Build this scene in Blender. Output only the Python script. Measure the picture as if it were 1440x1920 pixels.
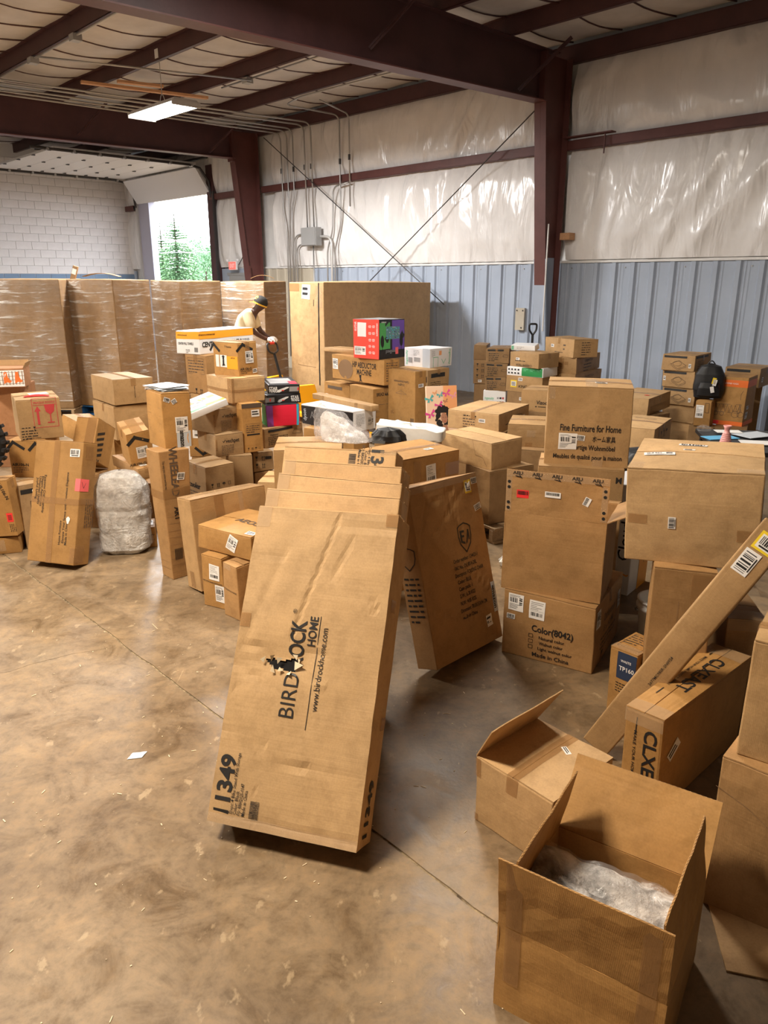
import bpy, bmesh, math, random
from mathutils import Vector, Matrix, noise
for _o in list(bpy.data.objects): bpy.data.objects.remove(_o)
scene = bpy.context.scene
COL = scene.collection
R = math.radians
# ------------------------------------------------------------------ camera
cd = bpy.data.cameras.new('camera'); cam = bpy.data.objects.new('camera', cd); COL.objects.link(cam)
cd.sensor_fit = 'VERTICAL'; cd.sensor_height = 36.0; cd.lens = 26.25; cd.clip_end = 400
cam.location = (0, 0, 1.97); cam.rotation_euler = (R(90 - 17.26), 0, 0)
scene.camera = cam
# ------------------------------------------------------------------ view
vs = scene.view_settings
scene.display_settings.display_device = 'sRGB'
vs.view_transform = 'Standard'; vs.look = 'None'; vs.gamma = 1.0; vs.exposure = 0.28; vs.use_curve_mapping = False
# ------------------------------------------------------------------ sky (bright overcast day outside)
w = bpy.data.worlds.new('sky'); scene.world = w; w.use_nodes = True
bgn = w.node_tree.nodes['Background']; bgn.inputs[0].default_value = (0.86, 0.93, 1.0, 1); bgn.inputs[1].default_value = 7.0
# ------------------------------------------------------------------ building frame: bx = across to the long wall, by = along that wall
PH = R(43.9)
BM = Matrix.Rotation(PH, 4, 'Z')
def bld(x, y, z=0.0): return BM @ Vector((x, y, z))
# fixtures of the hall: (building x, building y, z, watts, colour)
LAMPS = [(6.3, 11.35, 4.41, 560, (1.0, .98, .96)),
         (-.2, 3.1, 4.7, 350, (1.0, .86, .68)),
         (4.6, 4.6, 4.7, 170, (1.0, .93, .83)),
         (-1.2, 9.0, 4.7, 430, (1.0, .94, .85)),
         (1.6, 13.0, 4.7, 320, (1.0, .97, .93))]
# ------------------------------------------------------------------ measured cartons: x, y, z of the base, yaw, pitch, roll, width, depth, height
P = {
'E1': (0.471,3.622,0.054, 49.6,-15.9,3.6, 0.619,0.129,0.943),
'D1': (-0.371,2.184,0.088, -17.0,-28.4,-0.4, 0.576,0.181,1.184),
'D2': (-0.364,2.393,0.083, -16.0,-28.4,-0.4, 0.577,0.170,1.204),
'D3': (-0.357,2.604,0.080, -18.0,-27.4,-0.4, 0.573,0.170,1.206),
'D4': (-0.323,2.827,0.078, -15.0,-26.4,-0.4, 0.562,0.170,1.209),
'D5': (-0.334,3.085,0.072, -14.0,-24.4,-0.4, 0.571,0.170,1.215),
'G4': (0.865,3.600,0.000, -30.3,0.0,0.0, 0.495,0.567,0.383),
'G3': (0.869,3.625,0.383, -25.0,0.0,0.0, 0.522,0.378,0.430),
'G2': (1.162,4.288,-0.000, -14.0,0.0,0.0, 0.501,0.350,0.908),
'FF': (1.195,4.329,0.908, -13.6,0.0,0.0, 0.480,0.347,0.477),
'G7': (1.308,2.999,0.800, -24.7,4.0,-2.6, 0.523,0.511,0.417),
'G8': (1.282,2.954,-0.000, -18.0,0.0,0.0, 0.245,0.300,0.800),
'G9': (1.107,3.093,-0.000, -48.0,0.0,0.0, 0.140,0.200,0.340),
'G16': (0.460,2.257,-0.000, -48.5,0.0,0.0, 0.342,0.360,0.282),
'G17': (0.499,1.496,-0.000, -33.3,0.0,0.0, 0.449,0.456,0.290),
'G11': (0.981,2.450,-0.000, -47.2,0.0,0.0, 0.161,0.743,0.420),
'G13': (1.148,1.909,-0.000, -40.2,0.0,0.0, 0.239,0.500,0.558),
'G12': (1.178,1.943,0.558, -34.2,0.0,0.0, 0.202,0.233,0.395),
'G14': (1.606,3.005,0.000, -9.3,0.0,0.0, 0.166,0.300,0.537),
'G5': (1.512,4.524,-0.000, -39.6,0.0,0.0, 0.072,0.250,0.663),
'G10': (0.890,2.736,0.065, -8.0,-18.6,36.6, 0.154,0.051,1.138),
'C1': (-0.981,4.676,0.023, 41.1,-6.2,0.3, 0.551,0.197,0.614),
'C3a': (-1.067,4.315,-0.000, -29.9,0.0,0.0, 0.178,0.300,0.338),
'C3b': (-0.923,4.165,-0.000, -41.9,0.0,0.0, 0.142,0.100,0.342),
'C2': (-0.988,4.340,0.350, -33.6,0.0,0.0, 0.455,0.427,0.155),
'b08': (-2.372,4.965,0.048, -15.7,-16.8,0.4, 0.390,0.163,0.872),
'A13L': (-1.394,4.820,-0.000, 45.5,0.0,0.0, 0.151,0.144,0.902),
'A13U': (-1.364,4.889,0.902, 39.6,0.0,0.0, 0.191,0.262,0.365),
'A15': (-1.798,5.414,-0.000, 19.0,0.0,0.0, 0.104,0.216,0.164),
'A3': (-2.670,5.418,-0.000, 33.2,0.0,0.0, 0.135,0.236,0.508),
'A2': (-2.749,5.606,0.508, 1.8,0.0,0.0, 0.266,0.350,0.290),
'A1': (-2.633,5.670,0.798, 30.2,0.0,0.0, 0.305,0.427,0.307),
'A5': (-2.937,5.249,-0.000, 16.2,0.0,0.0, 0.399,0.300,0.129),
'A4': (-2.915,5.262,0.139, 2.1,1.1,-3.2, 0.371,0.150,0.427),
'A16': (-1.997,5.605,0.552, -52.0,0.0,0.0, 0.573,0.131,0.083),
'A17': (-2.018,6.120,0.000, -10.4,0.0,0.0, 0.116,0.300,0.326),
'A12': (-1.816,5.503,0.616, 31.2,12.0,-8.2, 0.174,0.271,0.290),
'A9': (-2.458,5.903,0.591, -5.9,-28.9,2.3, 0.191,0.299,0.351),
'A8': (-2.838,6.602,0.621, -25.1,-8.0,16.9, 0.233,0.300,0.174),
'A10': (-2.405,7.201,0.828, 39.1,0.0,0.0, 0.388,0.608,0.241),
'A11b': (-2.478,7.261,0.000, 37.5,0.0,0.0, 0.384,0.663,0.486),
'A11': (-2.446,7.207,0.486, 41.2,0.0,0.0, 0.349,0.540,0.330),
'A7': (-4.107,8.000,0.351, 1.8,0.0,0.0, 0.422,0.400,0.539),
'A6': (-3.999,7.863,0.891, 13.5,0.0,0.0, 0.452,0.300,0.199),
'B14': (-1.180,5.204,0.000, 41.6,0.0,0.0, 0.235,0.299,0.704),
'B15': (-1.135,5.753,0.000, 15.0,0.0,0.0, 0.183,0.350,0.647),
'B9': (-1.579,6.352,0.499, -0.6,0.0,0.0, 0.212,0.300,0.317),
'B7': (-1.207,5.750,0.647, 33.3,0.0,0.0, 0.233,0.400,0.176),
'B6': (-1.228,5.836,0.823, 50.7,0.0,0.0, 0.283,0.400,0.185),
'B8': (-1.045,5.880,0.647, 36.3,0.0,0.0, 0.168,0.400,0.393),
'B16': (-0.990,6.003,0.461, 30.9,0.0,0.0, 0.181,0.300,0.158),
'B13': (-0.850,6.271,0.619, 45.1,0.0,0.0, 0.408,0.300,0.169),
'B12': (-0.849,6.270,0.788, 21.8,0.0,0.0, 0.288,0.183,0.174),
'B11': (-0.852,6.353,0.962, 28.1,0.0,0.0, 0.305,0.250,0.082),
'B10': (-0.854,6.381,1.045, 14.1,0.0,0.0, 0.268,0.535,0.073),
'B4': (-1.077,5.951,1.040, 37.7,0.0,0.0, 0.300,0.434,0.191),
'B3': (-1.267,6.076,1.231, -36.3,0.0,0.0, 0.289,0.210,0.266),
'B2': (-1.463,6.808,0.988, 53.1,0.0,0.0, 0.334,0.285,0.348),
'B1': (-1.443,7.052,1.336, 59.2,0.0,0.0, 0.716,0.289,0.200),
'B5': (-1.312,5.613,1.013, 45.9,4.6,-13.6, 0.341,0.253,0.056),
'B17': (-0.507,4.802,0.000, 2.0,0.0,0.0, 0.454,0.450,0.905),
'B18': (-0.839,5.303,0.000, -8.5,0.0,0.0, 0.195,0.300,0.552),
'E13': (0.226,9.592,0.160, -47.5,0.0,0.0, 0.493,0.193,0.710),
'E6': (-0.302,9.911,0.160, -54.4,0.0,0.0, 0.548,0.392,0.460),
'E7': (-0.668,10.599,0.160, -49.0,0.0,0.0, 0.600,0.300,0.413),
'E8': (-0.365,10.146,0.660, -49.0,0.0,0.0, 1.101,0.274,0.327),
'E9': (-0.645,10.763,0.987, -49.0,0.0,0.0, 0.709,0.300,0.053),
'E10': (-0.235,9.928,0.987, -40.4,0.0,0.0, 0.446,0.522,0.496),
'E12': (0.411,10.500,0.160, -45.0,0.0,0.0, 0.545,0.439,0.633),
'E11': (0.466,10.691,0.794, -40.8,0.0,0.0, 0.462,0.521,0.261),
'E4b': (-0.588,7.750,0.000, -30.4,0.0,0.0, 0.638,0.300,0.464),
'E4': (-0.609,7.879,0.464, -42.6,0.0,0.0, 0.801,0.330,0.214),
'E5': (-0.472,8.074,0.678, -52.3,0.0,0.0, 1.119,0.103,0.063),
'E2': (0.295,4.707,0.000, 37.8,0.0,0.0, 0.532,0.402,0.892),
'E14': (0.705,8.701,0.055, 18.0,-8.0,0.0, 0.386,0.035,0.737),
'G1a': (-5.204,11.091,0.140, 0.9,0.0,0.0, 1.152,0.900,1.847),
'G2a': (-4.274,11.284,0.140, -20.7,0.0,0.0, 0.841,0.850,1.838),
'G3a': (-3.627,12.899,0.140, -43.4,0.0,0.0, 0.908,0.787,1.819),
'G4a': (-2.416,13.299,0.140, -29.8,0.0,0.0, 0.945,0.604,1.813),
'BB': (-1.240,12.298,-0.000, -44.0,0.0,0.0, 0.827,2.554,1.939),
'F8': (0.735,5.700,0.130, -57.2,0.0,0.0, 0.311,0.445,0.430),
'F7': (0.642,5.841,0.560, -50.5,0.0,0.0, 0.567,0.361,0.214),
'F6b': (0.859,7.101,0.000, -26.8,0.0,0.0, 0.463,0.600,0.540),
'F6': (0.879,7.343,0.540, -32.5,0.0,0.0, 0.564,0.759,0.182),
'F10b': (1.287,6.401,0.000, -18.3,0.0,0.0, 0.405,0.400,0.553),
'F10': (1.294,6.499,0.553, -15.0,0.0,0.0, 0.406,0.400,0.206),
'F5b': (1.687,7.901,0.000, -25.0,0.0,0.0, 0.372,0.400,0.618),
'F5': (1.664,7.946,0.618, -25.0,0.0,0.0, 0.406,0.400,0.234),
'F1c': (1.381,10.750,0.000, -15.0,0.0,0.0, 0.184,0.400,0.552),
'F1b': (1.368,10.750,0.552, -15.0,0.0,0.0, 0.183,0.400,0.338),
'F1a': (1.360,10.750,0.890, -15.0,0.0,0.0, 0.181,0.400,0.207),
'F2d': (1.484,10.050,0.000, -16.4,0.0,0.0, 0.308,0.450,0.548),
'F2c': (1.490,10.050,0.548, -18.7,0.0,0.0, 0.280,0.450,0.185),
'F2b': (1.493,10.050,0.733, -19.3,0.0,0.0, 0.300,0.450,0.182),
'F2a': (1.505,10.050,0.916, -20.4,0.0,0.0, 0.314,0.450,0.194),
'F3e': (1.805,9.700,0.000, -35.9,0.0,0.0, 0.461,0.400,0.578),
'F3d': (1.806,9.700,0.578, -37.4,0.0,0.0, 0.510,0.400,0.206),
'F3c': (1.806,9.699,0.783, -40.1,0.0,0.0, 0.521,0.400,0.116),
'F3b': (1.793,9.700,0.899, -51.5,0.0,0.0, 0.482,0.400,0.188),
'F3a': (1.820,9.968,1.087, -19.1,0.0,0.0, 0.318,0.350,0.068),
'F4d': (2.323,9.900,0.000, -37.6,0.0,0.0, 0.449,0.896,0.532),
'F4c': (2.304,9.900,0.532, -37.8,0.0,0.0, 0.446,0.879,0.266),
'F4b': (2.308,9.934,0.798, -34.3,0.0,0.0, 0.449,0.918,0.208),
'F4a': (2.323,10.100,1.006, -67.9,0.0,0.0, 0.638,0.374,0.228),
'H11b': (2.772,8.322,0.000, -49.6,0.0,0.0, 0.457,0.436,0.532),
'H11': (2.739,8.293,0.532, -36.0,0.0,0.0, 0.397,0.830,0.190),
'H12': (2.234,6.601,0.000, -33.5,0.0,0.0, 0.368,0.623,0.716),
'H5': (3.590,9.000,-0.000, -45.9,0.0,0.0, 0.405,0.447,0.321),
'H4': (3.566,9.000,0.321, -45.4,0.0,0.0, 0.401,0.454,0.209),
'H3': (3.541,9.000,0.530, -45.2,0.0,0.0, 0.398,0.455,0.208),
'H2': (3.518,9.000,0.738, -44.4,0.0,0.0, 0.393,0.469,0.197),
'H1': (3.496,9.000,0.935, -42.1,0.0,0.0, 0.385,0.521,0.187),
'H10': (3.688,8.600,-0.000, -44.1,0.0,0.0, 0.286,0.207,0.342),
'H7': (3.691,8.600,0.345, -34.5,0.0,0.0, 0.170,0.200,0.295),
'H8b': (3.968,8.449,-0.000, -27.6,0.0,0.0, 0.336,0.400,0.346),
'H8': (4.009,8.661,0.346, -39.0,0.0,0.0, 0.355,0.397,0.560),
'H9b': (4.477,9.301,0.000, -15.3,0.0,0.0, 0.395,0.500,0.720),
'H9a': (4.371,9.197,0.720, -41.5,0.0,0.0, 0.407,0.507,0.227),
'A16s': (-1.997,5.605,0.000, -52.0,0.0,0.0, 0.315,0.072,0.537),
'A9s': (-2.458,5.903,0.000, -5.9,0.0,0.0, 0.179,0.281,0.440),
'A8s': (-2.838,6.602,0.000, -25.1,0.0,0.0, 0.219,0.282,0.542),
'A7s': (-4.107,8.000,0.000, 1.8,0.0,0.0, 0.397,0.376,0.348),
'B9s': (-1.579,6.352,0.000, -0.6,0.0,0.0, 0.199,0.282,0.496),
'B16s': (-0.990,6.003,0.000, 30.9,0.0,0.0, 0.170,0.282,0.458),
'B2s': (-1.463,6.808,0.000, 53.1,0.0,0.0, 0.314,0.268,0.491),
'B2su': (-1.463,6.808,0.494, 53.1,0.0,0.0, 0.314,0.268,0.491),
'SUP': (-0.250,3.750,0.000, -5.0,0.0,0.0, 0.420,0.350,0.880),
'SUP2': (0.180,5.500,0.000, 0.0,0.0,0.0, 0.500,0.450,0.840),
}
# ------------------------------------------------------------------ materials
MATS = {}
def _new(name):
    m = bpy.data.materials.new(name); m.use_nodes = True
    nt = m.node_tree; return m, nt, nt.nodes['Principled BSDF']
def N(nt, t, **k):
    n = nt.nodes.new(t)
    for a, v in k.items(): setattr(n, a, v)
    return n
def coords(nt, kind='Object', scale=(1, 1, 1)):
    tc = N(nt, 'ShaderNodeTexCoord'); mp = N(nt, 'ShaderNodeMapping'); mp.inputs['Scale'].default_value = scale
    nt.links.new(tc.outputs[kind], mp.inputs['Vector']); return mp.outputs['Vector']
def noise_n(nt, vec, scale, detail=4, rough=.6):
    n = N(nt, 'ShaderNodeTexNoise'); n.inputs['Scale'].default_value = scale; n.inputs['Detail'].default_value = detail
    n.inputs['Roughness'].default_value = rough; nt.links.new(vec, n.inputs['Vector']); return n
def ramp(nt, src, stops):
    r = N(nt, 'ShaderNodeValToRGB'); e = r.color_ramp.elements
    while len(e) < len(stops): e.new(.5)
    for i, (p, c) in enumerate(stops): e[i].position = p; e[i].color = (*c, 1) if len(c) == 3 else c
    nt.links.new(src, r.inputs['Fac']); return r
def bump(nt, b, height, strength, dist=.01, prev=None):
    n = N(nt, 'ShaderNodeBump'); n.inputs['Strength'].default_value = strength; n.inputs['Distance'].default_value = dist
    nt.links.new(height, n.inputs['Height'])
    if prev: nt.links.new(prev.outputs[0], n.inputs['Normal'])
    nt.links.new(n.outputs[0], b.inputs['Normal']); return n
def flat(name, col, rough=.6, metal=0, spec=.4):
    if name in MATS: return MATS[name]
    m, nt, b = _new(name); b.inputs['Base Color'].default_value = (*col, 1); b.inputs['Roughness'].default_value = rough
    b.inputs['Metallic'].default_value = metal; b.inputs['Specular IOR Level'].default_value = spec
    MATS[name] = m; return m
def mottled(name, c0, c1, scale=3, rough=.6, metal=0, bstr=.0, bscale=20, stretch=(1, 1, 1), spec=.4):
    if name in MATS: return MATS[name]
    m, nt, b = _new(name); v = coords(nt, 'Object', stretch)
    n = noise_n(nt, v, scale); r = ramp(nt, n.outputs['Fac'], [(.3, c0), (.7, c1)])
    nt.links.new(r.outputs[0], b.inputs['Base Color']); b.inputs['Roughness'].default_value = rough
    b.inputs['Metallic'].default_value = metal; b.inputs['Specular IOR Level'].default_value = spec
    if bstr: bump(nt, b, noise_n(nt, v, bscale).outputs['Fac'], bstr)
    MATS[name] = m; return m
def kraft(name, c):
    if name in MATS: return MATS[name]
    m, nt, b = _new(name)
    v = coords(nt, 'Object'); oi = N(nt, 'ShaderNodeObjectInfo')
    ad = N(nt, 'ShaderNodeVectorMath', operation='ADD'); sc = N(nt, 'ShaderNodeMath', operation='MULTIPLY'); sc.inputs[1].default_value = 40
    nt.links.new(oi.outputs['Random'], sc.inputs[0]); nt.links.new(v, ad.inputs[0]); nt.links.new(sc.outputs[0], ad.inputs[1])
    vv = ad.outputs[0]
    n1 = noise_n(nt, vv, 2.2, 2); n2 = noise_n(nt, vv, 160, 0)
    lo = tuple(x * .88 for x in c); hi = tuple(min(1, x * 1.1) for x in c)
    r = ramp(nt, n1.outputs['Fac'], [(.3, lo), (.7, hi)])
    mx = N(nt, 'ShaderNodeMix', data_type='RGBA', blend_type='MULTIPLY'); mx.inputs[0].default_value = .25
    r2 = ramp(nt, n2.outputs['Fac'], [(.35, (.75, .72, .68)), (.65, (1, 1, 1))])
    nt.links.new(r.outputs[0], mx.inputs[6]); nt.links.new(r2.outputs[0], mx.inputs[7])
    hs = N(nt, 'ShaderNodeHueSaturation'); mr = N(nt, 'ShaderNodeMapRange'); mr.inputs[3].default_value = .88; mr.inputs[4].default_value = 1.1
    nt.links.new(oi.outputs['Random'], mr.inputs[0]); nt.links.new(mr.outputs[0], hs.inputs['Value']); nt.links.new(mx.outputs[2], hs.inputs['Color'])
    nt.links.new(hs.outputs[0], b.inputs['Base Color'])
    b.inputs['Roughness'].default_value = .62; b.inputs['Specular IOR Level'].default_value = .3
    b1 = bump(nt, b, noise_n(nt, vv, 5.0, 2).outputs['Fac'], .35, .02)
    vs_ = coords(nt, 'Object', (1, 1, 30)); b2 = bump(nt, b, noise_n(nt, vs_, 3, 1).outputs['Fac'], .10, .006, b1)
    wv = N(nt, 'ShaderNodeTexWave', wave_type='BANDS', bands_direction='DIAGONAL'); wv.inputs['Scale'].default_value = 78; wv.inputs['Distortion'].default_value = .6; wv.inputs['Detail'].default_value = 0
    nt.links.new(coords(nt, 'Object', (1.7, 1.7, .0)), wv.inputs['Vector']); bump(nt, b, wv.outputs['Fac'], .07, .002, b2)
    sf = noise_n(nt, vv, 13, 3, .75); r3 = ramp(nt, sf.outputs['Fac'], [(.36, (.80, .78, .75)), (.50, (1, 1, 1)), (.70, (1.10, 1.09, 1.07))]); m3 = N(nt, 'ShaderNodeMix', data_type='RGBA', blend_type='MULTIPLY'); m3.inputs[0].default_value = .55
    nt.links.new(hs.outputs[0], m3.inputs[6]); nt.links.new(r3.outputs[0], m3.inputs[7]); nt.links.new(m3.outputs[2], b.inputs['Base Color'])
    MATS[name] = m; return m
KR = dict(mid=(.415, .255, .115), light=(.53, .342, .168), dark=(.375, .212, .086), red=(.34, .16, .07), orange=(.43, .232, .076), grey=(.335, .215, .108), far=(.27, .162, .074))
for k_, c_ in KR.items(): kraft('kraft_' + k_, c_)
kraft('kraft_edge', (.36, .22, .11))
flat('ink', (.018, .017, .017), .55); flat('ink_soft', (.10, .07, .05), .6); flat('ink_red', (.45, .045, .05), .55); flat('ink_faint', (.24, .14, .07), .6)
flat('paper', (.82, .80, .78), .5); flat('paper_grey', (.55, .60, .66), .4); flat('yellow', (.85, .62, .03), .5); flat('label_red', (.85, .04, .04), .5)
flat('label_pink', (.95, .16, .17), .5); flat('orange_print', (.95, .40, .03), .45); flat('white_card', (.82, .82, .83), .42); flat('green_print', (.03, .27, .08), .45)
flat('green_light', (.20, .55, .36), .45); flat('black_card', (.02, .02, .024), .35); flat('red_print', (.85, .085, .06), .4); flat('crimson', (.80, .02, .06), .4)
flat('purple', (.28, .07, .40), .4); flat('cyan', (.05, .50, .75), .4); flat('navy', (.03, .045, .09), .45); flat('orange_box', (.80, .17, .03), .5)
flat('blue_print', (.12, .42, .70), .45); flat('grey_print', (.35, .35, .36), .5); flat('magenta', (.75, .08, .32), .5); flat('teal', (.10, .45, .45), .5)
flat('peach', (.86, .60, .42), .6); flat('peach_orange', (.85, .38, .16), .6); flat('skin_print', (.42, .20, .12), .6); flat('hair_print', (.02, .015, .014), .6); flat('pink_print', (.80, .33, .42), .6)
flat('violet_glow', (.16, .08, .42), .4); flat('green_glow', (.08, .36, .10), .4); flat('screen_print', (.12, .26, .28), .4)
def tape_mat(name, col, alpha, rough=.18):
    m, nt, b = _new(name); b.inputs['Base Color'].default_value = (*col, 1); b.inputs['Roughness'].default_value = rough
    b.inputs['Alpha'].default_value = alpha
    v = coords(nt, 'Object'); bump(nt, b, noise_n(nt, v, 45, 3).outputs['Fac'], .25, .004)
    MATS[name] = m
tape_mat('tape_brown', (.40, .215, .085), .55); tape_mat('tape_clear', (.62, .46, .30), .30, .1)
def film_mat(name, base_alpha, tint, sc, stretch, bstr, thr=(.52, .66), hi=.55, bs=1.0):
    """thin clear plastic: mostly see-through, bumped, with wrinkle highlights painted in as pale opaque streaks"""
    m, nt, b = _new(name); out = nt.nodes['Material Output']
    v = coords(nt, 'Object', stretch); n = noise_n(nt, v, sc, 5, .65); n.inputs['Distortion'].default_value = .6
    tr = N(nt, 'ShaderNodeBsdfTransparent'); tr.inputs[0].default_value = (.97, .95, .93, 1)
    b.inputs['Base Color'].default_value = (*tint, 1); b.inputs['Roughness'].default_value = .16; b.inputs['Specular IOR Level'].default_value = .8
    bn = bump(nt, b, n.outputs['Fac'], bstr, .03 * bs)
    r = ramp(nt, n.outputs['Fac'], [(thr[0], (base_alpha,) * 3), (thr[1], (hi,) * 3)])  # paler, more opaque streaks paint the wrinkle highlights into the film
    v2 = coords(nt, 'Object', (1, 1, .5)); nb = noise_n(nt, v2, 2.4, 2); rb = ramp(nt, nb.outputs['Fac'], [(.40, (.35,) * 3), (.62, (1.4,) * 3)])
    mm = N(nt, 'ShaderNodeMath', operation='MULTIPLY'); nt.links.new(r.outputs[0], mm.inputs[0]); nt.links.new(rb.outputs[0], mm.inputs[1]); mm.use_clamp = True
    mx = N(nt, 'ShaderNodeMixShader'); nt.links.new(mm.outputs[0], mx.inputs[0]); nt.links.new(tr.outputs[0], mx.inputs[1]); nt.links.new(b.outputs[0], mx.inputs[2])
    nt.links.new(mx.outputs[0], out.inputs['Surface']); MATS[name] = m
film_mat('stretch_film', .10, (.80, .76, .70), 3.4, (.7, .7, 7), 1.0, (.545, .63), .50)
film_mat('wrap_film', .38, (.80, .79, .78), 7, (1, 1, 1), 1.0, (.50, .62), .70, 2.2)
film_mat('poly_bag', .08, (.85, .85, .85), 9, (1, 1, 1), .9, (.52, .66), .50, .4)
film_mat('bubble_film', .30, (.80, .78, .80), 55, (1, 1, 1), .8, (.45, .65), .60, .15)
def concrete():
    m, nt, b = _new('concrete_floor'); v = coords(nt, 'Object')
    n1 = noise_n(nt, v, .7, 8, .68); n2 = noise_n(nt, v, 4.5, 8, .74); n2.inputs['Distortion'].default_value = .8; n3 = noise_n(nt, v, 70, 3); n5 = noise_n(nt, v, 19, 5, .7)
    r1 = ramp(nt, n1.outputs['Fac'], [(.30, (.130, .086, .049)), (.44, (.188, .129, .074)), (.56, (.250, .178, .107)), (.70, (.238, .186, .128))])
    r2 = ramp(nt, n2.outputs['Fac'], [(.32, (.55, .50, .44)), (.50, (.95, .94, .92)), (.68, (1.25, 1.18, 1.05))])
    mx = N(nt, 'ShaderNodeMix', data_type='RGBA', blend_type='MULTIPLY'); mx.inputs[0].default_value = .9
    nt.links.new(r1.outputs[0], mx.inputs[6]); nt.links.new(r2.outputs[0], mx.inputs[7])
    r5 = ramp(nt, n5.outputs['Fac'], [(.34, (.74, .72, .68)), (.5, (1, 1, 1)), (.68, (1.16, 1.12, 1.04))]); mx5 = N(nt, 'ShaderNodeMix', data_type='RGBA', blend_type='MULTIPLY'); mx5.inputs[0].default_value = .8
    nt.links.new(mx.outputs[2], mx5.inputs[6]); nt.links.new(r5.outputs[0], mx5.inputs[7])
    cur = mx5.outputs[2]
    for rot, sc, th, amt, colr in ((.5, (26, 1.1, 1), .735, .6, (.50, .38, .22, 1)), (-.9, (20, 1.4, 1), .745, .5, (.47, .36, .22, 1)), (0, (5, 3, 1), .66, .5, (.44, .33, .20, 1))):
        tc = N(nt, 'ShaderNodeTexCoord'); mp = N(nt, 'ShaderNodeMapping'); mp.inputs['Scale'].default_value = sc; mp.inputs['Rotation'].default_value = (0, 0, rot); nt.links.new(tc.outputs['Object'], mp.inputs['Vector'])
        n4 = noise_n(nt, mp.outputs['Vector'], 2.6, 4, .6); r4 = ramp(nt, n4.outputs['Fac'], [(th - .03, (0, 0, 0)), (th + .03, (amt,) * 3)])
        m2 = N(nt, 'ShaderNodeMix', data_type='RGBA'); nt.links.new(r4.outputs[0], m2.inputs[0]); nt.links.new(cur, m2.inputs[6]); m2.inputs[7].default_value = colr; cur = m2.outputs[2]
    nt.links.new(cur, b.inputs['Base Color'])
    rr = ramp(nt, n2.outputs['Fac'], [(.35, (.34,) * 3), (.65, (.58,) * 3)]); nt.links.new(rr.outputs[0], b.inputs['Roughness'])
    b.inputs['Specular IOR Level'].default_value = .42
    b1 = bump(nt, b, n2.outputs['Fac'], .15, .01); bump(nt, b, n3.outputs['Fac'], .15, .003, b1)
    MATS['concrete_floor'] = m
concrete()
mottled('red_steel', (.095, .034, .030), (.135, .048, .042), 2.5, .5, 0, .1, 30)
mottled('red_steel_dark', (.060, .025, .026), (.085, .034, .034), 2.5, .5, 0, .1, 30)
def vinyl():
    m, nt, b = _new('insulation_vinyl'); v = coords(nt, 'Object')
    n = noise_n(nt, v, 1.2, 4); r = ramp(nt, n.outputs['Fac'], [(.3, (.74, .72, .71)), (.7, (.86, .845, .835))]); nt.links.new(r.outputs[0], b.inputs['Base Color'])
    b.inputs['Roughness'].default_value = .23; b.inputs['Specular IOR Level'].default_value = .6
    vz = coords(nt, 'Object', (1.6, 1.6, .45)); n2 = noise_n(nt, vz, 2.2, 3, .5); n2.inputs['Distortion'].default_value = .5
    bump(nt, b, n2.outputs['Fac'], .55, .12); MATS['insulation_vinyl'] = m
vinyl()
mottled('roof_vinyl', (.44, .41, .39), (.60, .57, .545), 1.3, .6, 0, .35, 3)
mottled('blue_panel', (.33, .385, .475), (.39, .445, .54), 1.5, .42, 0, .05, 12)
mottled('tan_panel', (.42, .37, .29), (.50, .45, .36), 1.5, .5)
mottled('block_white', (.70, .67, .68), (.80, .775, .78), 3, .75, 0, .25, 40)
mottled('block_blue', (.17, .26, .40), (.22, .31, .45), 3, .7, 0, .25, 40)
mottled('white_trim', (.68, .67, .66), (.78, .77, .75), 3, .5)
flat('mortar', (.62, .60, .60), .9); flat('galv', (.42, .41, .40), .42, .7); flat('galv_light', (.60, .59, .57), .45, .4); flat('steel_dark', (.05, .045, .045), .5, .3)
flat('box_grey', (.36, .36, .36), .5, .2); flat('door_white', (.78, .78, .80), .5); flat('jamb_lavender', (.50, .50, .62), .5); flat('black_rubber', (.012, .012, .013), .6)
mottled('lumber', (.46, .24, .12), (.60, .34, .18), 4, .7, 0, .2, 60, (1, 12, 12)); mottled('pallet_wood', (.30, .20, .11), (.46, .32, .18), 5, .8, 0, .3, 50, (2, 12, 12))
flat('pallet_blue', (.02, .11, .28), .6); flat('jack_yellow', (.90, .45, .01), .4); flat('jack_black', (.015, .015, .016), .4); flat('jack_red', (.65, .03, .02), .4)
flat('bucket_white', (.82, .81, .78), .4); flat('vase_pink', (.75, .34, .32), .45); flat('bag_black', (.014, .014, .016), .5); flat('table_black', (.016, .016, .017), .38)
mottled('white_poly', (.70, .71, .70), (.82, .82, .80), 4, .38, 0, .5, 9); mottled('foam_grey', (.40, .38, .37), (.72, .71, .70), 30, .8, 0, .6, 60)
mottled('fur_grey', (.06, .058, .06), (.80, .78, .77), 11, .95, 0, .9, 90); mottled('quilt_white', (.30, .285, .27), (.66, .64, .62), 22, .35, 0, 1.0, 26)
flat('exit_red', (.85, .05, .05), .4); flat('skin_dark', (.075, .033, .022), .5); flat('shirt_tan', (.72, .60, .38), .8); flat('cap_black', (.02, .018, .016), .8); flat('cap_yellow', (.75, .45, .05), .7); flat('trouser_dark', (.03, .03, .035), .8)
mottled('spruce_green', (.07, .17, .08), (.19, .31, .14), 6, .8); mottled('leaf_green', (.12, .25, .15), (.25, .38, .20), 5, .8); flat('bark', (.10, .07, .05), .9); mottled('grass', (.10, .16, .06), (.18, .24, .10), 2, .9)
flat('slot_dark', (.008, .007, .007), .9); mottled('joint_sand', (.06, .042, .026), (.42, .32, .19), 38, .95, 0, .6, 60); mottled('debris', (.62, .50, .32), (.75, .64, .46), 9, .8)
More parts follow.
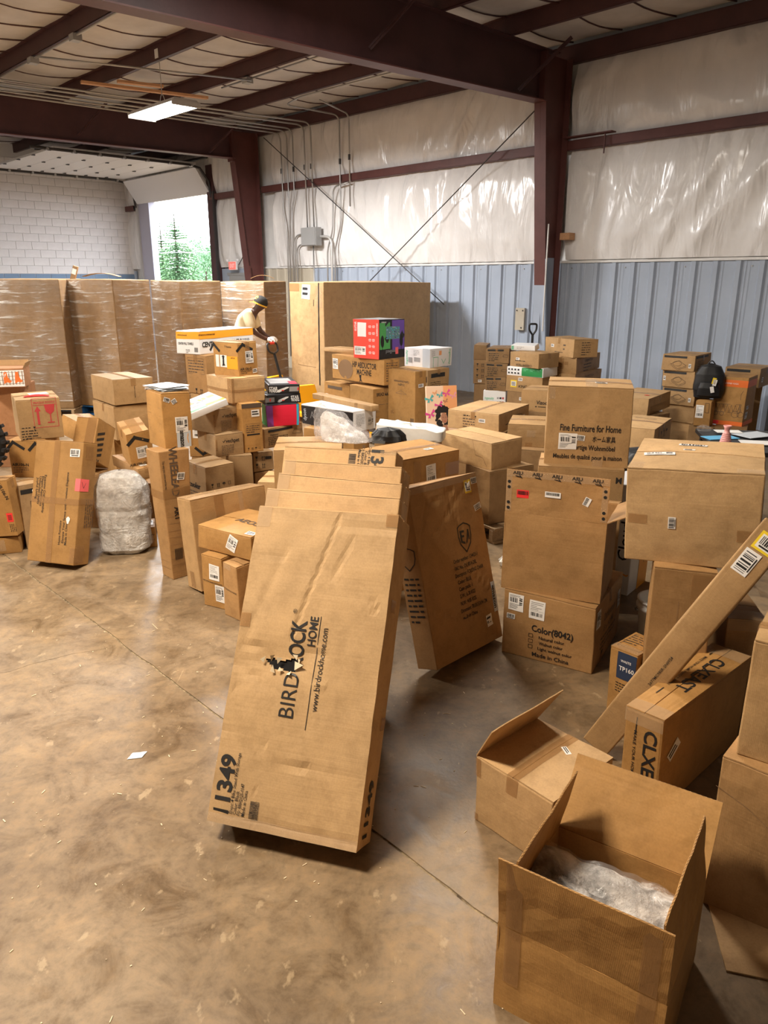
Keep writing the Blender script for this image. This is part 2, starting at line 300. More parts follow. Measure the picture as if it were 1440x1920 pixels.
def emit(name, col, s):
    m, nt, b = _new(name); b.inputs['Base Color'].default_value = (*col, 1); b.inputs['Emission Color'].default_value = (*col, 1); b.inputs['Emission Strength'].default_value = s
    m.cycles.emission_sampling = 'NONE'; MATS[name] = m
emit('tube_glow', (1.0, .96, .90), 14); emit('exit_glow', (1.0, .10, .08), 1.2)
# ------------------------------------------------------------------ mesh helpers
class MB:
    def __init__(s): s.v = []; s.f = []; s.m = []
    def add(s, vs, fs, mi=0):
        o = len(s.v); s.v += [tuple(p) for p in vs]; s.f += [tuple(i + o for i in f) for f in fs]; s.m += [mi] * len(fs); return s
    def box(s, lo, hi, M=None, mi=0):
        x0, y0, z0 = lo; x1, y1, z1 = hi
        vs = [(x0, y0, z0), (x1, y0, z0), (x1, y1, z0), (x0, y1, z0), (x0, y0, z1), (x1, y0, z1), (x1, y1, z1), (x0, y1, z1)]
        if M is not None: vs = [M @ Vector(p) for p in vs]
        return s.add(vs, [(0, 3, 2, 1), (4, 5, 6, 7), (0, 1, 5, 4), (1, 2, 6, 5), (2, 3, 7, 6), (3, 0, 4, 7)], mi)
    def bar(s, a, b, w, h, up=(0, 0, 1), mi=0):
        a = Vector(a); b = Vector(b); d = (b - a).normalized(); u = Vector(up)
        x = d.cross(u)
        if x.length < 1e-4: x = d.cross(Vector((1, 0, 0)))
        x.normalize(); y = x.cross(d).normalized(); vs = []
        for p in (a, b):
            for sx, sy in ((-1, -1), (1, -1), (1, 1), (-1, 1)): vs.append(p + x * sx * w / 2 + y * sy * h / 2)
        return s.add(vs, [(0, 1, 2, 3), (7, 6, 5, 4), (0, 4, 5, 1), (1, 5, 6, 2), (2, 6, 7, 3), (3, 7, 4, 0)], mi)
    def tube(s, pts, r, n=8, cap=True, mi=0):
        pts = [Vector(p) for p in pts]; rings = []; k = len(pts); rs = r if isinstance(r, (list, tuple)) else [r] * k
        ref = None
        for i, p in enumerate(pts):
            d = (pts[min(i + 1, k - 1)] - pts[max(i - 1, 0)]).normalized()
            if ref is None:
                ref = d.cross(Vector((0, 0, 1)))
                if ref.length < .1: ref = d.cross(Vector((1, 0, 0)))
            x = (ref - d * ref.dot(d)).normalized(); ref = x; y = d.cross(x)
            rings.append([p + (x * math.cos(2 * math.pi * j / n) + y * math.sin(2 * math.pi * j / n)) * rs[i] for j in range(n)])
        vs = [q for rg in rings for q in rg]; fs = []
        for i in range(k - 1):
            for j in range(n): fs.append((i * n + j, i * n + (j + 1) % n, (i + 1) * n + (j + 1) % n, (i + 1) * n + j))
        if cap: fs.append(tuple(range(n - 1, -1, -1))); fs.append(tuple(range((k - 1) * n, k * n)))
        return s.add(vs, fs, mi)
    def lathe(s, prof, c=(0, 0, 0), n=20, mi=0):
        vs = []; fs = []; k = len(prof)
        for (r, z) in prof:
            for j in range(n): a = 2 * math.pi * j / n; vs.append((c[0] + r * math.cos(a), c[1] + r * math.sin(a), c[2] + z))
        for i in range(k - 1):
            for j in range(n): fs.append((i * n + j, i * n + (j + 1) % n, (i + 1) * n + (j + 1) % n, (i + 1) * n + j))
        return s.add(vs, fs, mi)
    def grid(s, fn, nu, nv, mi=0):
        vs = [fn(i / nu, j / nv) for j in range(nv + 1) for i in range(nu + 1)]
        fs = [(j * (nu + 1) + i, j * (nu + 1) + i + 1, (j + 1) * (nu + 1) + i + 1, (j + 1) * (nu + 1) + i) for j in range(nv) for i in range(nu)]
        return s.add(vs, fs, mi)
    def mesh(s, name, mats, smooth=False):
        me = bpy.data.meshes.new(name); me.from_pydata(s.v, [], s.f)
        for m in (mats if isinstance(mats, (list, tuple)) else [mats]): me.materials.append(MATS[m])
        if any(s.m): me.polygons.foreach_set('material_index', s.m)
        if smooth: me.polygons.foreach_set('use_smooth', [True] * len(me.polygons))
        me.update(); return me
    def obj(s, name, mats, parent=None, smooth=False, M=None):
        o = bpy.data.objects.new(name, s.mesh(name, mats, smooth)); COL.objects.link(o)
        if parent: o.parent = parent
        if M is not None: o.matrix_local = M
        return o
def tag(o, label=None, cat=None, group=None, kind=None):
    if label: o['label'] = label
    if cat: o['category'] = cat
    if group: o['group'] = group
    if kind: o['kind'] = kind
    return o
def empty(name, label=None, cat=None, loc=(0, 0, 0), rz=0, group=None, kind=None):
    o = bpy.data.objects.new(name, None); o.empty_display_size = .1; COL.objects.link(o); o.location = loc; o.rotation_euler = (0, 0, rz)
    return tag(o, label, cat, group, kind)
def inst(me, name, parent, M):
    o = bpy.data.objects.new(name, me); COL.objects.link(o); o.parent = parent; o.matrix_local = M; return o
def solid(bm_or_mb, th): pass
def bevel_mesh(me, off, seg=2, ang=40):
    bm = bmesh.new(); bm.from_mesh(me)
    ed = [e for e in bm.edges if len(e.link_faces) == 2 and e.calc_face_angle(0) > R(ang)]
    bmesh.ops.bevel(bm, geom=ed, offset=off, segments=seg, profile=.5, affect='EDGES', clamp_overlap=True)
    bm.to_mesh(me); bm.free(); return me
_TXT = {}
def text_geo(s, bold=0.0, res=2):
    """lettering as flat polygons, unit height, origin at the middle of its bounds"""
    key = (s, bold, res)
    if key in _TXT: return _TXT[key]
    cu = bpy.data.curves.new('lettering', 'FONT'); cu.body = s; cu.size = 1; cu.resolution_u = res; cu.offset = bold
    o = bpy.data.objects.new('lettering', cu); COL.objects.link(o)
    dg = bpy.context.evaluated_depsgraph_get(); me = bpy.data.meshes.new_from_object(o.evaluated_get(dg))
    vs = [(v.co.x, v.co.y) for v in me.vertices]; fs = [tuple(p.vertices) for p in me.polygons]
    bpy.data.objects.remove(o); bpy.data.curves.remove(cu); bpy.data.meshes.remove(me)
    if vs:
        x0 = min(v[0] for v in vs); x1 = max(v[0] for v in vs)
        vs = [(x - (x0 + x1) / 2, y - .35) for x, y in vs]; wd = x1 - x0
    else: wd = 0
    _TXT[key] = (vs, fs, wd); return _TXT[key]
# ------------------------------------------------------------------ cardboard boxes
CARD = .005
class Box:
    """one carton: an Empty at its base, with body, flaps, tape, labels and print as children"""
    def __init__(s, key, label, tone='mid', name='cardboard_box', cat='box', group=None, jit=.006, bulge=.005, flaps=True, seam='x', tape=True, mat=None, pose=None, n=4, bev=.005, taper=None):
        x, y, z, ya, pi, ro, s.w, s.d, s.h = pose or P[key]
        s.key = key; s.rnd = random.Random(key); s.mat = mat or 'kraft_' + tone
        s.root = empty(name, label, cat, (x, y, z), group=group); s.root.rotation_mode = 'YXZ'; s.root.rotation_euler = (R(pi), R(ro), R(ya))
        if label is None: s.root['label'] = 'cardboard box'
        s.J = {}
        for a in (0, 1):
            for b in (0, 1):
                for c in (0, 1):
                    q = Vector([s.rnd.uniform(-1, 1) * jit for _ in range(3)])
                    if c == 0: q.z = 0
                    s.J[a, b, c] = q
        if taper:
            for k, v in taper.items(): s.J[k] = Vector(v)
        s.b = bulge; s.ink = {}; s.n = n = max(n, 6) if label else n; s.cr = min(.0035, .012 * min(s.w, s.d, s.h)); s.sd = s.rnd.uniform(0, 50)
        th = CARD if flaps else 0
        mb = MB(); nx, ny, nz = n, n, n
        hb = s.h - th
        for face in 'FRKLTB':
            mb.grid(lambda u, v: s.D(s.pt(face, u, v, 0, hb)), n, n)
        me = mb.mesh('body', s.mat); bm = bmesh.new(); bm.from_mesh(me)
        bmesh.ops.remove_doubles(bm, verts=bm.verts, dist=1e-4); bmesh.ops.recalc_face_normals(bm, faces=bm.faces)
        ed = [e for e in bm.edges if len(e.link_faces) == 2 and e.calc_face_angle(0) > R(45)]
        bmesh.ops.bevel(bm, geom=ed, offset=min(bev, s.h * .12, s.w * .1, s.d * .1), segments=2, profile=.5, affect='EDGES', clamp_overlap=True)
        bm.to_mesh(me); bm.free(); s.body = bpy.data.objects.new('body', me); COL.objects.link(s.body); s.body.parent = s.root
        if flaps:
            g = .0025; e = .002
            for k in (0, 1):
                m2 = MB()
                if seam == 'x': a0, a1, b0, b1 = e / s.w, 1 - e / s.w, (0 if k == 0 else .5 + g / s.d), (.5 - g / s.d if k == 0 else 1)
                else: b0, b1, a0, a1 = e / s.d, 1 - e / s.d, (0 if k == 0 else .5 + g / s.w), (.5 - g / s.w if k == 0 else 1)
                lift = .0015 * k
                top = lambda u, v: s.D(Vector((-s.w / 2 + (a0 + (a1 - a0) * u) * s.w, (b0 + (b1 - b0) * v) * s.d, s.h + lift)))
                bot = lambda u, v: s.D(Vector((-s.w / 2 + (a0 + (a1 - a0) * u) * s.w, (b0 + (b1 - b0) * v) * s.d, hb + .0003)))
                slab(m2, top, bot, 4, 3); m2.obj('flap', s.mat, s.root)
            if tape:
                tw = min(.048, s.d * .3, s.w * .3)
                if seam == 'x': s.tape('T', 0, .5 - tw / s.d / 2, 1, .5 + tw / s.d / 2); hang = ('L', 'R')
                else: s.tape('T', .5 - tw / s.w / 2, 0, .5 + tw / s.w / 2, 1); hang = ('F', 'K')
                for fc in hang:
                    if fc in 'FR' or fc == 'L':
                        fw, fh = s.size(fc); ln = min(.07, fh * .4); s.tape(fc, .5 - tw / fw / 2, 1 - ln / fh, .5 + tw / fw / 2, 1)
    def size(s, f): return {'F': (s.w, s.h), 'K': (s.w, s.h), 'L': (s.d, s.h), 'R': (s.d, s.h), 'T': (s.w, s.d), 'B': (s.w, s.d)}[f]
    def pt(s, f, u, v, off, h=None):
        h = s.h if h is None else h; w, d = s.w, s.d
        if f == 'F': return Vector((-w / 2 + u * w, -off, v * h))
        if f == 'K': return Vector((w / 2 - u * w, d + off, v * h))
        if f == 'R': return Vector((w / 2 + off, u * d, v * h))
        if f == 'L': return Vector((-w / 2 - off, d - u * d, v * h))
        if f == 'T': return Vector((-w / 2 + u * w, v * d, h + off))
        return Vector((-w / 2 + u * w, d - v * d, -off))
    def D(s, p):
        a = p.x / s.w + .5; b = p.y / s.d; c = p.z / s.h
        A = min(max(a, 0), 1); B = min(max(b, 0), 1); C = min(max(c, 0), 1); q = Vector((0, 0, 0))
        for i in (0, 1):
            for j in (0, 1):
                for k in (0, 1): q += s.J[i, j, k] * ((A if i else 1 - A) * (B if j else 1 - B) * (C if k else 1 - C))
        fa, fb, fc = 4 * A * (1 - A), 4 * B * (1 - B), 4 * C * (1 - C)
        q += Vector(((2 * A - 1) * fb * fc, (2 * B - 1) * fa * fc, (2 * C - 1) * fa * fb if C > .5 else 0)) * s.b
        k = s.cr; sd = s.sd
        q += Vector((noise.noise((p.x * 9 + sd, p.y * 9, p.z * 9)), noise.noise((p.x * 9, p.y * 9 + sd, p.z * 9 + 5)), noise.noise((p.x * 9 + 9, p.y * 9, p.z * 9 + sd)) if p.z > .02 else 0)) * k
        return p + q
    def quad(s, f, u0, v0, u1, v1, off, mb, nu=4, nv=4, mi=0):
        mb.grid(lambda u, v: s.D(s.pt(f, u0 + (u1 - u0) * u, v0 + (v1 - v0) * v, off)), nu, nv, mi)
    def tape(s, f, u0, v0, u1, v1, mat='tape_brown', off=.0022):
        mb = MB(); s.quad(f, u0, v0, u1, v1, off, mb, 5, 5); return mb.obj('tape', mat, s.root)
    def patch(s, f, u0, v0, u1, v1, mat, name='printed_panel', off=.0016, parent=None):
        mb = MB(); s.quad(f, u0, v0, u1, v1, off, mb, 5, 5); return mb.obj(name, mat, parent or s.root)
    def loc(s, f, u, v, rot, pts, off):
        """flat shapes in metres round the face point (u, v), turned by rot degrees"""
        fw, fh = s.size(f); c, n = math.cos(R(rot)), math.sin(R(rot)); out = []
        for x, y in pts: out.append(s.D(s.pt(f, u + (x * c - y * n) / fw, v + (x * n + y * c) / fh, off)))
        return out
    def ink_mb(s, col, f='F'):
        l = s.ink.setdefault((col, f), [])
        if s.cur is not None and s.cur[1:] == (col, f): return s.cur[0]
        l.append(MB())
        if s.hold: s.cur = (l[-1], col, f)
        return l[-1]
    cur = None; hold = False
    def txt(s, f, u, v, st, size, rot=0, col='ink', bold=.0, width=None, off=.0021, res=2, sx=1.0):
        vs, fs, wd = text_geo(st, bold, res)
        if width and wd: sx = width / (wd * size)
        s.ink_mb(col, f).add(s.loc(f, u, v, rot, [(x * size * sx, y * size) for x, y in vs], off), fs); return s
    def rects(s, f, u, v, rs, rot=0, col='ink', off=.002):
        mb = s.ink_mb(col, f)
        for x0, y0, x1, y1 in rs:
            nx = max(1, int(abs(x1 - x0) / .06)); ny = max(1, int(abs(y1 - y0) / .06))
            mb.grid(lambda a, b: s.loc(f, u, v, rot, [(x0 + (x1 - x0) * a, y0 + (y1 - y0) * b)], off)[0], nx, ny)
        return s
    def poly(s, f, u, v, pts, rot=0, col='ink', off=.002):
        s.ink_mb(col, f).add(s.loc(f, u, v, rot, pts, off), [tuple(range(len(pts)))]); return s
    def line(s, f, u, v, pts, th, rot=0, col='ink', off=.002, close=False):
        """a drawn line of thickness th through pts"""
        h0 = s.hold; s.hold = True
        k = len(pts)
        for i in range(k if close else k - 1):
            a = Vector(pts[i]); b = Vector(pts[(i + 1) % k]); d = (b - a)
            if d.length < 1e-6: continue
            d.normalize(); n = Vector((-d.y, d.x)) * th / 2; e = d * th / 2
            s.poly(f, u, v, [tuple(a - e - n), tuple(b + e - n), tuple(b + e + n), tuple(a - e + n)], rot, col, off)
        s.hold = h0
        if not h0: s.cur = None
        return s
    def para(s, f, u, v, w, rows, pitch, rot=0, col='ink', frac=.35, seed=0):
        """rows of print too small to read, word by word"""
        r = random.Random(seed + 7); rs = []
        for i in range(rows):
            x = -w / 2; end = w / 2 * (1 if i < rows - 1 else .2)
            while x < end:
                l = r.uniform(.5, 2.2) * pitch; rs.append((x, -i * pitch, min(x + l, end), -i * pitch + pitch * frac)); x += l + pitch * .35
        return s.rects(f, u, v, rs, rot, col)
    def label(s, f, u, v, w, h, rot=0, style='ship', mat='paper', name='shipping_label', seed=None, lift=0.0):
        r = random.Random(s.key + str(u) if seed is None else seed); mb = MB()
        mb.grid(lambda a, b: s.loc(f, u, v, rot, [((a - .5) * w, (b - .5) * h)], .0026 + lift)[0], 3, 3); lb = mb.obj(name, mat, s.root)
        b2 = MB(); off = .0032 + lift
        def rc(x0, y0, x1, y1): b2.add(s.loc(f, u, v, rot, [(x0 * w, y0 * h), (x1 * w, y0 * h), (x1 * w, y1 * h), (x0 * w, y1 * h)], off), [(0, 1, 2, 3)])
        def bars(x0, y0, x1, y1, n=16, vert=True):
            p = 0.0; tot = []
            while p < 1:
                q = r.uniform(.4, 1.8) / n; g = r.uniform(.4, 1.4) / n; tot.append((p, min(1, p + q))); p += q + g
            for a, b in tot:
                if vert: rc(x0 + (x1 - x0) * a, y0, x0 + (x1 - x0) * b, y1)
                else: rc(x0, y0 + (y1 - y0) * a, x1, y0 + (y1 - y0) * b)
        if style == 'ship':
            bars(-.40, -.02, .12, .26, 14); bars(.22, -.10, .42, .30, 8, False)
            for i in range(3): rc(-.42, .40 - i * .05, r.uniform(-.1, .4), .415 - i * .05)
            for i in range(4): rc(-.42, -.14 - i * .08, r.uniform(-.1, .42), -.115 - i * .08)
        elif style == 'ship2':
            for i in range(5): rc(-.40, .38 - i * .09, r.uniform(-.2, .4), .40 - i * .09)
            rc(-.42, -.06, .42, -.05); bars(-.36, -.34, .36, -.14, 18)
        elif style == 'bar':
            bars(-.42, -.20, .42, .38, 18); rc(-.36, -.40, .36, -.28)
        elif style == 'bar_side':
            bars(-.38, -.42, .30, .42, 16, False); rc(.36, -.3, .44, .3)
        elif style == 'code':
            for i in range(2): rc(-.42, .12 - i * .34, r.uniform(.2, .42), .30 - i * .34)
        if b2.v: b2.obj('barcode', 'ink', lb)
        return s
    def icons(s, f, u, v, size, n=4, col='ink', rot=0):
        """handling symbols in a row: glass, arrows, umbrella, box"""
        s.hold = True
        g = size * 1.45; k = size / 2
        for i in range(n):
            cx = (i - (n - 1) / 2) * g; t = i % 4
            if t == 0:
                for pts in ([(-.55, .9), (.55, .9), (.35, .1), (-.35, .1)], [(-.08, .1), (.08, .1), (.08, -.7), (-.08, -.7)], [(-.4, -.85), (.4, -.85), (.4, -.7), (-.4, -.7)]): s.poly(f, u, v, [(cx + x * k, y * k) for x, y in pts], rot, col)
            elif t == 1:
                for dx in (-.4, .4):
                    for pts in ([(-.1, -.8), (.1, -.8), (.1, .4), (-.1, .4)], [(-.32, .3), (.32, .3), (0, .9)]): s.poly(f, u, v, [(cx + (x + dx) * k, y * k) for x, y in pts], rot, col)
                s.rects(f, u, v, [(cx - .8 * k, -.98 * k, cx + .8 * k, -.86 * k)], rot, col)
            elif t == 2:
                s.poly(f, u, v, [(cx + math.cos(a) * .85 * k, (math.sin(a) * .75) * k) for a in [math.pi * j / 8 for j in range(9)]], rot, col); s.rects(f, u, v, [(cx - .06 * k, -.8 * k, cx + .06 * k, 0)], rot, col)
            else:
                s.line(f, u, v, [(cx - .6 * k, -.7 * k), (cx + .6 * k, -.7 * k), (cx + .6 * k, .7 * k), (cx - .6 * k, .7 * k)], .12 * k, rot, col, close=True)
        s.hold = False; s.cur = None
        return s
    def chevron(s, f, u, v, w, h, th, rot=0, col='ink'):
        s.line(f, u, v, [(-w / 2, -h / 2), (-w * .12, h / 2), (w / 2, -h / 2)], th, rot, col); return s
    def done(s):
        for (col, f_), l in s.ink.items():
            l = [q for q in l if q.v]
            if len(l) > 8:
                for q in l[1:]: l[0].add(q.v, q.f)
                l = l[:1]
            for q in l: q.obj('printed_text' if col.startswith('ink') else 'printed_graphic', col, s.root)
        s.ink = {}; return s
def slab(mb, top, bot, nu, nv):
    o = len(mb.v); W = nu + 1
    mb.grid(top, nu, nv); o2 = len(mb.v); mb.grid(bot, nu, nv)
    k = (nu * nv); mb.f[-k:] = [tuple(reversed(q)) for q in mb.f[-k:]]
    ring = [i for i in range(W)] + [nu + j * W for j in range(1, nv + 1)] + [nv * W + i for i in range(nu - 1, -1, -1)] + [j * W for j in range(nv - 1, 0, -1)]
    for i in range(len(ring)):
        a, b = ring[i], ring[(i + 1) % len(ring)]; mb.f.append((o + a, o2 + a, o2 + b, o + b)); mb.m.append(0)
def sheet(mb, fn, th, nu, nv, nrm):
    """a board of thickness th, fn gives its face"""
    n = Vector(nrm).normalized() * th
    slab(mb, fn, lambda u, v: Vector(fn(u, v)) - n, nu, nv)
# ------------------------------------------------------------------ the hall: shell
XW, YE = 10.74, 21.75          # long wall, end wall (building frame)
XL, YB, ZR = -7.5, -7.0, 5.30
def st(o): o['kind'] = 'structure'; return o
# floor: slabs with open joints over a dark base
def fl_slab(poly, name='slab'):
    mb = MB(); n = len(poly); vs = [(x, y, 0) for x, y in poly] + [(x, y, -.08) for x, y in poly]
    mb.add(vs, [tuple(range(n))] + [(i, i + n, (i + 1) % n + n, (i + 1) % n) for i in range(n)]); return mb
floor = MB(); c4 = [bld(x, y, -.03) for x, y in ((XL, YB), (XW + .1, YB), (XW + .1, YE), (XL, YE))]
floor.add(c4, [(0, 1, 2, 3)]); floor = st(floor.obj('floor', 'slot_dark'))
rnd = random.Random(5)
# saw-cut joint and a wandering crack
ja, jb = Vector((-2.8, 5.2)), Vector((.35, 1.9)); jd = (jb - ja).normalized(); jn = Vector((-jd.y, jd.x))
def jag(a, b, n, amp, seed):
    r = random.Random(seed); pts = []
    for i in range(n + 1):
        p = a.lerp(b, i / n); nn = Vector((-(b - a).y, (b - a).x)).normalized(); pts.append(p + nn * r.uniform(-amp, amp) * (0 if i in (0, n) else 1))
    return pts
far = 30
J0, J1 = ja - jd * far, jb + jd * far
line = [J0] + jag(ja - jd * 2, jb + jd * 3, 90, .006, 3) + [J1]
gap = .011
c_w = jag(Vector((-3.4, 2.45)), Vector((-1.75, 3.72)), 22, .018, 8) + [Vector((-1.545, 3.905))]
hit = Vector((-1.50, 3.84))
# left/front piece below the joint is split again by the crack
front = [(p - jn * -0 - jn * gap / 2) for p in line]
back = [(p + jn * gap / 2) for p in line]
big = 40
def ccw(poly):
    a = sum(poly[i][0] * poly[(i + 1) % len(poly)][1] - poly[(i + 1) % len(poly)][0] * poly[i][1] for i in range(len(poly)))
    return poly if a > 0 else poly[::-1]
side = -1 if (Vector((0, 0)) - ja).dot(jn) < 0 else 1
A_ = front if side < 0 else back; B_ = back if side < 0 else front
cut = min(range(len(A_)), key=lambda i: (A_[i] - hit).length)
crack = [A_[cut]] + [Vector((-1.72, 3.70))] + jag(Vector((-1.9, 3.58)), Vector((-3.2, 2.62)), 16, .02, 8) + [Vector((-14, -5.4))]
c2 = [p + Vector((-.0015, .002)) for p in crack]
pA = [tuple(p) for p in A_[cut:]] + [tuple(Vector(A_[-1]) + jn * side * big), tuple(Vector((-14, -5.4)) + jn * side * big)] + [tuple(p) for p in crack[::-1][:-1]]
pB = [tuple(p) for p in A_[:cut + 1]] + [tuple(p) for p in c2[1:]] + [tuple(Vector(A_[0]) + jn * side * 25)]
pC = [tuple(p) for p in B_] + [tuple(Vector(B_[-1]) - jn * side * big), tuple(Vector(B_[0]) - jn * side * big)]
for q in (pA, pB, pC): fl_slab(ccw(q)).obj('slab', 'concrete_floor', floor)
m = MB(); m.bar((*(ja - jd * 3), -.011), (*(jb + jd * 4), -.011), .03, .012); m.obj('joint_filler', 'joint_sand', floor)
# the long wall on the right: lower ribbed panels, upper insulation, in three bays round two columns and the dock door
YD0, YD1, ZD = 17.25, 20.45, 4.02
wall_right = st(empty('wall_right')); wall_right.rotation_euler = (0, 0, PH)
def ribbed(wd, h):
    prof = []; x = 0; step = wd / 3
    for k in range(3):
        prof += [(x, 0), (x + step * .5 - .055, 0), (x + step * .5 - .03, -.032), (x + step * .5 + .03, -.032), (x + step * .5 + .055, 0), (x + step * .80 - .02, 0), (x + step * .80, -.008), (x + step * .80 + .02, 0)]; x += step
    prof.append((wd - .003, 0)); mb = MB(); n = len(prof)
    vs = [(px, py, z) for z in (0, h) for px, py in prof] + [(px, py + .012, z) for z in (0, h) for px, py in prof]
    fs = [(i, i + 1, n + i + 1, n + i) for i in range(n - 1)] + [(2 * n + i + 1, 2 * n + i, 3 * n + i, 3 * n + i + 1) for i in range(n - 1)]
    return mb.add(vs, fs)
pm = ribbed(.92, 2.22).mesh('metal_panel', 'blue_panel'); pt_ = ribbed(.92, 2.22).mesh('metal_panel', 'tan_panel')
y = -6.9; k = 0
while y < YE:
    if not (YD0 - .9 < y < YD1 + .3):
        me = pt_ if 12.9 < y < 15 else pm
        inst(me, 'metal_panel', wall_right, Matrix.Translation((XW, y + .92, 0)) @ Matrix.Rotation(R(-90), 4, 'Z'))
    y += .92
mb = MB(); mb.box((XW - .03, -7, 2.225), (XW + .02, YD0 - .9, 2.262)); mb.obj('trim_strip', 'white_trim', wall_right)
mb = MB(); mb.box((XW + .05, -7, 0), (XW + .12, YD0, 5.46)); mb.box((XW + .05, YD1, 0), (XW + .12, YE + .1, 5.46)); mb.box((XW + .05, YD0, ZD), (XW + .12, YD1, 5.46)); mb.obj('outer_skin', 'white_trim', wall_right)
# small screws along the panel heads
scr = MB(); scr.box((-.008, -.008, -.008), (.008, .008, .008)); scr = scr.mesh('screw', 'galv')
for i in range(26): inst(scr, 'screw', wall_right, Matrix.Translation((XW - .005, 3.2 + i * .46, 2.15)))
def insul(y0, y1, z0, z1, seed, name='insulation_sheet', X=XW, amp=.095, ny=None):
    ny = ny or max(12, int((y1 - y0) * 22)); nz = 34; rr = random.Random(seed); ph = [rr.uniform(0, 6.28) for _ in range(8)]
    def fn(u, v):
        yy = y0 + (y1 - y0) * u; zz = z0 + (z1 - z0) * v; e = min(1, 5 * v) * min(1, 5 * (1 - v))
        lean = (v - .5) * .5 * math.sin(yy * .9 + ph[0])
        q = yy + lean + .18 * noise.noise((yy * .7, zz * .5, seed))
        rd = lambda f, g, k: 1 - 2.2 * abs(noise.noise((q * f + .5 * math.sin(zz * 1.7 + k + yy), zz * g, seed + k)))
        a = rd(1.15, .40, 3.1) * .62 + rd(2.6, .55, 9.0) * .40 + noise.noise((q * 5, zz * .9, seed + 5)) * .16
        belly = .07 * (4 * v * (1 - v)) * (.6 + .4 * noise.noise((yy * .6, 0, seed)))
        pucker = .03 * noise.noise((yy * 14, zz * 2, seed)) * (1 - e)
        return (X - .03 - belly - amp * (a * (.35 + .65 * e)) - pucker, yy, zz)
    m = MB(); m.grid(fn, ny, nz); o = m.obj(name, 'insulation_vinyl', wall_right, True); return o
for i, (a, b) in enumerate(((-1.5, 6.98), (7.2, 14.6), (15.25, YD0 - .25), (YD1 + .62, YE))):
    insul(a, b, 2.27, 3.86, 11 + i * 7); insul(a, b, 3.93, 5.0, 13 + i * 7)
insul(YD0 - .25, YD1 + .62, ZD + .32, 5.0, 77)
insul(-7, -1.5, 2.27, 5.0, 55)
# girts, eave strut, columns, rafters, purlins: red iron
def iron(fn, name, label, cat, mat='red_steel', group=None):
    m = MB(); fn(m); o = m.obj(name, mat); o.rotation_euler = (0, 0, PH); return tag(o, label, cat, group)
def girt(m, y0, y1):
    m.box((XW - .17, y0, 3.83), (XW - .165, y1, 3.965)); m.box((XW - .17, y0, 3.83), (XW - .0, y1, 3.838)); m.box((XW - .17, y0, 3.957), (XW - .0, y1, 3.965))
iron(lambda m: girt(m, -6.9, 7.02), 'wall_girt', 'dark red wall girt across the white insulation at the right edge', 'girt')
iron(lambda m: girt(m, 7.18, 14.95), 'wall_girt', 'dark red wall girt across the insulation between the two columns', 'girt')
iron(lambda m: girt(m, 15.2, YD0 - .1), 'wall_girt', 'short dark red girt between the far column and the dock door', 'girt')
iron(lambda m: girt(m, YD1 + .7, YE - .1), 'wall_girt', 'short red girt in the corner left of the dock door', 'girt')
def eave(m):
    m.box((XW - .16, -6.9, 5.0), (XW - .152, YE - .1, 5.24)); m.box((XW - .16, -6.9, 5.0), (XW - .06, YE, 5.008)); m.box((XW - .16, -6.9, 5.232), (XW - .06, YE, 5.24))
iron(eave, 'eave_strut', 'long dark steel eave strut along the top of the insulated wall', 'beam', 'red_steel_dark')
def taper_col(m, Y, wf=.10):
    zt = 5.05; tf = .016; Yc = Y
    for a, b in (((10.40, 0), (9.95, 4.42)),):
        m.add([(a[0], Yc - .005, 0), (b[0], Yc - .005, 4.43), (9.90, Yc - .005, zt), (XW - .18, Yc - .005, zt), (XW - .18, Yc - .005, 0), (a[0], Yc + .005, 0), (b[0], Yc + .005, 4.43), (9.90, Yc + .005, zt), (XW - .18, Yc + .005, zt), (XW - .18, Yc + .005, 0)],
              [(0, 1, 2, 3, 4), (9, 8, 7, 6, 5), (0, 5, 6, 1), (3, 8, 9, 4), (2, 7, 8, 3)])
    m.bar((10.40, Yc, 0), (9.96, Yc, 4.43), 2 * wf, tf, (1, 0, 0)); m.box((XW - .18, Yc - wf, 0), (XW - .164, Yc + wf, zt))
    m.box((9.93, Yc - wf, 4.43), (9.945, Yc + wf, zt)); m.box((9.90, Yc - wf, 4.43), (9.92, Yc + wf, zt))
for Y, lab in ((7.1, 'tapered red steel column in the middle of the insulated wall'), (15.1, 'far tapered red steel column beside the conduits')):
    o = empty('steel_column', lab, 'column'); o.rotation_euler = (0, 0, PH)
    m = MB(); taper_col(m, Y); m.obj('shaft', 'red_steel', o)
    m = MB(); m.box((9.85, Y - .16, 0), (XW - .1, Y + .16, .02)); m.obj('base_plate', 'red_steel_dark', o)
    m = MB(); m.add([(10.404, Y - .112, 0), (10.205, Y - .112, 2.28), (10.205, Y + .112, 2.28), (10.404, Y + .112, 0), (10.37, Y - .112, 0), (10.17, Y - .112, 2.28), (10.17, Y + .112, 2.28), (10.37, Y + .112, 0)], [(4, 5, 6, 7), (0, 1, 5, 4), (2, 3, 7, 6), (1, 2, 6, 5)])
    if Y < 10:
        m.box((10.24, Y - .012, 1.0), (XW - .2, Y - .008, 2.3)); m.obj('painted_foot', 'blue_panel', o)
        m = MB(); m.tube([(10.17, Y - .13, 1.2), (10.16, Y - .13, 2.78)], .012, 6); m.obj('cable_cover', 'white_trim', o)
    else: m.obj('painted_foot', 'red_steel', o)
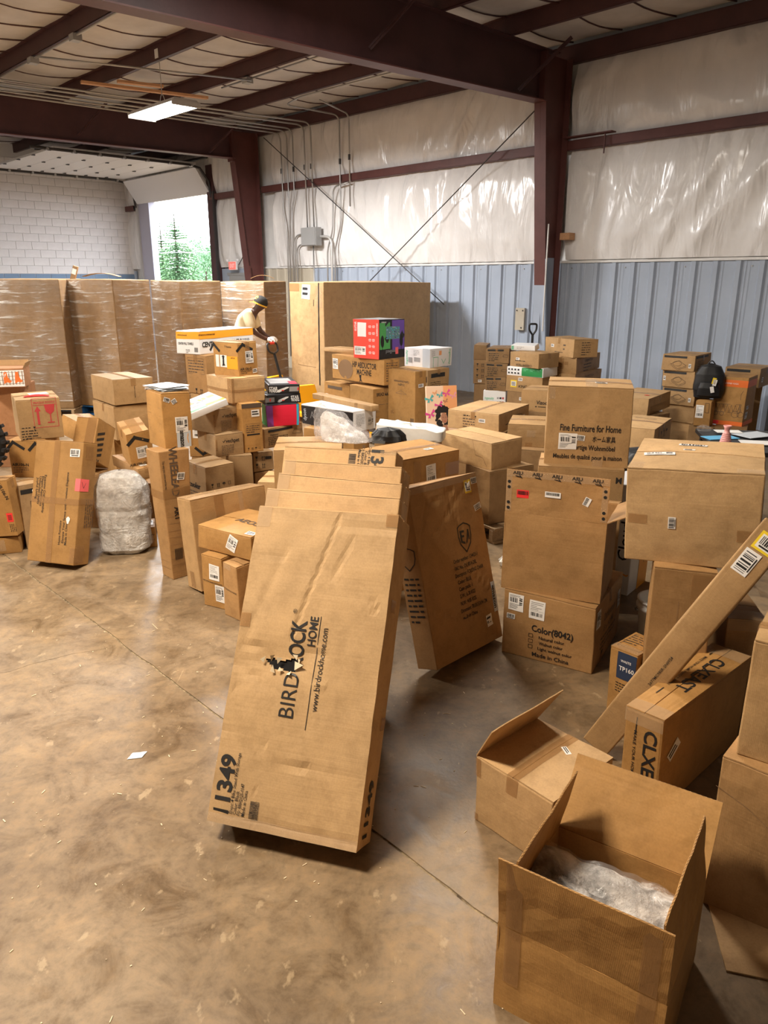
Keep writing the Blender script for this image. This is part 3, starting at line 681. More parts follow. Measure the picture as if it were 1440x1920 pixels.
def rafter(Y, zb0, zb1, lab):
    o = empty('steel_rafter', lab, 'beam'); o.rotation_euler = (0, 0, PH); x0, x1 = -7.4, 9.93; wf = .11
    za = zb0 + (zb1 - zb0) * (x0 - 2.6) / 7.5
    m = MB(); m.add([(x0, Y - .005, za), (x1, Y - .005, zb1), (x1, Y - .005, 5.06), (x0, Y - .005, 5.06), (x0, Y + .005, za), (x1, Y + .005, zb1), (x1, Y + .005, 5.06), (x0, Y + .005, 5.06)], [(0, 1, 2, 3), (7, 6, 5, 4), (0, 4, 5, 1), (2, 6, 7, 3)]); m.obj('web', 'red_steel_dark', o)
    m = MB(); m.bar((x0, Y, za - .006), (x1 + .04, Y, zb1 - .006), 2 * wf, .014); m.obj('lower_flange', 'red_steel', o)
    m = MB(); m.bar((x0, Y, 5.065), (x1 + .3, Y, 5.065), 2 * wf, .014); m.obj('upper_flange', 'red_steel_dark', o)
    for xx in (9.4, 6.6, 3.6):                                        # angle braces up to the purlins
        for sy in (-1,):
            m = MB(); m.bar((xx - .05, Y + sy * .06, zb1 + .04), (xx + .32, Y + sy * .62, 5.07), .05, .006); m.bar((xx - .05, Y + sy * .06, zb1 + .04), (xx + .32, Y + sy * .62, 5.07), .006, .05); m.obj('brace', 'red_steel_dark', o)
    m = MB(); m.box((x1 - .02, Y - .10, zb1), (x1 - .005, Y + .10, 5.05)); m.obj('end_plate', 'red_steel', o)
    return o
rafter(7.1, 4.24, 4.43, 'deep red steel rafter crossing the top of the picture')
rafter(15.1, 4.38, 4.50, 'far red steel rafter behind the hanging lamp')
rafter(-0.9, 4.24, 4.43, 'red steel rafter overhead, nearest of the three')
PX = [10.35, 9.07, 7.70, 6.27, 4.86, 3.43, 2.0, .57, -.86, -2.3, -3.7, -5.1, -6.5]
def purl(m, x):
    m.box((x - .004, -6.9, 5.075), (x + .004, YE - .1, 5.285)); m.box((x - .004, -6.9, 5.075), (x + .066, YE - .1, 5.083)); m.box((x - .066, -6.9, 5.277), (x + .004, YE - .1, 5.285)); m.box((x + .058, -6.9, 5.075), (x + .066, YE - .1, 5.10))
ORD = ['first', 'second', 'third', 'fourth', 'fifth', 'sixth', 'seventh', 'eighth', 'ninth', 'tenth', 'eleventh', 'twelfth']
for i, x in enumerate(PX[1:]): iron(lambda m: purl(m, x), 'roof_purlin', 'dark red roof purlin, %s in from the insulated wall' % ORD[i], 'purlin', 'red_steel_dark', 'roof purlins')
# ceiling: sagging insulation between the purlins with its dark straps
ceil = st(MB().box((XL, YB, ZR + .12), (XW + .1, YE, ZR + .16)).obj('ceiling', 'white_trim')); ceil.rotation_euler = (0, 0, PH)
for i in range(len(PX)):
    xr = PX[i] if i else XW - .15; xl = PX[i + 1] if i + 1 < len(PX) else XL
    if i == 0: xr, xl = XW - .12, PX[1]
    elif i + 1 < len(PX): xr, xl = PX[i], PX[i + 1]
    sag = lambda u, yy: .035 + .055 * 4 * u * (1 - u) + .02 * noise.noise((yy * 1.3, u * 2, i * 3.3))
    m = MB(); m.grid(lambda u, v: (xl + .004 + (xr - xl - .008) * u, YB + (YE - YB) * v, ZR + .03 - sag(u, YB + (YE - YB) * v) - .03 * abs(math.sin((YB + (YE - YB) * v) * math.pi / .78)) * 4 * u * (1 - u)), 8, 230)
    m.obj('insulation_sheet', 'roof_vinyl', ceil, True)
    j = 0; yy = YB + .78
    while yy < YE and i < 7:
        if yy > 3:
            m = MB(); m.tube([(xl + .006 + (xr - xl - .012) * t, yy + .05 * math.sin(t * 3), ZR + .022 - sag(t, yy) - .004) for t in [q / 6 for q in range(7)]], .012, 5); m.obj('strap', 'red_steel_dark', ceil)
        yy += .78
# end wall of painted block
wall_end = st(MB().box((XL, YE, 0), (XW + .1, YE + .2, 5.4)).obj('wall_end', 'mortar')); wall_end.rotation_euler = (0, 0, PH)
bw, bh = .406, .203
bb = MB().box((-.198, -.012, -.0965), (.198, .02, .0965)); mw = bevel_mesh(bb.mesh('block', 'block_white'), .006, 2); bb = MB().box((-.198, -.012, -.0965), (.198, .02, .0965)); mbl = bevel_mesh(bb.mesh('block', 'block_blue'), .006, 2)
mh = bevel_mesh(MB().box((-.097, -.012, -.0965), (.097, .02, .0965)).mesh('block', 'block_white'), .006, 2)
for c in range(8, 25):
    z = c * bh + bh / 2 - .10
    for i in range(11):
        x = XW - .22 - i * bw - (bw / 2 if c % 2 else 0)
        inst(mbl if z < 2.22 else mw, 'block', wall_end, Matrix.Translation((x, YE, z)))
    if c % 2: inst(mh if z > 2.22 else mbl, 'block', wall_end, Matrix.Translation((XW - .12, YE, z)))
wl = st(MB().box((XL - .2, YB, 0), (XL, YE, 5.4)).obj('wall_left', 'white_trim')); wl.rotation_euler = (0, 0, PH)
wb = st(MB().box((XL, YB - .2, 0), (XW + .1, YB, 5.4)).obj('wall_back', 'white_trim')); wb.rotation_euler = (0, 0, PH)
# dock door: open sectional door, tracks, jambs
door = st(empty('door_1')); door.rotation_euler = (0, 0, PH); da, db = YD0 - .1, 20.95
m = MB(); m.box((XW - .08, 20.42, 0), (XW + .1, 21.02, ZD + .05)); m.obj('jamb', 'jamb_lavender', door)
m = MB(); m.box((XW - .16, YD0 - .28, 0), (XW + .08, YD0, ZD + .6)); m.obj('jamb', 'red_steel_dark', door)
m = MB(); m.box((XW - .13, 21.02, 0), (XW - .03, 21.10, ZD)); m.obj('track', 'galv_light', door)
m = MB(); m.box((XW - .20, YD0 - .34, 0), (XW - .14, YD0 - .28, ZD)); m.obj('track', 'steel_dark', door)
def panel(p0, p1, name='door_section'):
    """one door section from (x, z) to (x, z)"""
    m = MB(); a = Vector((p0[0], 0, p0[1])); b = Vector((p1[0], 0, p1[1])); d = (b - a).normalized(); n = Vector((-d.z, 0, d.x)) * .045
    v = []
    for yy in (da, db):
        for q in (a, b, b + n, a + n): v.append((q.x, yy, q.z))
    m.add(v, [(0, 1, 2, 3), (7, 6, 5, 4), (0, 4, 5, 1), (1, 5, 6, 2), (2, 6, 7, 3), (3, 7, 4, 0)]); return m.obj(name, 'door_white', door)
panel((XW - .10, ZD - .01), (10.28, 4.56))
hz = [(10.27 - i * .56, 10.27 - (i + 1) * .56 + .006) for i in range(6)]
hin = MB(); hin.add([(-.07, -.02, 0), (.07, -.02, 0), (.07, .02, 0), (-.07, .02, 0), (-.02, -.035, -.018), (.02, -.035, -.018), (.02, .035, -.018), (-.02, .035, -.018)], [(4, 5, 6, 7), (0, 4, 7, 3), (1, 2, 6, 5), (0, 1, 5, 4), (2, 3, 7, 6)]); hin = hin.mesh('hinge', 'steel_dark')
for i, (xa, xb) in enumerate(hz):
    s_ = panel((xb, 4.60), (xa, 4.60))
    for t in (.06, .30, .54, .78, .96): inst(hin, 'hinge', s_, Matrix.Translation((xb, da + (db - da) * t, 4.598)) @ Matrix.Rotation(R(90), 4, 'Z'))
for yy in (da - .08, db + .06):
    m = MB(); m.tube([(XW - .16, yy, 3.9), (XW - .2, yy, 4.25), (XW - .42, yy, 4.52), (XW - .7, yy, 4.57), (6.4, yy, 4.57)], .03, 6); m.obj('track', 'steel_dark', door)
    for i in range(7): m = MB(); m.tube([(10.1 - i * .56, yy - .07, 4.56), (10.1 - i * .56, yy + .07, 4.56)], .028, 8); m.obj('roller', 'galv', door)
m = MB(); m.tube([(XW - .22, da - .1, 4.78), (XW - .22, db + .1, 4.78)], .035, 8); m.obj('torsion_bar', 'steel_dark', door)
m = MB(); m.box((7.0, da + 1.2, 4.72), (10.3, da + 1.27, 4.80)); m.obj('opener_rail', 'steel_dark', door)
# the wall left of the exit sign carries a small painted door head
m = MB(); m.box((XW - .05, 15.35, 0), (XW - .02, YD0 - .3, 2.24)); m.obj('metal_panel', 'blue_panel', wall_right)
m = MB(); m.box((XW - .075, 15.62, 0), (XW - .05, 16.6, 2.08)); m.box((XW - .09, 15.56, 2.08), (XW - .05, 16.66, 2.14)); o = st(m.obj('door_2', 'box_grey')); o.rotation_euler = (0, 0, PH)
# ------------------------------------------------------------------ open cartons
def open_box(key, label, tone, flaps, name='open_cardboard_box', cat='box', group=None, th=.005):
    x, y, z, ya, pi, ro, w_, d_, h_ = P[key]
    r = empty(name, label, cat, (x, y, z), group=group); r.rotation_mode = 'YXZ'; r.rotation_euler = (R(pi), R(ro), R(ya)); mat = 'kraft_' + tone
    hw = w_ / 2
    def wob(u, v, s): return .004 * noise.noise((u * 3, v * 3, s))
    spec = {'F': (lambda u, v: (-hw + w_ * u, wob(u, v, 1), h_ * v), (0, -1, 0)), 'K': (lambda u, v: (hw - w_ * u, d_ + wob(u, v, 2), h_ * v), (0, 1, 0)),
            'L': (lambda u, v: (-hw + wob(u, v, 3), d_ - d_ * u, h_ * v), (-1, 0, 0)), 'R': (lambda u, v: (hw + wob(u, v, 4), d_ * u, h_ * v), (1, 0, 0))}
    out = {}
    for k, (fn, n) in spec.items():
        m = MB(); sheet(m, fn, th, 8, 8, n); out[k] = m.obj('side_panel', mat, r)
    m = MB().box((-hw, 0, 0), (hw, d_, th)); m.obj('bottom_panel', mat, r)
    for k, (L, ang) in flaps.items():
        fn, n = spec[k]; nn = Vector(n); dv = Vector((0, 0, math.cos(R(ang)))) + nn * math.sin(R(ang)); nf = nn * math.cos(R(ang)) - Vector((0, 0, 1)) * math.sin(R(ang))
        g = .004
        def ff(u, v, fn=fn, L=L, dv=dv, nf=nf, k=k, g=g):
            b = Vector(fn(g + (1 - 2 * g) * u, 1)); return b + dv * (L * v) + nf * (.004 * noise.noise((u * 4, v * 3, 9 + ord(k))) + .004 * v * v)
        m = MB(); sheet(m, ff, th, 8, 6, nf); fo = m.obj('flap', mat, r)
        tri = MB(); rows = 60                                          # corrugation on the cut edge
        top = [ff(i / rows, 1) for i in range(rows + 1)]
        for i in range(rows):
            a, b = top[i], top[i + 1]; c_ = (a + b) / 2; o_ = nf * -th * (.75 if i % 2 else .25); tri.bar(a - nf * th * (.2 if i % 2 else .8) + dv * .0006, b - nf * th * (.8 if i % 2 else .2) + dv * .0006, .0009, .0009, dv)
        tri.obj('corrugation', 'kraft_edge', fo)
        out['f' + k] = (fo, ff, nf)
    return r, out
def on_flap(r, out, k, u, v, w_, h_, mat, name, rot=0, inner=False, off=.0012):
    fo, ff, nf = out[k]; s = -1 if inner else 1
    c = Vector(ff(u, v)); ex = (Vector(ff(min(u + .05, 1), v)) - Vector(ff(max(u - .05, 0), v))).normalized(); ey = nf.cross(ex).normalized()
    if ey.z < 0: ey = -ey
    cr, sr = math.cos(R(rot)), math.sin(R(rot)); X = ex * cr + ey * sr; Y = -ex * sr + ey * cr
    m = MB(); o_ = nf * off * s; q = [c + o_ + X * a * w_ / 2 + Y * b * h_ / 2 for a, b in ((-1, -1), (1, -1), (1, 1), (-1, 1))]; m.add(q, [(0, 1, 2, 3)]); lb = m.obj(name, mat, fo)
    return lb, c + o_ * 1.6, X, Y
def flap_bars(lb, c, X, Y, w_, h_, parent, seed=0):
    r = random.Random(seed); m = MB(); x = -w_ * .42
    while x < w_ * .42:
        b = r.uniform(.02, .06) * w_; m.add([c + X * x - Y * h_ * .1, c + X * (x + b) - Y * h_ * .1, c + X * (x + b) + Y * h_ * .38, c + X * x + Y * h_ * .38], [(0, 1, 2, 3)]); x += b + r.uniform(.02, .05) * w_
    m.obj('barcode', 'ink', parent)
# foreground: open carton with a bagged grey rug
r17, o17 = open_box('G17', 'open cardboard box in the right foreground holding a bagged grey fur throw', 'orange', {'F': (.235, 5), 'L': (.23, -12), 'R': (.23, -8), 'K': (.235, 36)})
x, y, z, ya, _, _, w_, d_, h_ = P['G17']
for a0, a1 in ((-.2, -.155), (.155, .2)):                              # tape straps down the front
    m = MB(); m.grid(lambda u, v: (a0 + (a1 - a0) * u, -.002 + .004 * noise.noise(((a0 + w_ / 2) / w_ * 3, v * 3, 1)), h_ * (.35 + .65 * v)), 2, 6); m.obj('tape', 'tape_brown', r17)
    on_flap(r17, o17, 'fF', (a0 + a1) / 2 / w_ + .5, .5, .045, .225, 'tape_brown', 'tape', 0, False, .002)
m = MB(); vs_, fs_, wd_ = text_geo('M', .03); m.add([(-.02 + xx * .05, -.004, .03 + yy * .05) for xx, yy in vs_], fs_); m.obj('printed_text', 'ink', r17)
def blob(name, mat, parent, fn, nu=48, nv=32, smooth=True): m = MB(); m.grid(fn, nu, nv); return m.obj(name, mat, parent, smooth)
rug = empty('fur_throw', 'grey fur throw folded in a clear plastic bag inside the open box', 'throw', (x, y, z + .006)); rug.rotation_euler = (0, 0, R(ya))
def rugf(off, s):
    def fn(u, v):
        x_ = (-.5 + u) * (w_ - .036); y_ = .018 + v * (d_ - .036); z_ = .06
        for yc, zc, rr in ((.11, .255, .10), (.245, .248, .10), (.33, .12, .08)):
            yy = y_ - yc - .02 * noise.noise((x_ * 5, yc * 9, s)); h2 = rr * rr - yy * yy
            if h2 > 0: z_ = max(z_, zc + math.sqrt(h2) * 1.05)
        z_ += .020 * noise.noise((x_ * 9, y_ * 9, 1.0)) + .010 * noise.noise((x_ * 22, y_ * 22, 4.0 + s * .1)) - .05 * max(0, (abs(x_) / (w_ / 2)) - .8)
        z_ += off + (.012 * noise.noise((x_ * 14, y_ * 14, s + 7)) + .006 if off > 0 else 0)
        return (x_, y_, z_)
    return fn
blob('throw_body', 'fur_grey', rug, rugf(-.004, 2.0), 70, 60); blob('plastic_bag', 'poly_bag', rug, rugf(.008, 2.3), 60, 50)
# carton beside it, one flap raised
b = Box('G16', 'closed cardboard box with one raised flap, left of the open foreground box', 'light', jit=.006, seam='y', n=6)
b.label('T', .60, .72, .045, .022, -30, 'code').done()
b.tape('L', .0, .62, .1, .98); b.tape('F', .0, .7, .07, .98); b.tape('F', 0, .02, .05, .12)
L16 = .18; hw = b.w / 2
def f16(u, v): d0 = b.D(Vector((-hw, b.d * (1 - u), b.h + .002))); a = R(-30); return d0 + Vector((-math.sin(a) * L16 * v * 1.0, 0, math.cos(a) * L16 * v)) + Vector((0, -.5 * .0, 0)) * v + Vector((0, (-.03 if u > .5 else .03) * v, 0))
m = MB(); sheet(m, f16, .004, 8, 5, (-.87, 0, .5)); m.obj('flap', 'kraft_light', b.root)
# stack by the pillar of light: printed carton, carton with its front flap up, furniture carton
b = Box('G4', 'kraft box printed with three colour tick boxes under the box with its flap raised', 'dark', n=8, bulge=.008)
b.txt('F', .56, .50, 'Color(8042)', .052, 0, 'ink', .02, .225, res=3)
for i, t in enumerate(('Natural color', 'Walnut color', 'Light walnut color')):
    b.txt('F', .46 + len(t) * .0075, .375 - i * .085, t, .026, 0, 'ink', .012, .0095 * len(t) + .015); b.line('F', .325, .375 - i * .085, [(-.011, -.009), (.011, -.009), (.011, .011), (-.011, .011)], .002, close=True)
b.txt('F', .55, .095, 'Made in China', .036, 0, 'ink', .012, .2); b.label('F', .14, .82, .085, .095, 0, 'ship'); b.label('F', .38, .78, .085, .105, 0, 'ship2'); b.label('F', .09, .60, .045, .03, 0, 'bar')
b.label('R', .10, .78, .07, .10, 0, 'ship'); b.label('R', .86, .66, .07, .10, 0, 'ship'); b.txt('R', .48, .70, 'Zenbrotem', .06, 0, 'ink_soft', .01, .22).txt('R', .46, .52, '15 x 1-2 (M)', .05, 0, 'ink_soft', .01, .2); b.para('R', .48, .38, .3, 3, .028, 0, 'ink_soft'); b.icons('R', .3, .12, .06, 1).done()
r3, o3 = open_box('G3', 'cardboard box with its front flap standing up, on the tick-box carton', 'dark', {'F': (.23, 0), 'K': (.19, 100), 'R': (.19, 62)})
x, y, z, ya, _, _, w_, d_, h_ = P['G3']
for u_, v_, ww, hh in ((.5, .925, w_ * .99, .034), (.03, .45, .03, .19), (.965, .45, .03, .19)):
    lb, c, X, Y = on_flap(r3, o3, 'fF', u_, v_, ww, hh, 'tape_clear', 'printed_tape')
    m = MB(); logos = []
    if ww > .1:
        for i in range(5):
            m = MB(); logos.append(m); vs_, fs_, wd_ = text_geo('AFU', .02); cc = c + X * (i - 2) * .1; m.add([cc + X * xx * .028 + Y * (.004 + yy * .024) for xx, yy in vs_], fs_); m.bar(cc + X * -.012 - Y * .012, cc + X * .016 - Y * .016, .004, .001, o3['fF'][2]); m.bar(cc + X * .004, cc + X * .02 - Y * .02, .004, .001, o3['fF'][2])
    else:
        for i in (-3.2, -2, 1.4, 2.6): m = MB(); logos.append(m); m.add([c + Y * i * .024 + (X * math.cos(a) + Y * math.sin(a)) * .0085 for a in [j * math.pi / 6 for j in range(12)]], [tuple(range(12))])
    for m in logos: m.obj('printed_logo', 'ink', lb)
for u_, v_, ww, hh, mat, rot in ((.17, .46, .062, .042, 'label_red', 0), (.47, .52, .08, .03, 'paper', 0), (.80, .45, .045, .032, 'paper', 68)):
    lb, c, X, Y = on_flap(r3, o3, 'fF', u_, v_, ww, hh, mat, 'shipping_label', rot, False, .0022); flap_bars(lb, c, X, Y, ww, hh, lb, int(u_ * 100))
b = Box('G2', 'tall kraft box standing behind the raised flap, carrying the furniture carton', 'mid', n=6); b.txt('F', .94, .93, 'M', .05, 0, 'ink', .03); b.label('L', .3, .5, .08, .1).done()
b = Box('FF', 'kraft carton printed Fine Furniture for Home on top of the middle stack', 'mid', n=10, bulge=.006, jit=.005)
b.txt('F', .53, .49, 'Fine Furniture for Home', .056, 0, 'ink', .014, .345, res=3); b.txt('F', .70, .355, '\u30db\u30fc\u30e0\u5bb6\u5177', .040, 0, 'ink', .01, .13); b.txt('F', .36, .36, '\u30d5\u30a1', .03, 0, 'ink', .01)
b.txt('F', .60, .245, 'ertige Wohnm\u00f6bel', .042, 0, 'ink', .014, .225, res=3); b.txt('F', .515, .125, 'Meubles de qualit\u00e9 pour la maison', .040, 0, 'ink', .014, .39, res=3)
b.label('F', .27, .315, .105, .098, 0, 'ship'); b.label('F', .42, .365, .048, .034, -6, 'bar'); b.tape('F', .58, .0, .70, .10, 'tape_clear'); b.tape('F', .02, .84, .09, .98, 'tape_clear'); b.label('T', .63, .35, .07, .03, 0, 'code'); b.tape('T', .44, .0, .58, .75, 'tape_clear').name = 'tape'; b.done()
b = Box('G8', 'narrow tall kraft box standing under the large carton at right', 'dark', n=5); b.tape('F', .62, .80, .95, .98); b.line('F', .45, .5, [(0, -.25), (0, .25)], .0015, 0, 'ink_faint').done()
b = Box('G7', 'large light carton at the right edge with two paper slips on its lid', 'light', n=12, bulge=.010, jit=.008, tape=False)
b.label('T', .44, .76, .12, .034, -2, 'bar'); b.label('T', .42, .58, .05, .02, -2, 'code'); b.label('T', .20, .42, .13, .04, 6, 'ship', seed=4); b.label('F', .36, .45, .03, .052, 0, 'bar_side'); b.tape('F', .02, .42, .17, .52); b.tape('F', .84, .30, .99, .42); b.tape('T', 0, .0, .12, .16, 'tape_clear'); b.tape('T', .8, .0, 1, .1, 'tape_clear')

b.done()
b = Box('G9', 'small carton with a navy printed panel behind the long leaning carton', 'orange', n=5, jit=.008, flaps=True, tape=False)
b.patch('F', .30, .58, .98, .97, 'navy'); b.txt('F', .66, .74, 'TP160', .030, 0, 'paper', .02, .075, .003).txt('F', .62, .85, 'WASTE', .016, 0, 'paper', .02, None, .003); b.para('F', .62, .5, .09, 4, .014); b.para('T', .5, .8, .11, 5, .022, 0, 'ink_soft'); b.line('T', .5, .5, [(-.055, -.07), (.055, -.07), (.055, .08), (-.055, .08)], .002, 0, 'ink_soft', close=True); b.tape('T', .0, .0, 1, .25, 'tape_clear'); b.done()
# long flat carton leaning to the right
pa, pb = Vector((.905, 2.772, .045)), Vector((1.415, 2.54, 1.115)); ez = (pb - pa).normalized(); vw = Vector((1.1, 2.65, -1.4)).normalized(); ey = (vw - ez * vw.dot(ez)).normalized(); ex = ey.cross(ez)
Mt = Matrix(((ex.x, ey.x, ez.x), (ex.y, ey.y, ez.y), (ex.z, ey.z, ez.z)))
b = Box('tube', 'long flat kraft carton leaning across the right side with yellow and white labels', 'mid', name='long_carton', pose=(0, 0, 0, 0, 0, 0, .118, .055, (pb - pa).length), flaps=False, n=6, jit=.003)
b.root.rotation_mode = 'QUATERNION'; b.root.rotation_quaternion = Mt.to_quaternion(); b.root.location = pa
b.label('F', .62, .945, .10, .075, 0, 'none', 'yellow', 'barcode_label'); b.label('F', .62, .945, .082, .055, 0, 'bar', lift=.001); b.label('F', .40, .865, .062, .10, 0, 'bar_side'); b.txt('F', .55, .40, '2677MC98SR-2N0924', .016, 90, 'ink', .005, .16); b.line('F', .5, .62, [(-.055, .0), (.055, -.01)], .0012, 0, 'ink_faint'); b.line('F', .5, .16, [(-.055, .0), (.055, -.01)], .0012, 0, 'ink_faint'); b.done()
b = Box('G11', 'taped carton with large black letters on top and end, lying on edge at right', 'orange', n=8, bulge=.008, jit=.006, seam='y', tape=False, bev=.01)
b.txt('T', .60, .56, 'CLXEAST', .075, -90, 'ink', .02, .36, res=3); b.txt('T', .25, .56, 'MAKE YOUR HOME PERFECT IS EASY', .018, -90, 'ink', .008, .34); b.rects('T', .25, .87, [(-.03, -.002, .03, .002)], -90); b.rects('T', .25, .25, [(-.03, -.002, .03, .002)], -90)
b.txt('F', .72, .44, 'CLXEAST', .07, -90, 'ink', .02, .34, res=3); b.txt('F', .33, .44, 'MAKE YOUR HOME PERFECT', .018, -90, 'ink', .008, .3); b.rects('F', .33, .86, [(-.03, -.002, .03, .002)], -90)
for q in ('T', 'F'): b.tape(q, .0, .86 if q == 'F' else 0, 1, 1 if q == 'F' else .1, 'tape_clear')
b.tape('T', 0, .86, 1, 1, 'tape_clear'); b.label('R', .12, .62, .09, .045, 40, 'code'); b.done()
b = Box('G13', 'dark kraft box at the lower right corner under another carton', 'dark', n=8, bulge=.012, jit=.01, tape=False); b.line('F', .4, .75, [(-.1, .03), (.0, 0), (.08, -.05)], .002, 0, 'ink_faint'); b.done()
b = Box('G12', 'plain kraft carton cut by the right edge, stacked on a darker box', 'mid', n=5, jit=.004); b.done()
b = Box('G14', 'kraft carton under torn clear plastic behind the big-lettered taped carton at right', 'dark', n=6, tape=False); b.tape('T', 0, 0, 1, .3, 'tape_clear'); b.tape('F', 0, .9, 1, 1, 'tape_clear'); b.done()
m = MB(); m.grid(lambda u, v: (1.50 + .24 * u + .02 * math.sin(v * 9), 3.02 + .24 * v, .585 + .10 * math.sin(u * 3.1) * math.sin(v * 3.1) + .03 * noise.noise((u * 6, v * 6, 3))), 20, 20)
tag(m.obj('plastic_bag', 'poly_bag', None, True), 'crumpled clear plastic lying over the carton behind the big-lettered taped carton', 'plastic bag')
# ------------------------------------------------------------------ five leaning flat cartons
def dented(b, dents):
    """pushes creases into the front face of a carton: (u0, v0, u1, v1, width, depth)"""
    D0 = b.D
    def D(p):
        q = D0(p)
        if p.y < .01:
            x_, z_ = p.x + b.w / 2, p.z
            for u0, v0, u1, v1, wd, dp in dents:
                ax, az, bx, bz = u0 * b.w, v0 * b.h, u1 * b.w, v1 * b.h; L2 = (bx - ax) ** 2 + (bz - az) ** 2; t = max(0, min(1, ((x_ - ax) * (bx - ax) + (z_ - az) * (bz - az)) / L2))
                e = math.hypot(x_ - ax - t * (bx - ax), z_ - az - t * (bz - az)); q = q + Vector((0, dp * math.exp(-(e / wd) ** 2), 0))
        return q
    b.D = D
class DBox(Box):
    dents = ()
    def __init__(s, key, *a, dents=(), **k): s.dents = dents; super().__init__(key, *a, **k)
    def D(s, p):
        q = Box.D(s, p)
        if p.y < .01:
            x_, z_ = p.x + s.w / 2, p.z
            for u0, v0, u1, v1, wd, dp in s.dents:
                ax, az, bx, bz = u0 * s.w, v0 * s.h, u1 * s.w, v1 * s.h; L2 = (bx - ax) ** 2 + (bz - az) ** 2 + 1e-9; t = max(0, min(1, ((x_ - ax) * (bx - ax) + (z_ - az) * (bz - az)) / L2))
                e = math.hypot(x_ - ax - t * (bx - ax), z_ - az - t * (bz - az)); q = q + Vector((0, dp * math.exp(-(e / wd) ** 2), 0))
        return q
dn = [(.60, .985, .38, .58, .008, .005), (.25, .86, .05, .55, .02, .003), (.70, .9, .62, .8, .012, .004), (.0, .555, .27, .53, .008, .006), (.44, .55, .80, .53, .006, .004), (.0, .47, .30, .44, .008, .004), (.42, .47, .66, .45, .006, -.003), (.05, .41, .3, .44, .006, .003), (.0, .27, .32, .25, .007, .003), (.28, .22, .62, .20, .008, .005), (.58, .205, .95, .21, .006, .003), (.0, .845, .25, .84, .006, .003), (.3, .12, .33, .0, .006, .003), (.1, .5, .5, .52, .06, .010), (.9, .72, .93, .70, .01, .004), (.0, .965, 1, .95, .006, .003), (.0, .03, 1, .02, .006, .004)]
b = DBox('D1', 'torn kraft carton with sideways black lettering, foremost of the leaning stack', 'light', n=44, dents=dn, jit=.006, bulge=.006, group='leaning bike-stand cartons', tape=False)
b.txt('F', .428, .410, 'BIRD', .086, 90, 'ink', -.006, .160, .0024, 4).txt('F', .428, .570, 'ROCK', .084, 90, 'ink', .022, .170, .0024, 4).txt('F', .528, .612, 'HOME', .047, 90, 'ink', .012, .108, .0024, 3).txt('F', .610, .50, 'www.birdrockhome.com', .034, 90, 'ink', .0, .30, .0024, 3).txt('F', .385, .668, '\u00ae', .022, 90)
b.rects('F', .572, .488, [(-.205, -.0012, .205, .0012)], 90)
b.txt('F', .085, .118, '11349', .085, 90, 'ink', .03, .205, .0024, 4)
for i, t in enumerate(('Desc: 4 Bike Stand With Storage', 'Color: Black', 'PO: BRH2025-0147', 'Made in China')): b.txt('F', .155 + i * .028, .028 + .0060 * len(t) / 2 + .005, t, .019, 90, 'ink', .006, .0068 * len(t), .0024, 1)
rr_ = random.Random(2); xx = -.032; bars_ = []
while xx < .032: q = rr_.uniform(.0008, .0024); bars_.append((xx, -.018, xx + q, .018)); xx += q + rr_.uniform(.0008, .002)
b.rects('F', .31, .055, bars_, 90)
b.txt('R', .45, .11, '11349', .075, 90, 'ink', .03, .2, .0024, 3); b.tape('R', .5, .34, 1, .38); b.tape('R', .2, .70, .55, .74); b.tape('F', .0, .60, .075, .645); b.tape('F', .0, .93, .10, 1, 'tape_clear'); b.tape('F', .92, .96, 1, 1); b.tape('F', 0, .0, 1, .03, 'tape_clear'); b.tape('T', 0, .0, 1, 1, 'tape_clear'); b.done()
# the tear: a real hole with torn paper round it
cut = [(-.082, .012), (-.05, .020), (-.02, .014), (.012, .022), (.035, .034), (.052, .020), (.040, .004), (.046, -.018), (.020, -.024), (-.01, -.014), (-.04, -.018), (-.06, -.006)]
cx, cz = -b.w / 2 + .365 * b.w, .497 * b.h
k = len(cut)
def inside(x_, z_):
    c_ = False
    for i in range(k):
        (x1, z1), (x2, z2) = cut[i], cut[(i + 1) % k]
        if (z1 > z_) != (z2 > z_) and x_ < (x2 - x1) * (z_ - z1) / (z2 - z1) + x1: c_ = not c_
    return c_
for tgt in [b.body] + [c for c in b.root.children if c.name.startswith('printed_text')]:
    bm = bmesh.new(); bm.from_mesh(tgt.data)
    if tgt is b.body:
        for _ in range(2):
            fs_ = [f for f in bm.faces if f.calc_center_median().y < .03 and abs(f.calc_center_median().x - cx) < .12 and abs(f.calc_center_median().z - cz) < .07 and abs(f.normal.y) > .7]
            bmesh.ops.subdivide_edges(bm, edges=list({e for f in fs_ for e in f.edges}), cuts=1, use_grid_fill=True)
    kill = [f for f in bm.faces if f.calc_center_median().y < .03 and inside(f.calc_center_median().x - cx, f.calc_center_median().z - cz)]
    bmesh.ops.delete(bm, geom=kill, context='FACES'); bm.to_mesh(tgt.data); bm.free()
m = MB(); m.box((cx - .12, .012, cz - .08), (cx + .12, .05, cz + .08)); m.obj('dark_hole_fill', 'slot_dark', b.root)  # near-black block painted in as the shade inside the hole
rt = random.Random(9)
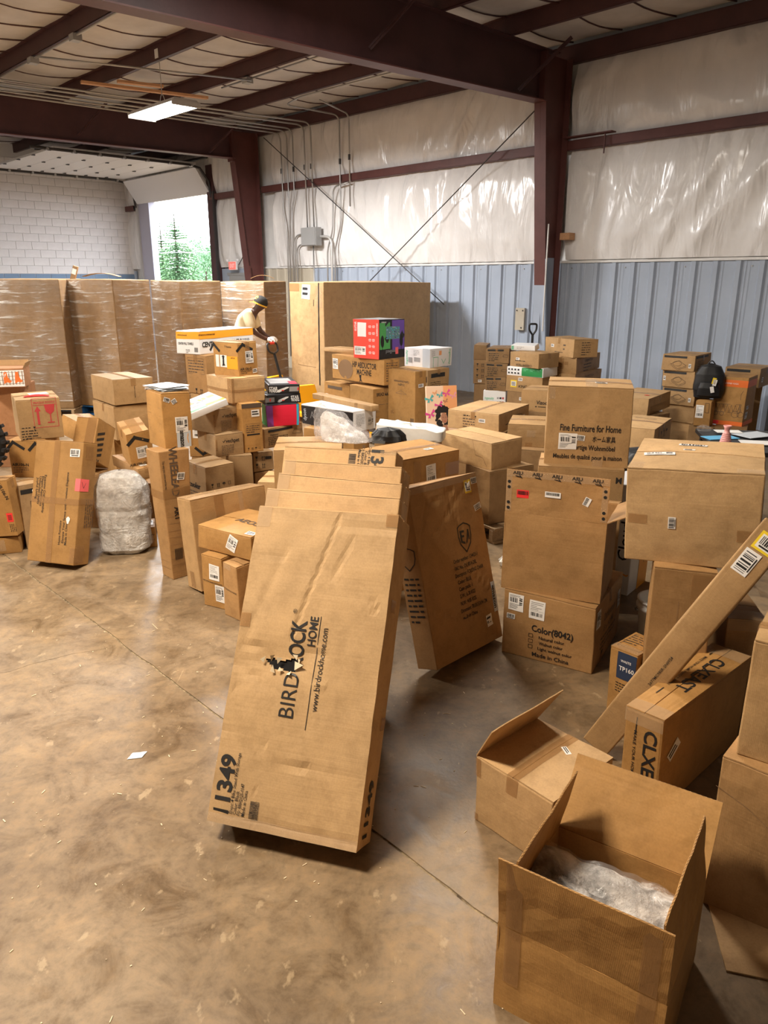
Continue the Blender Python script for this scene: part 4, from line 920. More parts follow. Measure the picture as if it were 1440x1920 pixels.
for i in range(9):                                                     # ragged paper
    t = i / 9 * k; j = int(t); p0 = Vector((cut[j][0], cut[j][1])); n_ = p0.normalized(); tn = Vector((-n_.y, n_.x)); l = rt.uniform(.010, .022) + (.020 if i == 5 else 0); a_ = rt.uniform(.010, .018)
    m = MB(); lift = rt.uniform(.006, .012)
    q = [p0 - tn * a_, p0 + tn * a_, p0 + n_ * l + tn * rt.uniform(-.006, .006)]
    m.add([(cx + q[0].x, -.003, cz + q[0].y), (cx + q[1].x, -.003, cz + q[1].y), (cx + q[2].x, -.003 - lift, cz + q[2].y), (cx + q[0].x, -.0042, cz + q[0].y), (cx + q[1].x, -.0042, cz + q[1].y), (cx + q[2].x, -.0042 - lift, cz + q[2].y)], [(0, 1, 2), (3, 5, 4), (0, 3, 4, 1), (1, 4, 5, 2), (2, 5, 3, 0)])
    m.obj('torn_paper', 'debris', b.root)
for kx, lab, tn in (('D2', 'second kraft carton in the leaning stack, just behind the torn one', 'light'), ('D3', 'third kraft carton in the leaning stack, taped at its upper left corner', 'light'), ('D4', 'fourth kraft carton in the leaning stack', 'light')):
    b = Box(kx, lab, tn, n=6, jit=.006, group='leaning bike-stand cartons', tape=False); b.tape('F', 0, .92, .1, 1, 'tape_clear'); b.tape('R', .2, .90, .8, .99, 'tape_clear'); b.txt('R', .45, .11, '11349', .075, 90, 'ink', .03, .2); b.done()
b = Box('D5', 'rearmost kraft carton in the leaning stack, with upside-down digits at its top', 'light', n=6, jit=.006, group='leaning bike-stand cartons', tape=False)
b.txt('F', .84, .955, '11349', .085, -90, 'ink', .03, .205); b.rects('F', .62, .955, bars_, -90)
for i, t in enumerate(('Desc: 4 Bike Stand', 'Color: Black', 'PO: BRH2025-0147', 'Made in China')): b.txt('F', .77 - i * .03, .955, t, .019, -90, 'ink', .006)
b.tape('F', .86, .985, 1, 1, 'tape_clear'); b.tape('T', 0, 0, 1, 1, 'tape_clear'); b.done()
# ------------------------------------------------------------------ around the leaning stack
b = DBox('E1', 'leaning kraft carton with a black shield logo and folding chair print', 'dark', n=30, jit=.01, bulge=.006, tape=False, dents=[(.05, .86, .6, .93, .008, .005), (.2, .7, .85, .96, .01, .004), (.5, .95, .62, .7, .02, .004), (.1, .3, .9, .12, .01, .004), (.0, .62, .2, .9, .01, .005), (.6, .5, .95, .3, .012, -.004), (.2, .05, .9, .03, .006, .004)])
sh = [(0, .072), (.035, .062), (.058, .05), (.058, .0), (.046, -.04), (0, -.085), (-.046, -.04), (-.058, 0), (-.058, .05), (-.035, .062)]
b.line('F', .66, .655, sh, .007, -2, 'ink', close=True)
for q in ([(-.042, .034), (-.004, .034), (-.004, .022), (-.028, .022), (-.028, .008), (-.008, .008), (-.008, -.004), (-.028, -.004), (-.028, -.022), (-.004, -.03), (-.004, -.042), (-.042, -.030)],): b.poly('F', .66, .655, [(x_, y_) for x_, y_ in q], -2)
b.poly('F', .66, .655, [(.004, -.044), (.016, -.036), (.026, .034), (.04, .034), (.04, -.02), (.030, -.024), (.030, .0), (.024, .02)], -2)
for i, t in enumerate(('Order number: 124423-1', 'FAC No.: DC-8014-DBL', 'Description: FOLDING CHAIR', 'Colour: BLUE', 'Case pack: 1', 'G.W.: 6.30 KGS', 'N.W.: 4.85 KGS', 'Dimension: 70.5X15X94 CM', 'Made in China')): b.txt('F', .47 + len(t) * .0068, .535 - i * .0405, t, .030, 0, 'ink', .012, .0104 * len(t))
b.label('F', .83, .93, .062, .072, 0, 'none', 'yellow', 'barcode_label'); b.label('F', .83, .93, .05, .052, 0, 'bar', lift=.001); b.label('F', .94, .955, .06, .035, 0, 'bar'); b.label('F', .93, .80, .07, .035, 10, 'bar'); b.patch('F', .93, .16, 1.0, .34, 'paper_grey', 'mailer_label'); b.txt('F', .962, .25, 'amazon', .045, -90, 'ink', .02, .13, .003); b.label('F', .83, .13, .055, .065, 4, 'code')
b.line('L', .5, .62, [(x_ * .75, y_ * .75) for x_, y_ in sh], .005, 0, 'ink', close=True); b.para('L', .5, .5, .09, 9, .028); b.tape('F', 0, .96, 1, 1, 'tape_clear'); b.done()
b = Box('E2', 'kraft carton with a white shipping slip behind the shield-logo carton', 'orange', n=6); b.label('F', .53, .86, .085, .125, 2, 'ship2'); b.tape('F', .25, .75, .36, .97); b.tape('F', .76, .82, 1, .92); b.label('T', .68, .3, .07, .035, 8, 'code')
for i in range(3): b.txt('F', .30, .80 - i * .03, 'Widex76.75mm', .022, 4, 'ink', .006)
b.done()
b = Box('C1', 'flat kraft carton standing on edge, shiny tape along its top', 'mid', n=8, tape=False, jit=.008); b.tape('T', 0, 0, 1, 1, 'tape_clear'); b.tape('F', .3, .7, .42, 1); b.tape('L', .3, .02, .62, .2); b.tape('F', .62, .75, .68, 1, 'tape_clear'); b.done()
b = Box('C2', 'kraft carton with slanted dark lettering resting on two small cartons', 'orange', n=6, bulge=.008, tape=False); b.txt('T', .62, .45, 'AEOSA', .075, -4, 'ink_soft', .02, .26, res=3); b.label('F', .66, .55, .075, .10, -22, 'ship'); b.txt('F', .66, .58, '2550', .03, -112, 'ink', .01).txt('F', .61, .5, 'FAT2', .03, -112, 'ink', .01); b.label('T', .9, .12, .07, .05, 5, 'code'); b.done()
b = Box('C3a', 'small upright kraft carton with two white labels beside the leaning stack', 'orange', n=5, tape=False); b.label('F', .62, .70, .085, .10, -3, 'ship2'); b.label('F', .80, .30, .07, .11, -3, 'ship'); b.txt('F', .5, .50, '100 POUNDS/FOOD', .014, -4, 'ink', .006, .16); b.done()
b = Box('C3b', 'small upright kraft carton with taped top edge beside the leaning stack', 'dark', n=5, tape=False); b.txt('F', .5, .52, 'FOLDING/CHAIR', .014, -6, 'ink', .006, .12); b.tape('F', .1, .9, .6, 1, 'tape_clear'); b.done()
b = Box('SUP', 'upright kraft carton hidden behind the leaning stack', 'mid', n=3); b.done()
b = Box('SUP2', 'kraft carton under the white poly bag', 'mid', n=3); b.done()
b = Box('B17', 'kraft carton behind the leaning stack under the bubble bag', 'mid', n=4); b.done()
b = Box('B18', 'low kraft carton in the gap left of the leaning stack', 'light', n=3); b.done()
# ------------------------------------------------------------------ left side
b = Box('b08', 'leaning kraft furniture carton printed Timeless Elegance with crossed brown tape', 'orange', n=10, jit=.006, bulge=.004, tape=False)
b.tape('F', .40, 0, .52, 1); b.tape('F', 0, .485, 1, .535); b.tape('R', 0, .495, 1, .545)
for i, t in enumerate(('Exquisite Craftsmanship', 'Elegant Aesthetics', 'Unmatched Quality', 'Joyful Living')): b.txt('F', .27 - i * .055, .655 - .0085 * len(t) / 2, t, .026, -90, 'ink', .008, .0118 * len(t))
b.txt('F', .66, .21 + .045, 'Home Furniture', .024, 90, 'ink', .008, .17).txt('F', .73, .21 + .25, 'Elevate Your Space with Timeless Elegance', .024, 90, 'ink', .008, .50).txt('F', .79, .21 + .04, 'Made in China', .024, 90, 'ink', .008, .16)
b.label('F', .84, .905, .078, .055, 0, 'bar'); b.patch('F', .90, .60, 1.0, .70, 'label_pink', 'sticker'); b.patch('R', .0, .60, .55, .70, 'label_pink', 'sticker'); b.line('R', .2, .65, [(-.02, .02), (0, -.02), (.02, .015)], .003); b.para('R', .5, .42, .2, 5, .022, 90, 'ink_soft'); b.tape('R', .2, .86, .7, .97); b.tape('R', .0, .02, .6, .16); b.tape('F', .9, .02, 1, .14)
m = MB(); m.add([b.D(b.pt('F', .815 + .035 * math.cos(a) * (1 + .3 * math.sin(3 * a)), .36 + .03 * math.sin(a), .003)) for a in [j * math.pi / 6 for j in range(12)]], [tuple(range(12))]); m.obj('torn_patch', 'paper', b.root); b.done()
b = Box('A13L', 'tall creased carton with sideways grey lettering under the carton with a grey mailer sticker', 'dark', n=10, jit=.004, flaps=False, taper={(0, 0, 1): (-.03, -.005, 0), (1, 0, 1): (.03, -.03, 0), (0, 1, 1): (-.03, .02, 0), (1, 1, 1): (.03, .0, 0)})
b.txt('F', .45, .84, 'WHEELEAD', .055, -90, 'ink_soft', .025, .34); b.txt('F', .12, .82, 'The way you come and the way', .016, -90, 'ink', .006, .2); b.txt('F', .45, .52, 'ART', .05, -90, 'ink', .02); b.label('F', .66, .80, .04, .05, -8, 'bar'); b.tape('F', 0, .64, 1, .72); b.tape('L', 0, .64, 1, .70)
for i in range(9):
    b.line('F', .5, .06 + i * .055, [(-.07, .004 * (i % 2)), (0, -.003), (.07, .003)], .0016, 0, 'ink_faint'); b.line('L', .5, .08 + i * .055, [(-.06, 0), (.06, .004)], .0016, 0, 'ink_faint')
b.rects('F', .4, .2, [(-.03 + i * .006, -.04, -.027 + i * .006, .04) for i in range(9)]); b.done()
b = Box('A13U', 'upright carton with a grey mailer sticker, on the tall creased carton', 'orange', n=8, jit=.008, tape=False)
b.label('F', .62, .42, .085, .105, 0, 'ship'); b.patch('F', .42, .0, .92, .30, 'paper_grey', 'mailer_label'); b.txt('F', .62, .16, 'amazon', .046, -90, 'ink', .03, .11, .003); b.line('F', .82, .16, [(0, .03), (-.006, 0), (0, -.03)], .004, 0, 'orange_print', .003); b.label('F', .18, .88, .04, .03, -20, 'bar'); b.label('F', .42, .85, .035, .03, 30, 'bar')
for i in range(4): b.line('L', .5, .3 + i * .14, [(-.11, .004), (.11, 0)], .0016, 0, 'ink_faint')
b.done()
for i, (dx, dy, ang, mt) in enumerate(((0, .02, 6, 'paper'), (.01, .03, -9, 'paper_grey'), (-.01, .04, 14, 'white_card'))):
    x, y, z, ya, _, _, w_, d_, h_ = P['A13U']; zz = z + h_ + .008 + i * .009
    m = MB(); m.grid(lambda u, v: (-.10 + .2 * u, -.12 + .24 * v, .004 + .006 * noise.noise((u * 3, v * 3, i))), 6, 6); m.grid(lambda u, v: (.10 - .2 * u, -.12 + .24 * v, -.003 + .004 * noise.noise((u * 3, v * 3, i))), 6, 6)
    o = m.obj('flat_mailer', mt); o.location = (x + dx - .09, y + dy + .11, zz); o.rotation_euler = (0, 0, R(ya + ang)); tag(o, ('white paper mailer lying lowest of three on the grey-sticker carton', 'grey mailer lying between two white ones on the grey-sticker carton', 'white mailer lying topmost of three on the grey-sticker carton')[i], 'mailer')
b = Box('A15', 'small kraft parcel with a white label on the floor beside the wrapped roll', 'orange', n=4, tape=False); b.label('T', .5, .5, .075, .12, 0, 'ship'); b.rects('F', .75, .5, [(-.015, -.02, .015, -.018), (-.015, .02, .015, .022), (-.015, -.02, -.013, .02)]); b.done()
b = Box('A3', 'upright carton with a CE mark behind the leaning furniture carton', 'grey', n=5); b.patch('F', .05, .86, .98, .93, 'ink'); b.txt('F', .75, .895, 'CE', .03, 0, 'paper', .02, None, .003); b.line('F', .7, .62, [(-.03, -.05), (.04, -.05), (.04, .06), (-.03, .06)], .003, close=True); b.rects('F', .75, .38, [(-.03, -.03, .02, -.02), (-.03, 0, .02, .01)]); b.done()
b = Box('A2', 'kraft carton with two black chevrons under the fragile box', 'orange', n=5); b.chevron('F', .22, .88, .12, .05, .022); b.chevron('F', .85, .85, .12, .05, .022); b.txt('F', .30, .36, 'AIR106-N', .032, 0, 'ink', .02); b.para('F', .30, .26, .12, 3, .016, 0, 'ink_soft'); b.label('F', .93, .62, .03, .10, 0, 'ship'); b.done()
b = Box('A1', 'kraft box with a red FRAGILE GOODS stamp and red strip on its lid', 'mid', n=7)
b.line('F', .63, .64, [(-.085, -.105), (.085, -.105), (.085, .115), (-.085, .115)], .004, 0, 'ink_red', close=True); b.txt('F', .63, .91, 'FRAGILE GOODS', .022, 0, 'ink_red', .02, .15); b.rects('F', .63, .85, [(-.08, -.002, .08, .002)], 0, 'ink_red')
b.poly('F', .74, .68, [(-.038, .05), (.038, .05), (.030, -.0), (0, -.025), (-.030, 0)], 0, 'ink_red'); b.rects('F', .74, .68, [(-.004, -.08, .004, -.02), (-.026, -.088, .026, -.08)], 0, 'ink_red'); b.rects('F', .46, .6, [(-.008, -.07, .008, .03)], 0, 'ink_red'); b.poly('F', .46, .6, [(-.022, .03), (.022, .03), (0, .07)], 0, 'ink_red')
b.para('F', .22, .30, .10, 1, .018); b.icons('F', .34, .29, .03, 1); b.para('F', .22, .22, .11, 4, .02); b.txt('F', .3, .05, 'MADE IN CHINA', .014, 0, 'ink', .01); b.done()
x, y, z, ya, _, _, w_, d_, h_ = P['A1']
m = MB(); m.grid(lambda u, v: (-.09 + .18 * u, -.02 + .04 * v + .01 * math.sin(u * 3), .006 + .012 * math.sin(u * 3.14) * math.sin(v * 3.14)), 10, 4); m.grid(lambda u, v: (.09 - .18 * u, -.02 + .04 * v + .01 * math.sin((1 - u) * 3), .001), 10, 4); o = m.obj('red_pouch', 'label_red'); o.location = (x - .05, y + .10, z + h_ + .005); o.rotation_euler = (0, 0, R(20)); tag(o, 'flat red pouch lying on the fragile box', 'pouch')
m = MB(); m.box((-.07, -.05, 0), (.07, .05, .003)); o = m.obj('envelope', 'paper'); o.location = (x - .10, y + .24, z + h_ + .006); o.rotation_euler = (0, 0, R(35)); tag(o, 'white envelope lying on the fragile box', 'envelope')
b = Box('A5', 'low kraft carton on the floor at the left edge', 'orange', n=4); b.tape('F', .4, .2, .75, .9, 'tape_clear'); b.done()
b = Box('A4', 'tilted carton with a red label at the left edge', 'orange', n=5); b.txt('F', .90, .82, 'AIR106-N', .034, -72, 'ink', .015); b.patch('F', .86, .26, .98, .42, 'label_red', 'sticker'); b.rects('F', .92, .34, [(-.014, -.02 + i * .006, .014, -.017 + i * .006) for i in range(7)]); b.para('F', .9, .15, .06, 4, .012, 90); b.done()
b = Box('A6', 'open tray printed with a white lattice and brown figures at the left edge', 'red', n=5, flaps=False, name='printed_tray'); b.patch('F', 0, .05, 1, .9, 'paper', 'printed_band')
for i in range(14): b.rects('F', (i + .5) / 14, .5, [(-.004, -.07, .004, .07)], 0, 'ink_faint', .0022)
for i in range(4): b.rects('F', .5, .2 + i * .2, [(-b.w * .5, -.002, b.w * .5, .002)], 0, 'ink_faint', .0022)
for u_ in (.62, .86):
    b.poly('F', u_, .5, [(-.02, .06), (.008, .066), (.012, .02), (.03, -.02), (.05, -.03), (.03, -.05), (.0, -.04), (-.03, -.06), (-.028, -.01)], 0, 'orange_box', .0026)
b.done()
m = MB(); x, y, z, ya, _, _, w_, d_, h_ = P['A6']
sheet(m, lambda u, v: (-w_ / 2 + w_ * u, d_ - .004, h_ + .06 * v), .004, 4, 2, (0, 1, 0)); sheet(m, lambda u, v: (w_ / 2 - .002 + .03 * v, d_ * u, h_ + .055 * v), .004, 4, 2, (1, 0, 0)); m.obj('flap', 'kraft_light', b.root)
b = Box('A7', 'dark reddish carton under the lattice tray at the left edge', 'red', n=4); b.done()
b = Box('A7s', 'reddish carton at the bottom of the left edge stack', 'red', n=3); b.done()
b = Box('A8', 'tilted kraft box tucked behind the fragile box', 'orange', n=4); b.done()
b = Box('A8s', 'kraft carton below the tilted box behind the fragile box', 'dark', n=3); b.done()
b = Box('A9', 'tilted kraft carton with black hazard stripes above the wrapped roll', 'orange', n=5, tape=False); b.tape('F', .55, 0, .95, 1)
for i in range(5): b.poly('R', .25, .62 - i * .13, [(-.05, -.012), (.06, .028), (.06, .05), (-.05, .01)])
b.rects('R', .2, .04, [(-.02 + i * .03, -.008, -.006 + i * .03, .008) for i in range(3)]); b.done()
b = Box('A9s', 'kraft carton under the hazard-striped carton', 'dark', n=3); b.done()
b = Box('A10', 'light plain carton on top of the back left stack', 'mid', n=6, seam='y'); b.txt('F', .52, .5, 'MADE IN CHINA', .012, 90, 'ink', .006, .12); b.done()
b = Box('A11', 'light plain carton second in the back left stack', 'mid', n=6); b.done()
b = Box('A11b', 'kraft carton at the bottom of the back left stack', 'orange', n=4); b.done()
b = Box('A12', 'tipped carton with a black chevron above the wrapped bedding roll', 'orange', n=6); b.chevron('F', .45, .80, .14, .045, .026); b.label('F', .56, .44, .085, .095, 0, 'ship'); b.txt('F', .28, .13, 'AIR106-G', .03, 0, 'ink', .02); b.para('F', .3, .05, .1, 2, .012); b.label('F', .86, .16, .05, .035, 0, 'bar'); b.tape('T', .3, 0, .75, 1); b.done()
b = Box('A16', 'long low carton under the tipped chevron carton', 'dark', n=4); b.label('T', .85, .5, .06, .05); b.done()
b = Box('A16s', 'kraft carton supporting the long low carton', 'dark', n=3); b.done()
b = Box('A17', 'dark carton with white tags behind the creased tall carton', 'dark', n=3); b.label('F', .6, .8, .04, .05, 0, 'code'); b.label('F', .6, .4, .04, .06, 0, 'code'); b.done()
# ------------------------------------------------------------------ centre left pile
b = Box('B14', 'kraft carton printed cooler with a row of handling symbols', 'grey', n=5); b.txt('L', .45, .78, 'cooler', .06, 0, 'ink', .025, .17); b.para('L', .45, .70, .18, 6, .022, 0, 'ink_soft'); b.icons('F', .5, .80, .032, 4); b.line('F', .5, .66, [(-.095, -.05), (.095, -.05), (.095, .05), (-.095, .05)], .0018, close=True); b.rects('F', .5, .66, [(-.095, -.001, .095, .001), (-.095, .024, .095, .0255), (0, -.05, .0015, .05)]); b.done()
b = Box('B15', 'plain kraft carton under the pair with rounded lettering', 'grey', n=4); b.done()
b = Box('B9', 'kraft carton with a large white label behind the grey-sticker carton', 'orange', n=4); b.label('F', .5, .70, .14, .11, -3, 'ship2'); b.chevron('F', .62, .16, .15, -.05, .024); b.txt('F', .9, .7, 'AIR', .025, -90); b.done()
b = Box('B9s', 'kraft carton supporting the carton with a large white label', 'dark', n=3); b.done()
for kx, lab in (('B7', 'lower of two small kraft cartons with rounded black lettering'), ('B6', 'upper of two small kraft cartons with rounded black lettering')):
    b = Box(kx, lab, 'grey', n=5, group='cartons with rounded lettering'); b.txt('F', .54, .70, '\u2713vechpet', .045, 0, 'ink', .012, .14); b.para('F', .42, .48, .10, 7, .012, 0, 'ink_soft'); b.tape('F', .0, .3, .06, .8); b.done()
b = Box('B8', 'tall kraft carton with a white label beside the two rounded-lettering cartons', 'orange', n=5); b.patch('F', 0, .91, 1, 1, 'ink_soft'); b.label('F', .66, .80, .07, .055, 0, 'code'); b.line('F', .5, .5, [(-.06, -.035), (.06, -.035), (.06, .035), (-.06, .035)], .0015, 0, 'ink_soft', close=True); b.para('F', .5, .54, .11, 4, .016, 0, 'ink_soft'); b.rects('F', .5, .37, [(-.055, -.006, .055, .006)]); b.icons('F', .5, .08, .022, 4); b.done()
b = Box('B16', 'small kraft carton with a grid of handling symbols', 'grey', n=4); b.icons('F', .32, .68, .04, 2); b.icons('F', .32, .3, .04, 2); b.rects('F', .74, .68, [(-.03, -.012, .03, .012)]); b.done()
b = Box('B16s', 'dark carton below the symbol carton', 'dark', n=3); b.done()
b = Box('B13', 'kraft carton printed with a feature list under the striped box', 'mid', n=5); b.patch('F', .1, .80, .72, .92, 'ink'); b.txt('F', .25, .66, 'Features:', .022, 0, 'ink', .01); b.para('F', .34, .52, .2, 5, .015); b.line('F', .83, .62, [(-.05, -.012), (.04, -.02), (.05, .01), (-.03, .018)], .002, close=True); b.done()
b = Box('B12', 'box with green end, purple and red front and cyan stripe', mat='crimson', tone=None, name='printed_box', n=4, flaps=False); b.patch('F', 0, 0, .19, 1, 'purple'); b.patch('F', .90, 0, .97, 1, 'cyan'); b.patch('L', 0, 0, 1, 1, 'green_print'); b.patch('T', 0, 0, 1, 1, 'black_card'); b.done()
for kx, lab, fl_ in (('B11', 'lower of two flat black boxes with spaceship pictures', 1), ('B10', 'upper of two flat black boxes with spaceship pictures', 0)):
    b = Box(kx, lab, mat='black_card', tone=None, name='printed_box', n=4, flaps=False, bulge=.002, group='flat black toy boxes')
    u_ = .82 if fl_ else .16
    b.txt('F', u_, .62, 'STAR', .036, 0, 'white_card', .03, .075).txt('F', u_, .34, 'WARS', .036, 0, 'white_card', .03, .075)
    b.poly('F', .46, .45, [(-.05, -.018), (-.03, -.022), (.05, .014), (.052, .022), (.03, .022), (-.04, .0)], 0, 'white_card'); b.rects('F', .46, .4, [(-.01, -.006, .012, .002)], 0, 'red_print'); b.rects('F', .08 if fl_ else .82, .5, [(-.04, -.02, .04, .02)], 0, 'grey_print'); b.rects('F', .09 if fl_ else .95, .5, [(-.006, -.012, .006, .012)], 0, 'red_print')
    b.patch('T', .1, .15, .85, .8, 'grey_print'); b.patch('T', .7, .05, .95, .4, 'crimson', off=.0024); b.done()
b = Box('B4', 'light kraft carton with crossed tape under the chevron carton', 'light', n=6, seam='y', tape=False); b.tape('F', 0, .42, 1, .54); b.tape('L', .86, 0, 1, 1); b.tape('F', 0, 0, .07, 1); b.tape('L', 0, .42, 1, .54); b.done()
b = Box('B3', 'carton with an orange lamp picture panel and black chevrons', 'orange', n=6); b.chevron('F', .08, .84, .10, .05, .022); b.chevron('R', .35, .86, .16, .045, .022); b.txt('F', .62, .88, 'Y home', .024, 0, 'ink', .01); b.patch('F', .10, .26, .24, .62, 'paper'); b.patch('F', .28, .26, .56, .62, 'paper'); b.patch('F', .56, .22, .98, .60, 'orange_print')
b.poly('F', .42, .44, [(-.02, .035), (0, .048), (.02, .035), (.012, .03), (.012, -.02), (.022, -.035), (-.018, -.04), (-.01, -.02), (-.01, .03)]); b.txt('F', .80, .55, 'AIR106', .016, 0, 'ink', .01, None, .003); b.label('R', .56, .56, .085, .095, 0, 'ship'); b.txt('R', .35, .22, 'AIR106-G', .03, 0, 'ink', .02); b.para('R', .35, .14, .11, 2, .014); b.label('R', .82, .14, .05, .035, 4, 'code'); b.done()
b = Box('B2', 'kraft carton under the white paper-towel box', 'dark', n=5); b.line('L', .5, .72, [(-.11, -.07), (.11, -.07), (.11, .07), (-.11, .07)], .002, 0, 'ink_soft', close=True); b.para('L', .5, .84, .2, 5, .025, 0, 'ink_soft'); b.icons('L', .55, .08, .05, 2); b.done()
b = Box('B2s', 'kraft carton at the floor under the paper-towel stack', 'mid', n=3); b.done(); b = Box('B2su', 'kraft carton in the middle of the paper-towel stack', 'mid', n=3); b.done()
b = Box('B1', 'white box with an orange band lettered CENTER PULL TOWELS', mat='white_card', tone=None, name='printed_box', n=5, tape=False); b.patch('F', 0, .66, 1, .97, 'orange_print'); b.patch('L', 0, .66, 1, .97, 'orange_print'); b.txt('F', .12, .85, 'amazoncommercial', .026, 0, 'ink', .01, .2, .003); b.txt('L', .28, .84, 'amazoncommercial', .02, 0, 'ink', .01, .12, .003); b.txt('F', .40, .42, 'CENTER PULL TOWELS', .062, 0, 'ink', .03, .52); b.txt('L', .42, .46, 'CENTER PULL TOWELS', .03, 0, 'ink', .02, .19); b.rects('L', .85, .2, [(-.02 + i * .006, -.02, -.017 + i * .006, .02) for i in range(7)]); b.para('F', .85, .5, .1, 4, .014); b.para('L', .5, .18, .05, 3, .012); b.done()
b = Box('B5', 'flat white box with a picture of grey handles and a green stripe', mat='white_card', tone=None, name='printed_box', n=4, flaps=False, bulge=.002); b.patch('T', .05, .30, .98, .98, 'grey_print'); b.patch('T', .0, .02, .5, .12, 'green_print'); b.patch('T', .5, .05, .98, .2, 'yellow')
for u_ in (.3, .62, .85): b.rects('T', u_, .62, [(-.03, -.02, .03, .02)], 0, 'peach_orange', .0024)
b.line('T', .5, .6, [(-.05, .02), (-.04, -.03), (.03, -.03), (.04, .02)], .008, 0, 'black_card', .0026); b.patch('T', .2, .32, .4, .48, 'white_card', off=.0026); b.done()
# ------------------------------------------------------------------ carts at the back
b = Box('E13', 'tall plain carton with upside-down lettering on the yellow cart', 'orange', n=5); b.txt('F', .5, .80, 'Castle Disseminator', .042, 180, 'ink_soft', .01, .28).txt('F', .5, .74, 'S-Lights', .042, 180, 'ink_soft', .01, .12); b.line('F', .5, .35, [(0, -.22), (0, .22)], .005, 0, 'ink_faint'); b.line('F', .5, .6, [(-.1, -.01), (0, .03), (.1, -.01)], .005, 0, 'ink_faint', close=True); b.label('R', .5, .75, .09, .045, 0, 'code'); b.tape('F', .1, .2, .22, .27); b.rects('F', .9, .13, [(-.03 + i * .008, -.03, -.026 + i * .008, .03) for i in range(8)], 0, 'ink_soft'); b.done()
b = Box('E6', 'kraft carton printed BREAD MACHINE on the yellow cart', 'orange', n=5); b.txt('R', .52, .84, 'BREAD MACHINE', .06, 0, 'ink', .02, .3); b.line('R', .5, .42, [(-.15, -.10), (.15, -.10), (.15, .02), (.08, .06), (-.1, .06), (-.15, .02)], .005, 0, 'ink_soft', close=True); b.line('R', .5, .35, [(-.15, .0), (.15, .0)], .004, 0, 'ink_soft'); b.done()
b = Box('E7', 'kraft carton with a dark strip left of the BREAD MACHINE box', 'orange', n=5); b.patch('F', .15, .80, .72, .90, 'ink_soft'); b.label('F', .12, .5, .06, .09, 0, 'code'); b.line('F', .6, .45, [(-.12, -.06), (.12, -.05), (.1, .05), (-.08, .06)], .004, 0, 'ink_soft', close=True); b.done()
b = Box('E8', 'long kraft carton printed HIP ABDUCTOR MACHINE', 'orange', n=6); b.txt('F', .64, .70, 'HIP ABDUCTOR', .105, 0, 'ink', .02, .50).txt('F', .64, .42, 'MACHINE', .105, 0, 'ink', .02, .30); b.poly('F', .57, .13, [(-.03, -.05), (-.015, 0), (-.03, .05), (.02, .06), (.01, 0), (.04, -.05), (.0, -.02)]); b.label('F', .07, .62, .12, .14, 0, 'ship'); b.poly('F', .28, .45, [(.16 * math.cos(a), .13 * math.sin(a)) for a in [j * math.pi / 10 for j in range(20)]], 0, 'ink_faint', .0016); b.para('R', .5, .85, .2, 8, .032, 0, 'ink_soft'); b.done()
b = Box('E9', 'flat tray-shaped carton lying behind the red gaming box', 'mid', n=4); b.done()
b = Box('E10', 'red gaming-room box with green and purple glow and a pink sticker', mat='red_print', tone=None, name='printed_box', n=5, flaps=False, bulge=.003)
b.patch('T', 0, 0, 1, 1, 'grey_print'); b.patch('R', 0, 0, 1, 1, 'black_card'); b.patch('R', .02, .25, .42, .92, 'green_glow', off=.0022); b.patch('R', .50, .22, .99, .98, 'violet_glow', off=.0022); b.patch('R', .26, .50, .80, .82, 'screen_print', off=.0028)
rg = random.Random(3)
for i in range(40): b.rects('R', rg.uniform(.28, .78), rg.uniform(.52, .80), [(-.008, -.006, .008, .006)], 0, rg.choice(['green_light', 'violet_glow', 'paper_grey', 'cyan', 'ink']), .0034)
for u_ in (.12, .86): b.poly('R', u_, .45, [(.035 * math.cos(a), .075 * math.sin(a)) for a in [j * math.pi / 8 for j in range(16)]], 0, 'ink', .0034); b.rects('R', u_, .30, [(-.004, -.04, .004, .04), (-.02, -.045, .02, -.038)], 0, 'ink', .0034)
b.patch('R', .62, .10, .74, .28, 'label_pink', 'sticker', .0036); b.txt('R', .18, .93, 'SUPERSONIC', .022, 0, 'white_card', .02, .1, .0036); b.para('R', .45, .2, .2, 3, .016, 0, 'paper_grey'); b.patch('F', .18, .56, .52, .92, 'white_card', off=.0022); b.label('F', .27, .20, .20, .11, 0, 'ship'); b.txt('F', .10, .82, 'GUITAR', .05, 90, 'white_card', .02, .12); b.txt('F', .93, .75, 'SUPERSONIC', .03, 90, 'white_card', .02, .16)
for uu in (.66, .80):
    for vv in (.82, .65, .48, .32, .16): b.rects('F', uu, vv, [(-.025, .0, .025, .006), (-.02, -.014, .02, -.008), (-.02, .012, .02, .016)], 0, 'white_card', .0022)
b.done()
b = Box('E12', 'kraft carton with printed end under the white appliance box', 'mid', n=5); b.patch('R', .15, .83, .8, .92, 'ink'); b.para('R', .35, .72, .2, 5, .025); b.line('R', .78, .62, [(-.06, -.02), (.06, -.02), (.06, .02), (-.06, .03)], .004, close=True); b.rects('F', .93, .8, [(-.02, -.04, .02, .04)]); b.done()
